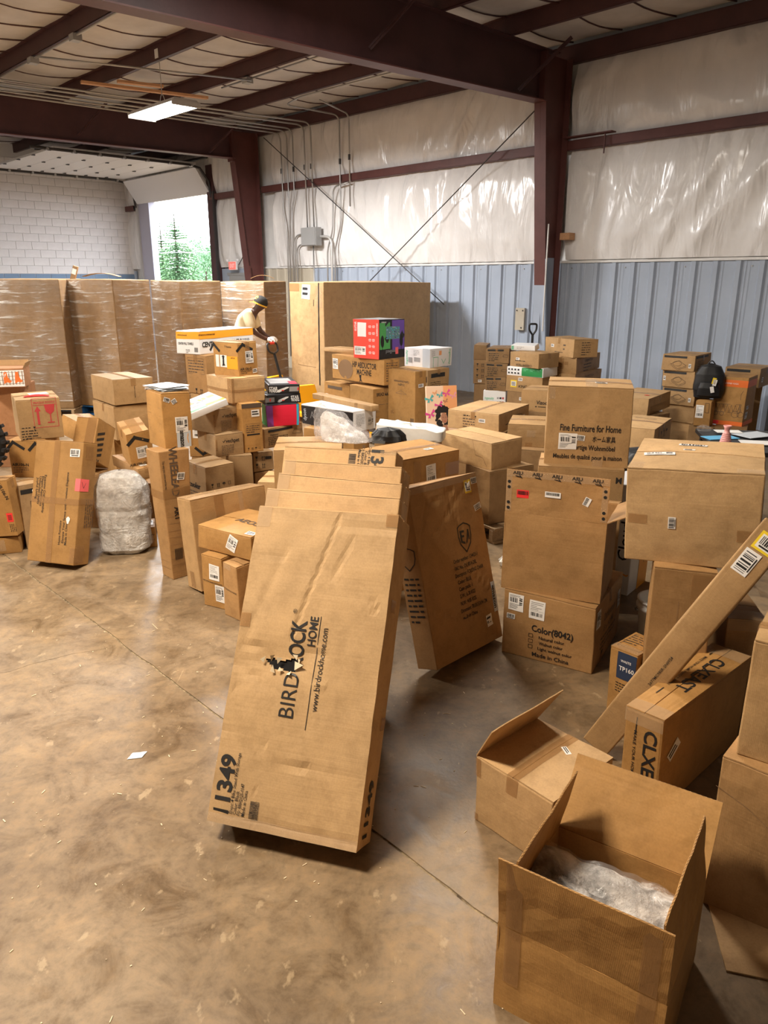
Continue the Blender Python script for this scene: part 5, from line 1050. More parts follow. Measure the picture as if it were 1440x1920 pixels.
b = Box('E11', 'white appliance box with green lettering on top of the back cart stack', mat='white_card', tone=None, name='printed_box', n=5, flaps=False, bulge=.003); b.txt('F', .09, .5, 'ingenuity', .05, 90, 'green_light', .02, .2); b.txt('R', .90, .5, 'ingenuity', .06, -90, 'green_light', .02, .22); b.para('F', .48, .85, .1, 4, .02, 0, 'grey_print'); b.rects('F', .5, .4, [(-.05, -.03, .06, .03)], 0, 'grey_print'); b.rects('F', .25, .3, [(-.04, -.02, .03, .05)], 0, 'grey_print'); b.patch('F', .72, 0, 1, 1, 'paper_grey'); b.line('R', .28, .35, [(-.07, -.08), (-.07, .05), (.04, .05), (.04, -.08)], .008, 0, 'green_light'); b.line('R', .6, .25, [(-.04, .04), (0, -.02), (.05, .04)], .01, 0, 'green_light'); b.para('R', .15, .85, .08, 5, .018, 0, 'grey_print'); b.rects('R', .45, .75, [(-.03, -.03, .03, .03)], 0, 'peach_orange'); b.done()
b = Box('E4b', 'kraft carton under the black vacuum box', 'orange', n=3); b.done()
b = Box('E4', 'black and white vacuum-cleaner box under the long thin carton', mat='white_card', tone=None, name='printed_box', n=5, flaps=False, bulge=.003); b.patch('F', 0, 0, 1, .94, 'black_card'); b.txt('F', .06, .48, 'dyson', .075, 90, 'paper_grey', .01, .13, .003); b.line('F', .22, .55, [(-.03, -.04), (0, .03), (.03, -.04), (0, -.01)], .006, 0, 'grey_print', .003); b.line('F', .42, .55, [(-.03, -.04), (.03, .03), (.03, -.04), (-.02, .0)], .006, 0, 'grey_print', .003); b.para('F', .6, .5, .1, 4, .02, 0, 'grey_print'); b.para('R', .3, .8, .12, 8, .016, 0, 'grey_print'); b.label('R', .75, .4, .09, .10, 0, 'ship'); b.done()
b = Box('E5', 'long thin kraft carton laid on the vacuum-cleaner box', 'mid', n=5, flaps=False, name='long_carton'); b.tape('F', .18, 0, .22, 1); b.tape('F', .74, 0, .79, 1); b.done()
# ------------------------------------------------------------------ shrink-wrapped bulk cartons
def wrapped(key, label, corner_dark=True, film=True, pallet='pallet_wood', seed=0):
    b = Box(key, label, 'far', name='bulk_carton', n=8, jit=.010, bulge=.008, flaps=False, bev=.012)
    if film:
        m = MB()
        for f in 'FRL':
            m.grid(lambda u, v: b.D(b.pt(f, u, .06 + .94 * v, .012 + .010 * noise.noise((u * 3 + seed, v * 9, ord(f))))), 30, 40)
        m.obj('stretch_film', 'stretch_film', b.root, True)
    return b
def pallet(key, label, mat):
    x, y, z, ya, _, _, w_, d_, h_ = P[key]; r = empty('pallet', label, 'pallet', (x, y, 0), R(ya), 'pallets under the bulk cartons'); w_ = max(w_, .8); d_ = max(d_, .8)
    me = MB().box((-w_ / 2 - .02, -.045, 0), (w_ / 2 + .02, .045, .018)).mesh('deck_board', mat)
    for i in range(7): inst(me, 'deck_board', r, Matrix.Translation((0, .04 + i * (d_ - .08) / 6, .118)))
    ms = MB().box((-.02, -.01, 0), (.02, d_ + .01, .098)).mesh('stringer', mat)
    for xx in (-w_ / 2 + .02, 0, w_ / 2 - .02): inst(ms, 'stringer', r, Matrix.Translation((xx, 0, .02)))
    for i in (0, 3, 6): inst(me, 'deck_board', r, Matrix.Translation((0, .04 + i * (d_ - .08) / 6, .001)))
wrapped('G1a', 'stretch-wrapped bulk carton at the left edge', seed=1).done(); wrapped('G2a', 'stretch-wrapped bulk carton on the blue pallet', seed=2).done(); wrapped('G3a', 'stretch-wrapped bulk carton between the blue-pallet one and the worker', seed=3).done(); wrapped('G4a', 'stretch-wrapped bulk carton behind the worker', seed=4).done()
pallet('G1a', 'wooden pallet under the leftmost bulk carton', 'pallet_wood'); pallet('G2a', 'blue painted pallet under a wrapped bulk carton', 'pallet_blue'); pallet('G3a', 'wooden pallet under the third bulk carton', 'pallet_wood'); pallet('G4a', 'wooden pallet under the bulk carton behind the worker', 'pallet_wood')
b = Box('BB', 'huge unwrapped bulk carton with a slit seam and a taped note', 'light', name='bulk_carton', n=10, jit=.012, bulge=.02, flaps=False, bev=.01); b.label('F', .50, .925, .20, .22, -3, 'code'); b.para('F', .50, .955, .12, 6, .022)
b.rects('F', .86, .5, [(-.012, -.62, .012, .96)], 0, 'slot_dark', .003); b.tape('F', .78, .80, .95, .97, 'tape_clear'); b.tape('F', .0, .93, .3, .99); b.line('F', .4, .33, [(-.3, .02), (0, 0), (.3, -.01)], .006, 0, 'ink_faint'); b.rects('F', .72, .84, [(-.006, -.05, .006, .05)]); b.done()
m = MB(); x, y, z, ya, _, _, w_, d_, h_ = P['G1a']
# things lying on top of the bulk cartons
x, y, z, ya, _, _, w_, d_, h_ = P['G2a']
for (kx, dx, dy, ln, hh, lab) in (('G2a', .10, .3, .5, .05, 'kraft flap lying on the bulk carton over the blue pallet'), ('G4a', .30, .3, .4, .06, 'bent kraft flap on the bulk carton behind the worker')):
    x, y, z, ya, _, _, w_, d_, h_ = P[kx]; m = MB(); sheet(m, lambda u, v: (-ln / 2 + ln * u, -.15 + .3 * v, .035 + hh * u * (1 - u) * 3.6), .006, 8, 3, (0, 0, 1)); o = m.obj('cardboard_flap', 'kraft_mid'); o.location = (x + dx, y + dy, z + h_ + .01); o.rotation_euler = (0, 0, R(10)); tag(o, lab, 'cardboard')
x, y, z, ya, _, _, w_, d_, h_ = P['G2a']
m = MB(); m.box((-.035, -.02, 0), (.035, .02, .24)); o = m.obj('upright_stick', 'kraft_edge'); o.location = (x - .33, y + .25, z + h_ - .04); o.rotation_euler = (0, R(20), 0); tag(o, 'narrow brown stick jutting up from a bulk carton', 'stick'); m = MB(); m.box((-.03, -.024, .12), (.03, -.0205, .2)); m.obj('paper_tag', 'paper', o)
# ------------------------------------------------------------------ right middle stacks
b = Box('F8', 'kraft carton on the pallet under the plain light carton', 'far', n=5); b.done()
b = Box('F7', 'plain light kraft carton with a cut line on its side, centre right', 'light', n=6, tape=False); b.line('F', .75, .55, [(-.06, .09), (-.02, -.02), (.06, -.03), (.10, -.1)], .003, 0, 'ink_faint'); b.done()
x, y, z, ya, _, _, w_, d_, h_ = P['F8']; pr = empty('pallet', 'wooden pallet under the plain light carton, centre right', 'pallet', (x, y, 0), R(ya))
me = MB().box((-.25, -.045, 0), (.25, .045, .018)).mesh('deck_board', 'pallet_wood'); ms = MB().box((-.02, -.02, 0), (.02, .62, .085)).mesh('stringer', 'pallet_wood')
for i in range(6): inst(me, 'deck_board', pr, Matrix.Translation((0, .03 + i * .11, .108)))
for xx in (-.21, 0, .21): inst(ms, 'stringer', pr, Matrix.Translation((xx, 0, .02)))
for i in (0, 5): inst(me, 'deck_board', pr, Matrix.Translation((0, .03 + i * .11, .001)))
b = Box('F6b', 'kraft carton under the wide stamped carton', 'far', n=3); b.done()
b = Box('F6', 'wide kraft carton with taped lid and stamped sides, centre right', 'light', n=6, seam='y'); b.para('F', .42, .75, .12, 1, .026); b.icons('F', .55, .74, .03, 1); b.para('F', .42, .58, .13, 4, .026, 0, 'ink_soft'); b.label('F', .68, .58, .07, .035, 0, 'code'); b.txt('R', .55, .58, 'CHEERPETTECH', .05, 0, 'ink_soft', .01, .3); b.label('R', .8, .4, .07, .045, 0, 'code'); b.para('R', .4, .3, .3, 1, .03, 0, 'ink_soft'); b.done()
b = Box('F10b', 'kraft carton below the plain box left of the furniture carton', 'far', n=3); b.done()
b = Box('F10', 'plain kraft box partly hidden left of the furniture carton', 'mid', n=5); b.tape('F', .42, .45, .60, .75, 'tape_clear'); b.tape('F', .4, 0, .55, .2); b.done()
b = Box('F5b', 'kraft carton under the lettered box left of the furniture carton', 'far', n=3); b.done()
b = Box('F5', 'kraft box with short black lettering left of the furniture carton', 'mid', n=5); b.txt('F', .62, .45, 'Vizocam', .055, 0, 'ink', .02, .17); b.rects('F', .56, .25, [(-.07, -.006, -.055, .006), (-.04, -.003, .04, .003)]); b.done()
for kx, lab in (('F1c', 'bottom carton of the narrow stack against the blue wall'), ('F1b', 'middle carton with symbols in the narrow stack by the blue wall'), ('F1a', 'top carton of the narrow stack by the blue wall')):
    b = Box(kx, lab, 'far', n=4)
    if kx == 'F1b': b.icons('F', .5, .78, .05, 2); b.icons('F', .5, .55, .05, 2); b.icons('F', .5, .32, .05, 2); b.label('F', .5, .12, .05, .035, 0, 'code')
    b.done()
for kx, lab in (('F2c', 'third carton down of the feature-list stack by the blue wall'), ('F2b', 'second carton down of the feature-list stack by the blue wall'), ('F2a', 'top carton of the feature-list stack by the blue wall')):
    b = Box(kx, lab, 'far', n=4, group='cartons printed with a feature list'); b.patch('F', .06, .80, .76, .92, 'ink'); b.para('F', .34, .62, .14, 5, .024); b.line('F', .84, .5, [(-.035, -.012), (.03, -.02), (.035, .01), (-.02, .018)], .003, close=True); b.tape('F', .4, .7, .5, 1); b.done()
b = Box('F2d', 'white printed appliance box at the foot of the feature-list stack', mat='white_card', tone=None, name='printed_box', n=4, flaps=False); b.txt('F', .28, .82, 'ingenuity', .05, 0, 'green_light', .02, .13); b.para('F', .25, .68, .1, 2, .016, 0, 'grey_print')
for i in range(8): b.rects('F', .66 + (i % 3) * .11, .82 - (i // 3) * .10, [(-.012, -.012, .014, .014)], 0, ('grey_print', 'ink', 'ink_red')[i % 3])
b.done()
b = Box('F3e', 'plain carton at the foot of the green-box stack', 'far', n=3); b.label('F', .5, .85, .1, .04, 0, 'code'); b.done()
b = Box('F3d', 'kraft carton with a yellow label under the green box', 'mid', n=4); b.label('F', .22, .5, .09, .09, 0, 'none', 'yellow'); b.label('F', .22, .5, .07, .06, 0, 'bar', lift=.001); b.label('F', .40, .80, .06, .04, 0, 'code'); b.txt('F', .48, .36, 'KING', .05, 0, 'ink', .02); b.done()
b = Box('F3c', 'flat green and white printed box in the stack by the blue wall', mat='white_card', tone=None, name='printed_box', n=4, flaps=False); b.patch('F', .42, .05, .98, .95, 'green_print')
for i in range(8): b.rects('F', .06 + (i % 4) * .09, .70 - (i // 4) * .4, [(-.012, -.01, .012, .012)], 0, 'ink')
for i in range(3): b.para('F', .53 + i * .18, .75, .06, 2, .016, 0, 'green_light')
b.done()
b = Box('F3b', 'kraft carton stamped upside down above the green box', 'mid', n=4); b.txt('F', .5, .14, 'CHEERPETTECH', .04, 180, 'ink', .01, .26); b.para('F', .5, .4, .3, 1, .025); b.label('F', .28, .55, .06, .03, 0, 'code'); b.done()
b = Box('F3a', 'flat white box with green letters on the stack by the blue wall', mat='white_card', tone=None, name='printed_box', n=4, flaps=False); b.rects('F', .08, .5, [(-.02, -.025, .012, .025)], 0, 'green_light'); b.para('F', .4, .6, .1, 2, .018, 0, 'grey_print'); b.done()
for kx, lab in (('F4d', 'bottom carton of the wide stack behind the furniture carton'), ('F4c', 'third carton of the wide stack behind the furniture carton'), ('F4b', 'second carton of the wide stack, stamped on its tape, behind the furniture carton'), ('F4a', 'top carton of the wide stack beside the blue wall column')):
    b = Box(kx, lab, 'mid', n=5, seam='y')
    if kx == 'F4b': b.tape('F', .2, .55, .75, .75); b.tape('F', .38, .3, .62, .95); b.para('F', .46, .72, .1, 6, .022, 0, 'ink_soft'); b.txt('R', .5, .72, 'CHEERPETTECH', .045, 0, 'ink_soft', .01, .3); b.para('R', .45, .45, .3, 3, .04, 0, 'ink_soft')
    elif kx == 'F4a': b.label('F', .28, .55, .07, .04, 0, 'code'); b.para('F', .6, .2, .3, 1, .03, 0, 'ink_soft'); b.para('F', .7, .6, .06, 2, .05, 0, 'ink_soft'); b.para('R', .5, .8, .14, 6, .03, 0, 'ink_soft')
    elif kx == 'F4c': b.txt('R', .5, .8, 'CHEERPETTECH', .045, 0, 'ink_soft', .01, .3)
    b.done()
# ------------------------------------------------------------------ far right
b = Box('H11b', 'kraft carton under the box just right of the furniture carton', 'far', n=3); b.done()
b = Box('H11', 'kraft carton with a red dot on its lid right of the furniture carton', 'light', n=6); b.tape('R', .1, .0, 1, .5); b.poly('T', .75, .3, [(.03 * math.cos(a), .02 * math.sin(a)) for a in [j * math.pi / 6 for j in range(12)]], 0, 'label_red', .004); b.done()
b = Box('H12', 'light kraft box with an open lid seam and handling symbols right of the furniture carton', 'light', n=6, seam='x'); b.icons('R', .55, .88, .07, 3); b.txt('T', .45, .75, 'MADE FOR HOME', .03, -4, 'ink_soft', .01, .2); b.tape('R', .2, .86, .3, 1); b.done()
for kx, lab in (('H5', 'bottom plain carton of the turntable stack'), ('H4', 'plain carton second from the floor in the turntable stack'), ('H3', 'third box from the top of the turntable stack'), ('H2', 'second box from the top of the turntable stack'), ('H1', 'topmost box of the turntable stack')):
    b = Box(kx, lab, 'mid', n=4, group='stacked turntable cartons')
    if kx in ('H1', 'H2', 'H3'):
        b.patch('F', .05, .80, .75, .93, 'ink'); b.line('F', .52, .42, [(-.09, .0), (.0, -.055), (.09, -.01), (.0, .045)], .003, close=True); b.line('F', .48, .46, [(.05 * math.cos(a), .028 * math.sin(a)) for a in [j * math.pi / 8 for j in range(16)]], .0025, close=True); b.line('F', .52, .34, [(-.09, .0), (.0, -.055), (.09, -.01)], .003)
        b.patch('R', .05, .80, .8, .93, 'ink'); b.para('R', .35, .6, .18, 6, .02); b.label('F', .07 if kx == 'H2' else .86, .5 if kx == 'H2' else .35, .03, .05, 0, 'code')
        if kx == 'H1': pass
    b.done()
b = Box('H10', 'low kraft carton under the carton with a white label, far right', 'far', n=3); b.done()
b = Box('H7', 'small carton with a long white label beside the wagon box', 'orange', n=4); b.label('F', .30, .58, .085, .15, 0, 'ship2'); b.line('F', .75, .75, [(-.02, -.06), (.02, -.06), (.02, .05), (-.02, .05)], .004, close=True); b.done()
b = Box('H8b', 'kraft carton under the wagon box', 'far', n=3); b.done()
b = Box('H8', 'wagon carton with orange bands and a line drawing at far right', 'orange', n=6, tape=False); b.patch('F', 0, .80, 1, .94, 'orange_box'); b.patch('R', 0, .80, 1, .94, 'orange_box'); b.patch('F', 0, .0, 1, .09, 'orange_box'); b.patch('R', 0, 0, 1, .09, 'orange_box'); b.patch('F', .06, .015, .26, .085, 'label_red', 'sticker', .003)
b.line('F', .5, .36, [(-.13, -.05), (.13, -.05), (.14, .05), (-.14, .04)], .004, 0, 'ink_soft', close=True)
for i in range(6): b.line('F', .5, .36, [(-.12 + i * .045, -.04), (-.10 + i * .045, .04), (-.075 + i * .045, -.04)], .003, 0, 'ink_soft')
b.line('F', .84, .45, [(0, -.06), (.0, .12), (.02, .16)], .004, 0, 'ink_soft')
for u_, r_ in ((.14, .022), (.32, .022), (.74, .038), (.90, .034)): b.line('F', u_, .24, [(r_ * math.cos(a), r_ * math.sin(a)) for a in [j * math.pi / 7 for j in range(14)]], .004, 0, 'ink_soft', close=True)
b.label('R', .25, .38, .07, .04, 0, 'code'); b.label('R', .22, .22, .09, .08, 0, 'ship'); b.txt('F', .5, .87, 'BEYOND YOGA', .022, 0, 'white_card', .01, None, .003); b.done()
b = Box('H9b', 'kraft carton behind the wagon box at the right edge', 'mid', n=3); b.patch('F', .1, .88, .7, .94, 'ink'); b.done()
b = Box('H9a', 'turntable carton on top behind the wagon box', 'mid', n=4); b.patch('F', .05, .78, .72, .92, 'ink'); b.label('R', .2, .4, .05, .06, 0, 'code'); b.done()
# ------------------------------------------------------------------ lamps
def fixture(i, bxp, byp, z, watt, col):
    p = bld(bxp, byp, z); r = empty('high_bay_lamp', ('glowing six-tube lamp hanging under the roof beside the far rafter', 'six-tube lamp overhead at left, nearest the camera', 'six-tube lamp over the right-hand stacks', 'six-tube lamp over the left-hand piles', 'six-tube lamp over the far left of the hall')[i], 'lamp', p, PH)
    L, W = 1.36, .46
    m = MB(); m.add([(-W / 2, -L / 2, .0), (W / 2, -L / 2, .0), (W / 2, L / 2, .0), (-W / 2, L / 2, .0), (-W / 2 + .05, -L / 2, .06), (W / 2 - .05, -L / 2, .06), (W / 2 - .05, L / 2, .06), (-W / 2 + .05, L / 2, .06)], [(4, 5, 6, 7), (0, 1, 5, 4), (1, 2, 6, 5), (2, 3, 7, 6), (3, 0, 4, 7), (3, 2, 1, 0)]); m.obj('housing', 'galv_light', r)
    m = MB(); m.box((-.02, -L / 2, -.012), (.02, L / 2, .002)); m.obj('centre_rib', 'galv', r)
    for k in range(6):
        xx = (-.19, -.125, -.06, .06, .125, .19)[k]; m = MB(); m.tube([(xx, -L / 2 + .03, -.02), (xx, L / 2 - .03, -.02)], .014, 8); m.obj('tube', 'tube_glow', r)
    for s_ in (-1, 1): m = MB(); m.box((-W / 2, s_ * L / 2 - .012, -.04), (W / 2, s_ * L / 2 + .012, .03)); m.obj('end_cap', 'galv_light', r)
    m = MB(); m.tube([(0, -.1 + .2 * t, .06 + .16 * math.sin(math.pi * t)) for t in [q / 8 for q in range(9)]], .006, 6); m.obj('bail', 'galv_light', r)
    m = MB(); m.tube([(0, 0, .21), (0, 0, 5.08 - z)], .006, 6); m.obj('cable', 'galv_light', r)
    if i == 0: m = MB(); m.box((-.04, -.05, 5.10 - z), (.01, .05, 5.22 - z)); m.obj('outlet_box', 'white_trim', r)
    ld = bpy.data.lights.new('lamp_light', 'AREA'); ld.shape = 'RECTANGLE'; ld.size = W; ld.size_y = L; ld.energy = watt; ld.color = col
    lo = bpy.data.objects.new('lamp_light', ld); COL.objects.link(lo); lo.parent = r; lo.location = (0, 0, -.045)
for i, L_ in enumerate(LAMPS): fixture(i, *L_)
# ------------------------------------------------------------------ conduit, boxes, rods on the long wall
def bend(pts, r=.12, n=5):
    out = [Vector(pts[0])]
    for i in range(1, len(pts) - 1):
        a, b_, c = Vector(pts[i - 1]), Vector(pts[i]), Vector(pts[i + 1]); d1 = (a - b_); d2 = (c - b_); rr = min(r, d1.length * .45, d2.length * .45); p1 = b_ + d1.normalized() * rr; p2 = b_ + d2.normalized() * rr
        for k in range(n + 1): t = k / n; out.append((p1 * (1 - t) + b_ * t) * (1 - t) + (b_ * (1 - t) + p2 * t) * t)
    out.append(Vector(pts[-1])); return out
Xc = 10.535
CON = [([(3.0, 14.62, 4.93), (Xc, 14.12, 4.93), (Xc, 14.1, 3.44), (Xc, 14.0, 3.1), (Xc, 14.02, .3)], 'conduit nearest the far column on the insulated wall'),
       ([(3.0, 14.5, 4.95), (Xc, 13.9, 4.95), (Xc, 13.9, 3.42), (Xc, 13.98, .3)], 'second conduit from the far column on the insulated wall'),
       ([(3.0, 14.38, 4.97), (Xc, 13.7, 4.97), (Xc, 13.70, 3.67), (Xc, 13.79, 3.42), (Xc, 13.85, .3)], 'third conduit from the far column on the insulated wall'),
       ([(3.0, 14.24, 4.99), (Xc, 13.32, 4.99), (Xc, 13.28, 3.0)], 'conduit running down to the left of the grey junction box top'),
       ([(3.0, 14.1, 5.01), (Xc, 13.1, 5.01), (Xc, 13.06, 3.0)], 'conduit running down to the right of the grey junction box top'),
       ([(9.13, 7.3, 5.02), (9.05, 11.5, 5.02), (9.25, 12.2, 5.02), (Xc, 12.2, 5.02), (Xc, 12.2, 3.03), (Xc, 12.4, 2.56), (Xc, 12.42, .3)], 'long conduit jogging along the ceiling and down right of the junction box'),
       ([(9.4, 11.4, 5.0), (Xc, 11.92, 5.0), (Xc, 11.91, 3.36)], 'short conduit ending halfway down the insulation'),
       ([(Xc, 11.95, 3.80), (Xc, 12.42, 3.76), (Xc, 12.46, 2.91), (Xc, 12.64, 2.58), (Xc, 12.66, .3)], 'conduit bending down from the wall girt'),
       ([(Xc, 12.9, 2.84), (Xc, 12.50, 2.82), (Xc, 12.5, .3)], 'thick white conduit elbowing down from the junction box'),
       ([(Xc, 13.3, 2.92), (Xc, 13.74, 2.88), (Xc, 13.78, .3)], 'conduit curving left out of the junction box'),
       ([(Xc, 13.3, 2.72), (Xc, 13.66, 2.68), (Xc, 13.70, .3)], 'lower conduit curving left out of the junction box'),
       ([(Xc, 13.1, 2.68), (Xc, 13.1, .3)], 'conduit running straight down from the junction box')]
for k, (pts, lab) in enumerate(CON):
    r_ = .028 if 'thick' in lab else .016; o = MB(); o.tube(bend(pts, .22 if 'thick' in lab else .16), r_, 8); o = o.obj('conduit', 'galv_light' if k in (8,) else 'galv', None, True); o.rotation_euler = (0, 0, PH); tag(o, lab, 'conduit', 'wall conduits')
    if k in (0, 2, 3, 4, 5, 6):
        q = pts[-2] if k < 5 else pts[-2]; m = MB(); zc = 4.2 if k != 6 else 4.25; yy = [p for p in pts if p[0] == Xc][0][1]; m.tube([(Xc, yy, zc - .05), (Xc, yy, zc + .05)], r_ * 1.5, 8); m.obj('coupling', 'steel_dark', o)
jbx = empty('junction_box', 'grey steel junction box on the insulated wall', 'junction box', bld(10.5, 13.09, 2.66), PH)
m = MB().box((-.10, -.24, 0), (.06, .24, .36)); o = m.obj('box_body', 'box_grey', jbx); bevel_mesh(o.data, .008)
m = MB().box((-.115, -.23, .01), (-.101, .23, .35)); m.obj('cover', 'box_grey', jbx)
for a, b_, lab in (((7.43, 4.49), (12.8, .9), 'thin steel brace rod falling left from the middle column'), ((14.6, 4.9), (9.3, 1.55), 'thin steel brace rod falling right from the far column')):
    m = MB(); m.tube([(10.42 + .03 * (a[0] > 10), a[0], a[1]), (10.42 + .03 * (a[0] > 10), b_[0], b_[1])], .009, 6); o = m.obj('brace_rod', 'steel_dark'); o.rotation_euler = (0, 0, PH); tag(o, lab, 'brace rod')
m = MB().box((10.66, 7.69, 1.16), (10.70, 7.87, 1.52)); o = m.obj('wall_plate', 'tan_panel'); o.rotation_euler = (0, 0, PH); tag(o, 'beige steel plate bolted to the blue wall panels', 'plate')
for yy, zz in ((7.72, 1.48), (7.84, 1.48), (7.74, 1.2)): m = MB(); m.box((10.65, yy - .01, zz - .01), (10.66, yy + .01, zz + .01)); m.obj('bolt', 'steel_dark', o)
m = MB().box((10.45, 6.78, 2.56), (10.6, 6.95, 2.66)); o = m.obj('wood_block', 'lumber'); o.rotation_euler = (0, 0, PH); tag(o, 'small wooden block fixed behind the middle column', 'block')
m = MB().box((10.44, 6.2, 3.985), (10.57, 7.0, 4.0)); m.box((10.5, 6.33, 3.72), (10.515, 6.345, 3.99)); o = m.obj('pipe_bracket', 'red_steel'); o.rotation_euler = (0, 0, PH); tag(o, 'flat red bracket on the girt right of the middle column', 'bracket')
ex = empty('exit_sign', 'lit red exit sign beside the far column', 'sign', bld(10.50, 16.15, 2.2), PH)
m = MB().box((-.02, -.16, 0), (.03, .16, .2)); o = m.obj('sign_box', 'white_card', ex); bevel_mesh(o.data, .008)
m = MB().box((-.024, -.145, .015), (-.0205, .145, .185)); m.obj('sign_face', 'exit_glow', ex)
vs_, fs_, wd_ = text_geo('EXIT', .03); m = MB(); m.add([(-.0265, -x_ * .1, .1 + y_ * .12) for x_, y_ in vs_], fs_); m.obj('lettering', 'white_card', ex)
for s_ in (-.07, .07): m = MB(); m.lathe([(0, 0), (.035, .0), (.045, .05), (.0, .06)], (.0, .16 + .06 * (1 if s_ > 0 else -6.3), .2), 10); m.obj('emergency_light', 'white_card', ex)
m = MB(); m.tube(bend([(10.6, 15.72, 4.0), (10.55, 15.78, 3.3), (10.58, 15.68, 2.9), (10.56, 15.78, 2.5), (10.55, 15.98, 2.32)], .2), .010, 6); o = m.obj('cable', 'steel_dark', None, True); o.rotation_euler = (0, 0, PH); tag(o, 'dark cable hanging down the insulation to the exit sign', 'cable')
# timber and pipes up in the roof
for k, (a, b_, lab) in enumerate((((5.82, 13.03, 4.99), (7.86, 12.59, 4.99), 'long wooden board laid across under the purlins above the lamp'), ((6.3, 12.75, 5.03), (7.0, 12.55, 5.03), 'short wooden board laid across under the purlins above the lamp'))):
    m = MB(); m.bar(a, b_, .09, .04); o = m.obj('wood_board', 'lumber'); o.rotation_euler = (0, 0, PH); tag(o, lab, 'board')
for a, b_, lab in (((4.8, 12.1, 5.0), (7.75, 11.1, 5.0), 'thin conduit crossing the ceiling between two purlins'), ((4.85, 8.2, 5.03), (4.85, 14.6, 5.03), 'conduit fixed along the fourth purlin'), ((7.78, 7.4, 5.04), (7.78, 12.0, 5.04), 'conduit fixed along the second purlin')):
    m = MB(); m.tube([a, b_], .014, 6); o = m.obj('conduit', 'galv', None, True); o.rotation_euler = (0, 0, PH); tag(o, lab, 'conduit')
for x_, y_, lab in ((4.86, 10.9, 'small round sensor at the bend of the fourth purlin'), (7.75, 11.2, 'small boxed light under the second purlin'), (4.86, 12.4, 'small boxed light under the fourth purlin')):
    m = MB(); m.box((x_ - .06, y_ - .07, 4.97), (x_ + .06, y_ + .07, 5.05)); o = m.obj('ceiling_box', 'box_grey'); o.rotation_euler = (0, 0, PH); tag(o, lab, 'ceiling box')
m = MB(); m.tube([(4.05 + .75 * t, 7.75 + .5 * t, 5.02 - .10 * math.sin(math.pi * t)) for t in [q / 10 for q in range(11)]], .016, 8); o = m.obj('rope', 'kraft_grey', None, True); o.rotation_euler = (0, 0, PH); tag(o, 'rope sagging below the near rafter at upper left', 'rope')
# ------------------------------------------------------------------ pallet jacks and the worker
def jack(name, label, loc, rz, handle, ht=(0, 0)):
    r = empty(name, label, 'pallet jack', loc, rz)
    for s_ in (-1, 1):
        m = MB().box((.12, s_ * .20 - .075, .075), (1.75, s_ * .20 + .075, .135)); o = m.obj('fork', 'jack_yellow', r); bevel_mesh(o.data, .006)
        m = MB(); m.tube([(1.6, s_ * .20 - .04, .038), (1.6, s_ * .20 + .04, .038)], .038, 12); m.obj('roller', 'black_rubber', r)
    m = MB(); m.add([(.0, -.27, .07), (.14, -.27, .07), (.10, -.16, .48), (.02, -.16, .48), (.0, .27, .07), (.14, .27, .07), (.10, .16, .48), (.02, .16, .48)], [(0, 1, 2, 3), (7, 6, 5, 4), (0, 4, 5, 1), (1, 5, 6, 2), (2, 6, 7, 3), (3, 7, 4, 0)]); m.obj('frame', 'jack_yellow', r)
    m = MB(); m.lathe([(0, 0), (.06, 0), (.06, .22), (.045, .24), (.045, .34), (0, .34)], (-.08, 0, .12), 12); m.obj('pump', 'jack_black', r)
    for s_ in (-1, 1): m = MB(); m.tube([(-.08, s_ * .07 - .025, .09), (-.08, s_ * .07 + .025, .09)], .09, 16); m.obj('steer_wheel', 'black_rubber', r)
    if handle:
        a = Vector((-.10, 0, .30)); b_ = Vector((-.10 + ht[0], 0, ht[1])); d = (b_ - a); m = MB(); m.tube([a, a + d * .78], .022, 8); m.obj('handle_shaft', 'jack_black', r)
        q = a + d * .76; t = a + d; m = MB(); w_ = .13; m.tube(bend([q, q + d * .06 + Vector((0, w_, 0)), t + Vector((0, w_, 0)), t + Vector((0, -w_, 0)), q + d * .06 + Vector((0, -w_, 0)), q], .05), .016, 8); m.obj('handle_loop', 'jack_black', r)
        m = MB(); m.tube([t + Vector((.0, -.06, .0)), t + Vector((.0, .06, .0))], .02, 8); m.obj('lever', 'jack_red', r)
    return r
jack('pallet_jack', 'pallet jack with a black handle held by the worker', (-1.72, 12.22, 0), R(152), True, (.20, 1.0))
jack('pallet_jack', 'yellow pallet jack carrying the back cart stack', (-1.22, 11.18, 0), R(-49), False)
x0, y0 = .02, 9.95; pl = empty('black_pallet', 'black plastic pallet lifted on the yellow jack', 'pallet', (x0, y0, .137), R(-49))
for i in range(9): m = MB().box((-.85, -.62 + i * .155, 0), (.80, -.62 + i * .155 + .14, .02)); m.obj('deck_slat', 'jack_black', pl)
for i in range(3): m = MB().box((-.85 + i * .775, -.62, -.11), (-.75 + i * .775, .76, -.001)); m.obj('runner', 'jack_black', pl) if i != 1 else None
m = MB().box((-.2, -.628, -.055), (.8, -.6205, .018)); m.obj('edge_strip', 'jack_yellow', pl)
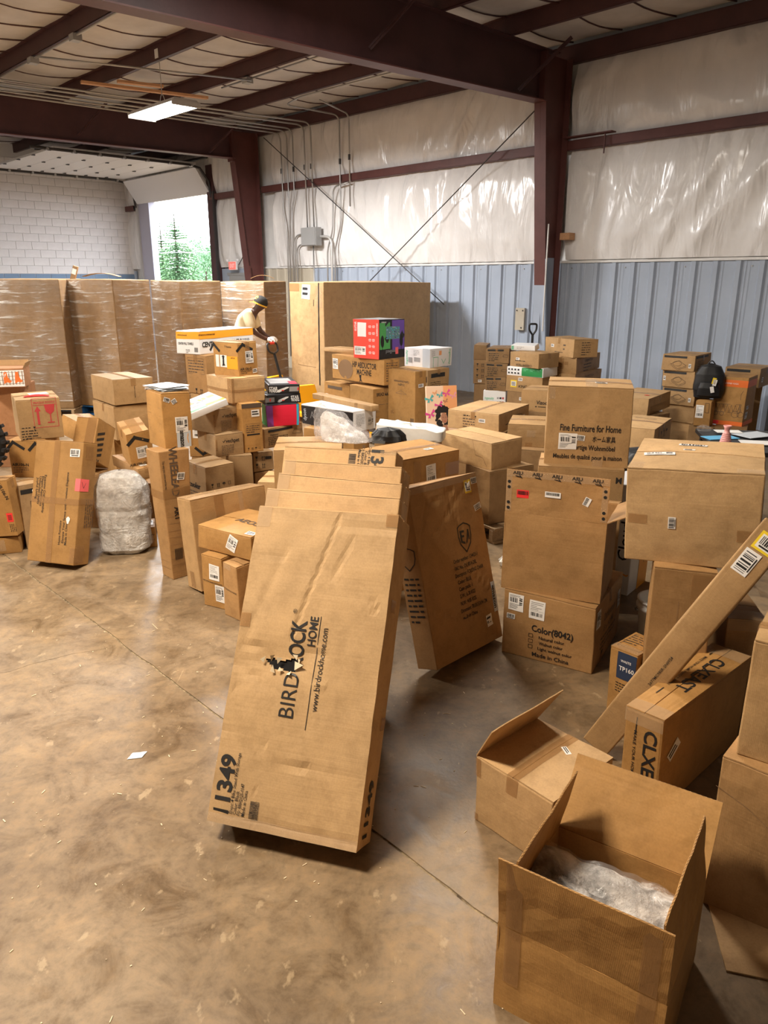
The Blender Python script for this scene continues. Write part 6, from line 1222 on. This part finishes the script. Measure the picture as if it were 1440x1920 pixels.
# worker, bent to the handle, seen from his right side
def skin(name, mat, verts, edges, radii, parent, root=0, sub=2):
    me = bpy.data.meshes.new(name); me.from_pydata(verts, edges, []); me.materials.append(MATS[mat]); o = bpy.data.objects.new(name, me); COL.objects.link(o); o.parent = parent
    md = o.modifiers.new('skin', 'SKIN'); md.use_smooth_shade = True; sv = me.skin_vertices[0].data
    for i, r_ in enumerate(radii): sv[i].radius = (r_, r_) if not isinstance(r_, tuple) else r_; sv[i].use_root = (i == root)
    o.modifiers.new('sub', 'SUBSURF').levels = sub; o.modifiers['sub'].render_levels = sub
    bpy.context.view_layer.update(); dg = bpy.context.evaluated_depsgraph_get(); nm = bpy.data.meshes.new_from_object(o.evaluated_get(dg)); o.modifiers.clear(); o.data = nm
    nm.materials.clear(); nm.materials.append(MATS[mat]); nm.polygons.foreach_set('use_smooth', [True] * len(nm.polygons)); return o
pw = empty('person', 'person in a tan t-shirt and black cap leaning over a pallet jack handle', 'person', (-2.40, 12.62, 0))
V = [(0, 0, .96), (.05, 0, 1.12), (.14, 0, 1.32), (.22, 0, 1.44), (.29, 0, 1.485), (.345, 0, 1.53), (.395, 0, 1.585), (.41, 0, 1.64),      # 0-7 spine, neck, head
     (.02, -.10, .93), (.08, -.11, .52), (-.02, -.11, .10), (.10, -.115, .045),                                                       # 8-11 right leg
     (-.03, .10, .93), (-.10, .11, .52), (-.24, .11, .11), (-.13, .115, .045),                                                        # 12-15 left leg
     (.20, -.185, 1.42), (.28, -.21, 1.17), (.46, -.14, 1.055), (.52, -.12, 1.045),                                                   # 16-19 right arm
     (.22, .185, 1.42), (.32, .21, 1.17), (.47, .10, 1.055), (.53, .08, 1.045),                                                       # 20-23 left arm
     (.44, 0, 1.53), (.497, 0, 1.572)]                                                                                               # 24 jaw, 25 nose
E_ = [(0, 1), (1, 2), (2, 3), (3, 4), (4, 5), (5, 6), (6, 7), (0, 8), (8, 9), (9, 10), (10, 11), (0, 12), (12, 13), (13, 14), (14, 15), (3, 16), (16, 17), (17, 18), (18, 19), (3, 20), (20, 21), (21, 22), (22, 23), (6, 24), (6, 25)]
Rd = [.13, .125, .14, .13, .062, .065, .092, .075, .085, .062, .042, .04, .085, .062, .042, .04, .065, .045, .034, .036, .065, .045, .034, .036, .045, .02]
body = skin('body', 'skin_dark', V, E_, Rd, pw)
# shirt: torso and two sleeves; trousers
SV = [(-.01, 0, .92), (0, 0, .99), (.05, 0, 1.13), (.13, 0, 1.32), (.20, 0, 1.43), (.255, 0, 1.485), (.19, -.185, 1.43), (.265, -.215, 1.19), (.21, .185, 1.43), (.30, .215, 1.19)]
skin('shirt', 'shirt_tan', SV, [(0, 1), (1, 2), (2, 3), (3, 4), (4, 5), (4, 6), (6, 7), (4, 8), (8, 9)], [(.17, .15), (.165, .15), (.165, .155), (.18, .165), (.165, .15), .085, .09, .078, .09, .078], pw)
skin('trousers', 'trouser_dark', [(0, 0, .96), (.02, -.10, .88), (.08, -.11, .50), (-.01, -.11, .12), (-.03, .10, .88), (-.10, .11, .50), (-.22, .11, .13)], [(0, 1), (1, 2), (2, 3), (0, 4), (4, 5), (5, 6)], [(.16, .14), .105, .085, .075, .105, .085, .075], pw)
m = MB(); m.lathe([(.112, -.03), (.115, .0), (.108, .05), (.08, .09), (.04, .108), (0, .112)], (0, 0, 0), 18); cp = m.obj('cap', 'cap_black', pw, True, Matrix.Translation((.392, 0, 1.615)) @ Matrix.Rotation(R(24), 4, 'Y'))
m = MB(); m.lathe([(.118, -.035), (.121, -.012)], (0, 0, 0), 18); m.obj('cap_band', 'cap_yellow', cp); m = MB(); m.grid(lambda u, v: ((-.10 - .075 * v), (-.085 + .17 * u) * (1 - .25 * v), -.03 - .03 * v + .0 * u), 6, 3); m.obj('cap_brim', 'cap_yellow', cp)
m = MB(); m.lathe([(0, .0), (.035, .0)], (0, 0, 0), 10); m.obj('cap_badge', 'cap_yellow', cp, False, Matrix.Translation((-.08, -.06, .06)) @ Matrix.Rotation(R(-60), 4, 'Y') @ Matrix.Rotation(R(40), 4, 'X'))
m = MB()
for s_ in (-1, 1): m.tube([(.497 + .002 * math.cos(a), s_ * .04 + .024 * math.cos(a), 1.594 + .02 * math.sin(a)) for a in [j * math.pi / 6 for j in range(13)]], .003, 5); m.tube([(.494, s_ * .064, 1.598), (.392, s_ * .092, 1.606)], .003, 5)
m.tube([(.5, -.016, 1.594), (.5, .016, 1.594)], .003, 5); m.obj('glasses', 'slot_dark', pw)
for s_, hx, hy in ((-1, .54, -.12), (1, .55, .07)):                  # gloved hands round the grip
    g = skin('glove', 'paper', [(-.06, 0, 0), (0, 0, 0.005), (.04, 0, -.005)] + [q for k in range(4) for q in ((.055, -.033 + .022 * k, .0), (.075, -.034 + .022 * k, -.028), (.055, -.034 + .022 * k, -.052))] + [(0, s_ * .045, -.01), (.035, s_ * .055, -.035)],
         [(0, 1), (1, 2)] + [e for k in range(4) for e in ((2, 3 + 3 * k), (3 + 3 * k, 4 + 3 * k), (4 + 3 * k, 5 + 3 * k))] + [(1, 15), (15, 16)], [.036, .042, .034] + [.0115, .011, .010] * 4 + [.014, .012], pw); g.location = (hx, hy, 1.04)
for s_, fx, fy in ((-1, .03, -.11), (1, -.19, .11)):
    m = MB(); m.grid(lambda u, v: (fx - .10 + .27 * v, fy + .048 * math.cos(2 * math.pi * u) * (1 - .3 * v * v), .05 + (.05 - .015 * v) * math.sin(2 * math.pi * u)), 16, 8); o = m.obj('shoe', 'slot_dark', pw, True)
# ------------------------------------------------------------------ soft and odd things
def puff(name, mat, parent, c, prof, axis='Z', n=40, sq=.8, wr=.02, seed=0, M=None):
    """a plump wrapped form from (radius x, radius y, height) rings"""
    m = MB(); k = len(prof) - 1
    def fn(u, v):
        t = v * k; i = min(int(t), k - 1); f = t - i; f = f * f * (3 - 2 * f); rx, ry, z = [prof[i][j] * (1 - f) + prof[i + 1][j] * f for j in range(3)]; a = 2 * math.pi * u
        cx = math.copysign(abs(math.cos(a)) ** sq, math.cos(a)); sy = math.copysign(abs(math.sin(a)) ** sq, math.sin(a)); w_ = 1 + wr * 8 * noise.noise((cx * 2.5 + seed, sy * 2.5, z * 9 + seed)) * (1 if .02 < v < .98 else .2)
        return (c[0] + cx * rx * w_, c[1] + sy * ry * w_, c[2] + z)
    m.grid(fn, n, max(24, 6 * k)); return m.obj(name, mat, parent, True, M)
rl = empty('wrapped_bedding', 'white quilted bedding roll in clear plastic on the floor beside the leaning furniture carton', 'bedding', (-1.955, 5.36, 0), R(8))
pr_ = [(.02, .02, .004), (.12, .10, .006), (.175, .13, .04), (.178, .13, .13), (.172, .128, .175), (.177, .132, .22), (.182, .135, .31), (.176, .13, .345), (.183, .137, .38), (.176, .13, .52), (.14, .10, .595), (.05, .04, .625), (.01, .01, .63)]
puff('bedding', 'quilt_white', rl, (0, 0, 0), pr_, sq=.62, wr=.012, seed=2); puff('plastic_wrap', 'wrap_film', rl, (0, 0, -.004), [(a + .006, b_ + .006, z_ + .004) for a, b_, z_ in pr_], sq=.62, wr=.02, seed=5)
bt = empty('bubble_bag', 'silvery bubble-wrap bag slumped behind the leaning stack', 'bubble wrap', (-.26, 5.12, .905), R(-20))
m = MB()
def bub(u, v):
    a = 2 * math.pi * u; t = v; rx = .20 * (1 - t) ** .55 + .004; px = -.16 * t - .02; z_ = .0 + .235 * t ** .9; w_ = 1 + .18 * noise.noise((math.cos(a) * 2, math.sin(a) * 2, t * 3))
    return (px + math.cos(a) * rx * 1.05 * w_, math.sin(a) * rx * .6 * w_, max(.002, z_ + .03 * noise.noise((math.cos(a) * 3, t * 5, 2))))
m.grid(bub, 40, 30); m.obj('bag', 'bubble_film', bt, True); m = MB(); m.grid(lambda u, v: tuple(.8 * q for q in bub(u, v)), 24, 16); m.obj('bag_content', 'foam_grey', bt, True)
puff('black_bag', 'bag_black', None, (.03, 5.30, .845), [(.02, .02, 0.002), (.12, .09, .02), (.12, .085, .06), (.075, .06, .10), (.01, .01, .115)], wr=.06, seed=7); o = bpy.data.objects['black_bag']; tag(o, 'crumpled black plastic bag between the bubble bag and the white poly bag', 'bag')
wp = MB(); wp.grid(lambda u, v: (.04 + .47 * u + .02 * math.sin(v * 6), 5.36 + .30 * (v if v < .5 else .5) * 2 - .03 * u, .86 + (.02 if v < .5 else 0) + (.135 * (1 - u) ** .5 * min(1, v * 3) if v < .5 else .135 * (1 - u * .35)) + .025 * noise.noise((u * 6, v * 6, 4))), 26, 26)
o = wp.obj('poly_bag_top', 'white_poly', None, True); bpy.data.objects.remove(o)
wpr = empty('white_poly_bag', 'white poly mailer bag lying behind the carton with a shipping slip', 'bag', (.20, 5.42, .85), R(-12))
m = MB()
def wpf(u, v):
    a = 2 * math.pi * u; cx = math.copysign(abs(math.cos(a)) ** .45, math.cos(a)); sy = math.copysign(abs(math.sin(a)) ** .45, math.sin(a)); t = v
    r_ = 1 if t < .5 else max(0, 1 - (t - .5) * 2); z_ = .012 + .105 * min(1, t * 2) + .03 * noise.noise((cx * 2, sy * 2 + t, 3)); tip = 1 + .10 * (abs(cx) > .9) * (abs(sy) > .9)
    return (cx * .25 * r_ * tip * (1 - .1 * (t < .05)), sy * .13 * r_ * tip, z_ * (1 - .35 * (cx + 1) / 2) + .01 * noise.noise((cx * 5, sy * 5, t * 4)))
m.grid(wpf, 56, 30); m.obj('bag', 'white_poly', wpr, True)
# canvas print on the cart
b = Box('E14', 'canvas print of a curly-haired girl with butterflies leaning beside the cart', mat='peach', tone=None, name='canvas_print', cat='painting', n=4, flaps=False, jit=.001, bulge=0)
b.patch('F', .55, .5, 1, 1, 'peach_orange'); b.patch('F', 0, 0, 1, .25, 'pink_print')
def bfly(u, v, s_, col, rot=0):
    for sx in (-1, 1):
        b.poly('F', u, v, [(0, 0), (sx * .9 * s_, .8 * s_), (sx * 1.1 * s_, .2 * s_), (sx * .3 * s_, 0)][::sx], rot, col, .0034); b.poly('F', u, v, [(0, 0), (sx * .35 * s_, -.05 * s_), (sx * .75 * s_, -.45 * s_), (sx * .3 * s_, -.7 * s_)][::-sx], rot, col, .0034)
for u_, v_, s_, cl in ((.10, .80, .055, 'teal'), (.45, .86, .04, 'teal'), (.28, .90, .03, 'peach_orange'), (.66, .88, .05, 'magenta'), (.88, .84, .045, 'pink_print'), (.40, .70, .05, 'magenta'), (.62, .76, .03, 'skin_print'), (.12, .56, .06, 'magenta'), (.48, .60, .02, 'teal'), (.14, .24, .05, 'teal'), (.85, .6, .035, 'pink_print')): bfly(u_, v_, s_, cl, 20)
hr = random.Random(4)
for i in range(70):
    a = hr.uniform(0, 6.28); rr = hr.uniform(.3, 1) ** .5; x_ = .10 * math.cos(a) * rr; z_ = .12 * math.sin(a) * rr; r_ = hr.uniform(.014, .03); b.poly('F', .53, .52, [(x_ + r_ * math.cos(q), z_ + r_ * math.sin(q)) for q in [j * math.pi / 4 for j in range(8)]], 0, 'hair_print', .0030 + .00001 * i)
b.poly('F', .56, .49, [(.042 * math.cos(a), .062 * math.sin(a)) for a in [j * math.pi / 8 for j in range(16)]], 10, 'skin_print', .0044); b.poly('F', .57, .30, [(-.022, .06), (.03, .06), (.06, -.06), (-.06, -.06)], 0, 'skin_print', .0042); b.poly('F', .53, .62, [(-.05, -.03), (.06, -.03), (.05, .03), (-.04, .03)], 0, 'hair_print', .0048)
for dx in (-.018, .016): b.rects('F', .57, .50, [(dx - .01, 0, dx + .01, .003)], 0, 'hair_print', .005)
b.rects('F', .575, .44, [(-.012, -.003, .012, .003)], 0, 'ink_red', .005); b.done()
# black desk, vase, papers, bag at right
tb = empty('black_table', 'black table top at the right edge behind the large carton', 'table', (3.36, 5.72, 0), R(-12))
m = MB().box((-.80, -.45, .72), (.85, .45, .755)); o = m.obj('table_top', 'table_black', tb); bevel_mesh(o.data, .004)
for sx in (-.74, .79):
    for sy in (-.39, .39): m = MB().box((sx - .025, sy - .025, 0), (sx + .025, sy + .025, .719)); m.obj('leg', 'table_black', tb)
def on_table(x_, y_): c_, s_ = math.cos(R(-12)), math.sin(R(-12)); return (3.36 + x_ * c_ - y_ * s_, 5.72 + x_ * s_ + y_ * c_)
o = MB().box((-.42, -.27, 0), (.42, .27, .045)).obj('black_case', 'table_black'); bevel_mesh(o.data, .01); o.location = (*on_table(.35, .12), .757); o.rotation_euler = (0, 0, R(6)); tag(o, 'flat black case lying on the black table', 'case')
m = MB(); m.lathe([(0, 0), (.040, 0), (.046, .006)] + [(.046 - .018 * t + .0022 * math.sin(t * 40), .006 + .085 * t) for t in [q / 24 for q in range(25)]] + [(.020, .10), (.018, .115), (.022, .130), (.031, .150), (.027, .150), (.015, .118), (0, .112)], (0, 0, 0), 28); o = m.obj('pink_vase', 'vase_pink', None, True); o.location = (*on_table(-.70, -.22), .757); tag(o, 'small ribbed pink vase on the black table', 'vase')
for k, (x_, y_, w_, d_, rz, mt, lab) in enumerate(((-.68, .06, .26, .14, 10, 'blue_print', 'blue and white envelope lying on the black table'), (-.45, -.12, .24, .16, -14, 'paper', 'white sheet lying beside the pink vase'), (-.40, .18, .28, .2, 22, 'paper_grey', 'grey plastic mailer on the black table'), (-.58, .26, .2, .12, -6, 'paper', 'white envelope at the back of the black table'))):
    m = MB().box((-w_ / 2, -d_ / 2, 0), (w_ / 2, d_ / 2, .004)); o = m.obj('envelope', mt); o.location = (*on_table(x_, y_), .757 + .005 * k); o.rotation_euler = (0, 0, R(rz)); tag(o, lab, 'envelope')
o = puff('white_bag', 'white_poly', None, (*on_table(.42, .10), .806), [(.02, .02, .0), (.12, .09, .01), (.13, .10, .06), (.09, .07, .11), (.02, .02, .13)], wr=.03, seed=9); tag(o, 'small white plastic bag on the black case', 'bag')
b = Box('hb', 'kraft carton under the black bin bag', 'far', pose=(2.0, 5.35, 0, -12, 0, 0, .45, .4, .58), n=3); b.done()
o = puff('black_bin_bag', 'bag_black', None, (2.0, 5.53, .586), [(.03, .03, .0), (.19, .15, .012), (.22, .17, .08), (.17, .13, .15), (.03, .03, .18)], wr=.025, seed=12); tag(o, 'shiny black bin bag right of the furniture carton', 'bag')
o = puff('clear_wrap', 'poly_bag', None, (*on_table(-.76, .30), .757), [(.01, .01, .0), (.05, .04, .01), (.055, .04, .04), (.01, .01, .06)], wr=.04, seed=3); tag(o, 'ball of clear plastic wrap at the back corner of the black table', 'plastic wrap')
# backpack on the small carton
x, y, z, ya, _, _, w_, d_, h_ = P['H7']; bp = empty('backpack', 'black backpack with white and yellow tags between the turntable stack and wagon box', 'backpack', (x + .10, y + .16, z + h_ + .008), R(-20))
puff('pack_body', 'bag_black', bp, (0, 0, 0), [(.02, .02, .0), (.15, .09, .01), (.17, .11, .10), (.16, .10, .28), (.11, .08, .37), (.02, .02, .40)], sq=.7, wr=.008, seed=1); puff('pocket', 'bag_black', bp, (0, -.10, .03), [(.02, .01, .0), (.12, .035, .01), (.12, .045, .10), (.10, .03, .16), (.02, .01, .17)], sq=.7, wr=.006, seed=2)
m = MB(); m.tube([(-.04 + .08 * t, 0, .39 + .04 * math.sin(math.pi * t)) for t in [q / 8 for q in range(9)]], .008, 6); m.obj('grab_loop', 'bag_black', bp)
for dx, dz, rt_, mt in ((.04, .22, 10, 'yellow'), (.05, .20, 10, 'paper'), (.03, .12, -14, 'paper')): m = MB().box((-.02, -.002, -.035), (.02, .002, .035)); m.obj('tag', mt, bp, False, Matrix.Translation((dx, -.165, dz)) @ Matrix.Rotation(R(rt_), 4, 'Y'))
# shovel behind the wide stack
sv = empty('shovel', 'black D-handled shovel standing against the stacks by the blue wall', 'shovel', (2.17, 11.15, 0))
m = MB(); m.tube([(0, 0, .3), (0, .03, 1.22)], .018, 8); m.obj('shaft', 'jack_black', sv); m = MB(); m.tube(bend([(0, .03, 1.2), (-.05, .03, 1.27), (-.055, .03, 1.36), (.055, .03, 1.36), (.05, .03, 1.27), (0, .03, 1.2)], .03), .014, 8); m.obj('grip', 'jack_black', sv); m = MB().box((-.12, -.01, .003), (.12, .01, .33)); m.obj('blade', 'steel_dark', sv)
# bucket, script-lettered box
bk = empty('bucket', 'white plastic bucket half hidden beside the narrow tall box', 'bucket', (1.52, 3.74, 0))
m = MB(); m.lathe([(0, .004), (.105, .004), (.125, .26), (.137, .262), (.137, .278), (.128, .28), (.128, .30), (.135, .302), (.135, .312), (.118, .312), (.100, .02), (0, .02)], (0, 0, 0), 32); m.obj('pail', 'bucket_white', bk, True); m = MB(); m.tube([(.138 * math.cos(a), .138 * math.sin(a), .27 - .10 * math.sin(a)) for a in [math.pi * j / 14 for j in range(15)]], .004, 6); m.obj('bail_handle', 'galv', bk)
b = Box('G5', 'white box with black script lettering and an orange end behind the middle stack', mat='white_card', tone=None, name='printed_box', n=4, flaps=False, pose=(1.50, 4.55, 0, -38, 0, 0, .22, .34, .74)); b.txt('F', .75, .50, 'Cloud', .10, 90, 'ink', .01, .26); b.patch('R', .45, 0, 1, 1, 'orange_print'); b.txt('F', .85, .2, '~', .08, 0, 'orange_print', .02); b.para('R', .72, .3, .1, 4, .02, 90, 'ink_soft'); b.done()
# knobbly wheel at the left edge
wh = empty('wheel', 'black knobbly tyre with yellow dashes at the left edge', 'wheel', (-2.99, 5.30, .86), R(0))
m = MB()
def tor(u, v): a = 2 * math.pi * u; q = 2 * math.pi * v; r_ = .195 + .06 * math.cos(q); return (r_ * math.cos(a), .055 * math.sin(q), r_ * math.sin(a))
m.grid(tor, 40, 14); m.obj('tyre', 'black_rubber', wh, True)
kn = MB().box((-.012, -.02, -.008), (.012, .02, .012)).mesh('knob', 'black_rubber'); ds = MB().box((-.010, -.004, -.003), (.010, .004, .003)).mesh('dash', 'yellow')
for i in range(26):
    a = 2 * math.pi * i / 26
    for s_ in (-1, 1): inst(kn, 'knob', wh, Matrix.Rotation(-a + (.06 if s_ > 0 else 0), 4, 'Y') @ Matrix.Translation((.253, s_ * .025, 0)) @ Matrix.Rotation(R(90), 4, 'Y'))
    inst(ds, 'dash', wh, Matrix.Rotation(-a, 4, 'Y') @ Matrix.Translation((.225, -.048, 0)) @ Matrix.Rotation(R(90), 4, 'Y'))
m = MB(); m.lathe([(0, -.03), (.05, -.03), (.05, -.015), (.145, -.02), (.15, .02), (.05, .015), (.05, .03), (0, .03)], (0, 0, 0), 20); m.obj('hub', 'steel_dark', wh, False, Matrix.Rotation(R(90), 4, 'X'))
# flattened cardboard, floor scraps
m = MB(); sheet(m, lambda u, v: (1.02 + .19 * u + .05 * v, 1.72 - .05 * u + .25 * v, .006 + .02 * u * v), .005, 4, 4, (0, 0, 1)); tag(m.obj('cardboard_sheet', 'kraft_mid'), 'loose cardboard sheet on the floor at lower right', 'cardboard')
m = MB(); m.grid(lambda u, v: (-1.105 + .06 * u + .01 * v, 2.75 + .012 * u + .045 * v, .003 + .004 * noise.noise((u * 3, v * 3, 1))), 4, 4); m.grid(lambda u, v: (-1.045 - .06 * u + .01 * v, 2.762 - .012 * u + .045 * v, .0015), 4, 4); tag(m.obj('paper_scrap', 'paper_grey'), 'small pale paper scrap lying on the bare floor', 'paper')
rd_ = random.Random(21); m = MB()
for i in range(260):
    x_ = rd_.uniform(-2.2, .6); y_ = rd_.uniform(1.2, 4.2); a = rd_.uniform(0, 6.28); l = rd_.choice([.004, .006, .01, .02]) * rd_.uniform(.5, 1.3); w_ = rd_.uniform(.0015, .004)
    if rd_.random() < .06: l, w_ = rd_.uniform(.03, .09), .0018
    M_ = Matrix.Translation((x_, y_, .0012)) @ Matrix.Rotation(a, 4, 'Z'); m.box((-l / 2, -w_ / 2, -.0008), (l / 2, w_ / 2, .0012), M_)
tag(m.obj('floor_debris', 'debris'), 'scattered pale splinters and crumbs over the bare concrete', 'debris', kind='stuff')
# ------------------------------------------------------------------ outside the dock door
g = MB(); g.box((10.9, 0, -.25), (120, 140, -.2)); g = g.obj('ground_outside', 'grass'); g.rotation_euler = (0, 0, PH); g['kind'] = 'structure'
def spruce(label, x_, y_, h_, r_, seed):
    q = random.Random(seed); t = empty('spruce_tree', label, 'tree', (x_, y_, -.2)); m = MB(); m.tube([(0, 0, 0), (0, 0, h_ * .6), (0, 0, h_)], [.14, .07, .01], 7); m.obj('trunk', 'bark', t)
    m = MB(); n = 46
    for i in range(n):
        f = (i + q.uniform(0, .6)) / n; z_ = .4 + (h_ - .45) * f; L = r_ * (1 - f) ** .85 + .10; nb = 9 if f < .8 else 6; a0 = q.uniform(0, 6.28)
        for j in range(nb):
            a = a0 + 2 * math.pi * j / nb + q.uniform(-.2, .2); l = L * q.uniform(.7, 1.1); d = Vector((math.cos(a), math.sin(a), 0)); s_ = Vector((-d.y, d.x, 0)); dr = -.28 if f < .7 else .25
            p0 = Vector((0, 0, z_)); prev = p0
            for k in range(4):
                k1 = (k + 1) / 4; p1 = p0 + d * l * k1 + Vector((0, 0, dr * l * k1 * (1 - .45 * k1))); wd_ = .17 * l * (1.1 - k1 * .7) + .02; up = Vector((0, 0, .05 * l))
                for sd in (-1, 1):
                    tip = (prev + p1) / 2 + s_ * sd * wd_ * q.uniform(.7, 1.4) + d * .12 * l - up * q.uniform(.6, 2.0); m.add([prev, p1, tip], [(0, 1, 2)])
                m.add([prev, p1, (prev + p1) / 2 - Vector((0, 0, .12 * l))], [(0, 1, 2)]); prev = p1
    m.obj('foliage', 'spruce_green', t)
def leafy(label, x_, y_, h_, r_, seed):
    q = random.Random(seed); t = empty('leafy_tree', label, 'tree', (x_, y_, -.2)); m = MB(); m.tube([(0, 0, 0), (.1, 0, h_ * .6)], [.14, .05], 7); m.obj('trunk', 'bark', t); m = MB()
    cl = [(q.uniform(-1, 1) * r_ * .7, q.uniform(-1, 1) * r_ * .7, h_ * q.uniform(.35, .9), r_ * q.uniform(.3, .55)) for _ in range(14)]
    for i in range(2600):
        c = q.choice(cl); v_ = Vector((q.gauss(0, 1), q.gauss(0, 1), q.gauss(0, 1))).normalized(); p = Vector(c[:3]) + v_ * c[3] * q.uniform(.75, 1.05); s_ = q.uniform(.05, .11); a_ = Vector((q.gauss(0, 1), q.gauss(0, 1), q.gauss(0, 1))).normalized() * s_; b_ = a_.cross(v_).normalized() * s_
        m.add([p - a_, p + b_ * .6, p + a_, p - b_ * .6], [(0, 1, 2, 3)])
    m.obj('crown', 'leaf_green', t)
def out(px, D): return (px - 720) / 1466 * D, D
spruce('taller spruce seen through the open dock door', *out(335, 42), 5.75, 1.75, 1); spruce('shorter spruce left of the taller one through the dock door', *out(308, 47), 5.55, 1.45, 2)
leafy('leafy tree right of the spruces through the dock door', *out(385, 52), 4.9, 1.5, 3); leafy('low leafy tree at the right jamb of the dock door', *out(415, 56), 4.8, 1.7, 4); leafy('leafy tree filling the gap between spruce and leafy tree', *out(362, 58), 4.5, 1.6, 5); leafy('low leafy tree at the left jamb of the dock door', *out(285, 60), 4.4, 1.7, 6)
for k, (z_, lab) in enumerate(((3.6, 'upper utility wire outside the dock door'), (3.05, 'lower utility wire outside the dock door'))):
    m = MB(); m.tube([(-24, 36 - 4, z_ - .25), (-14, 36, z_), (-5, 36 + 3, z_ + .35)], .012, 5); tag(m.obj('utility_wire', 'paper_grey', None, True), lab, 'wire')
# crumpled foil scrap beside the centre-right pallet
o = puff('foil_scrap', 'galv_light', None, (.885, 5.02, .004), [(.01, .01, 0), (.05, .04, .01), (.06, .045, .04), (.035, .03, .07), (.005, .005, .08)], wr=.07, seed=15); tag(o, 'crumpled silver foil scrap on the floor beside the centre-right pallet', 'foil')
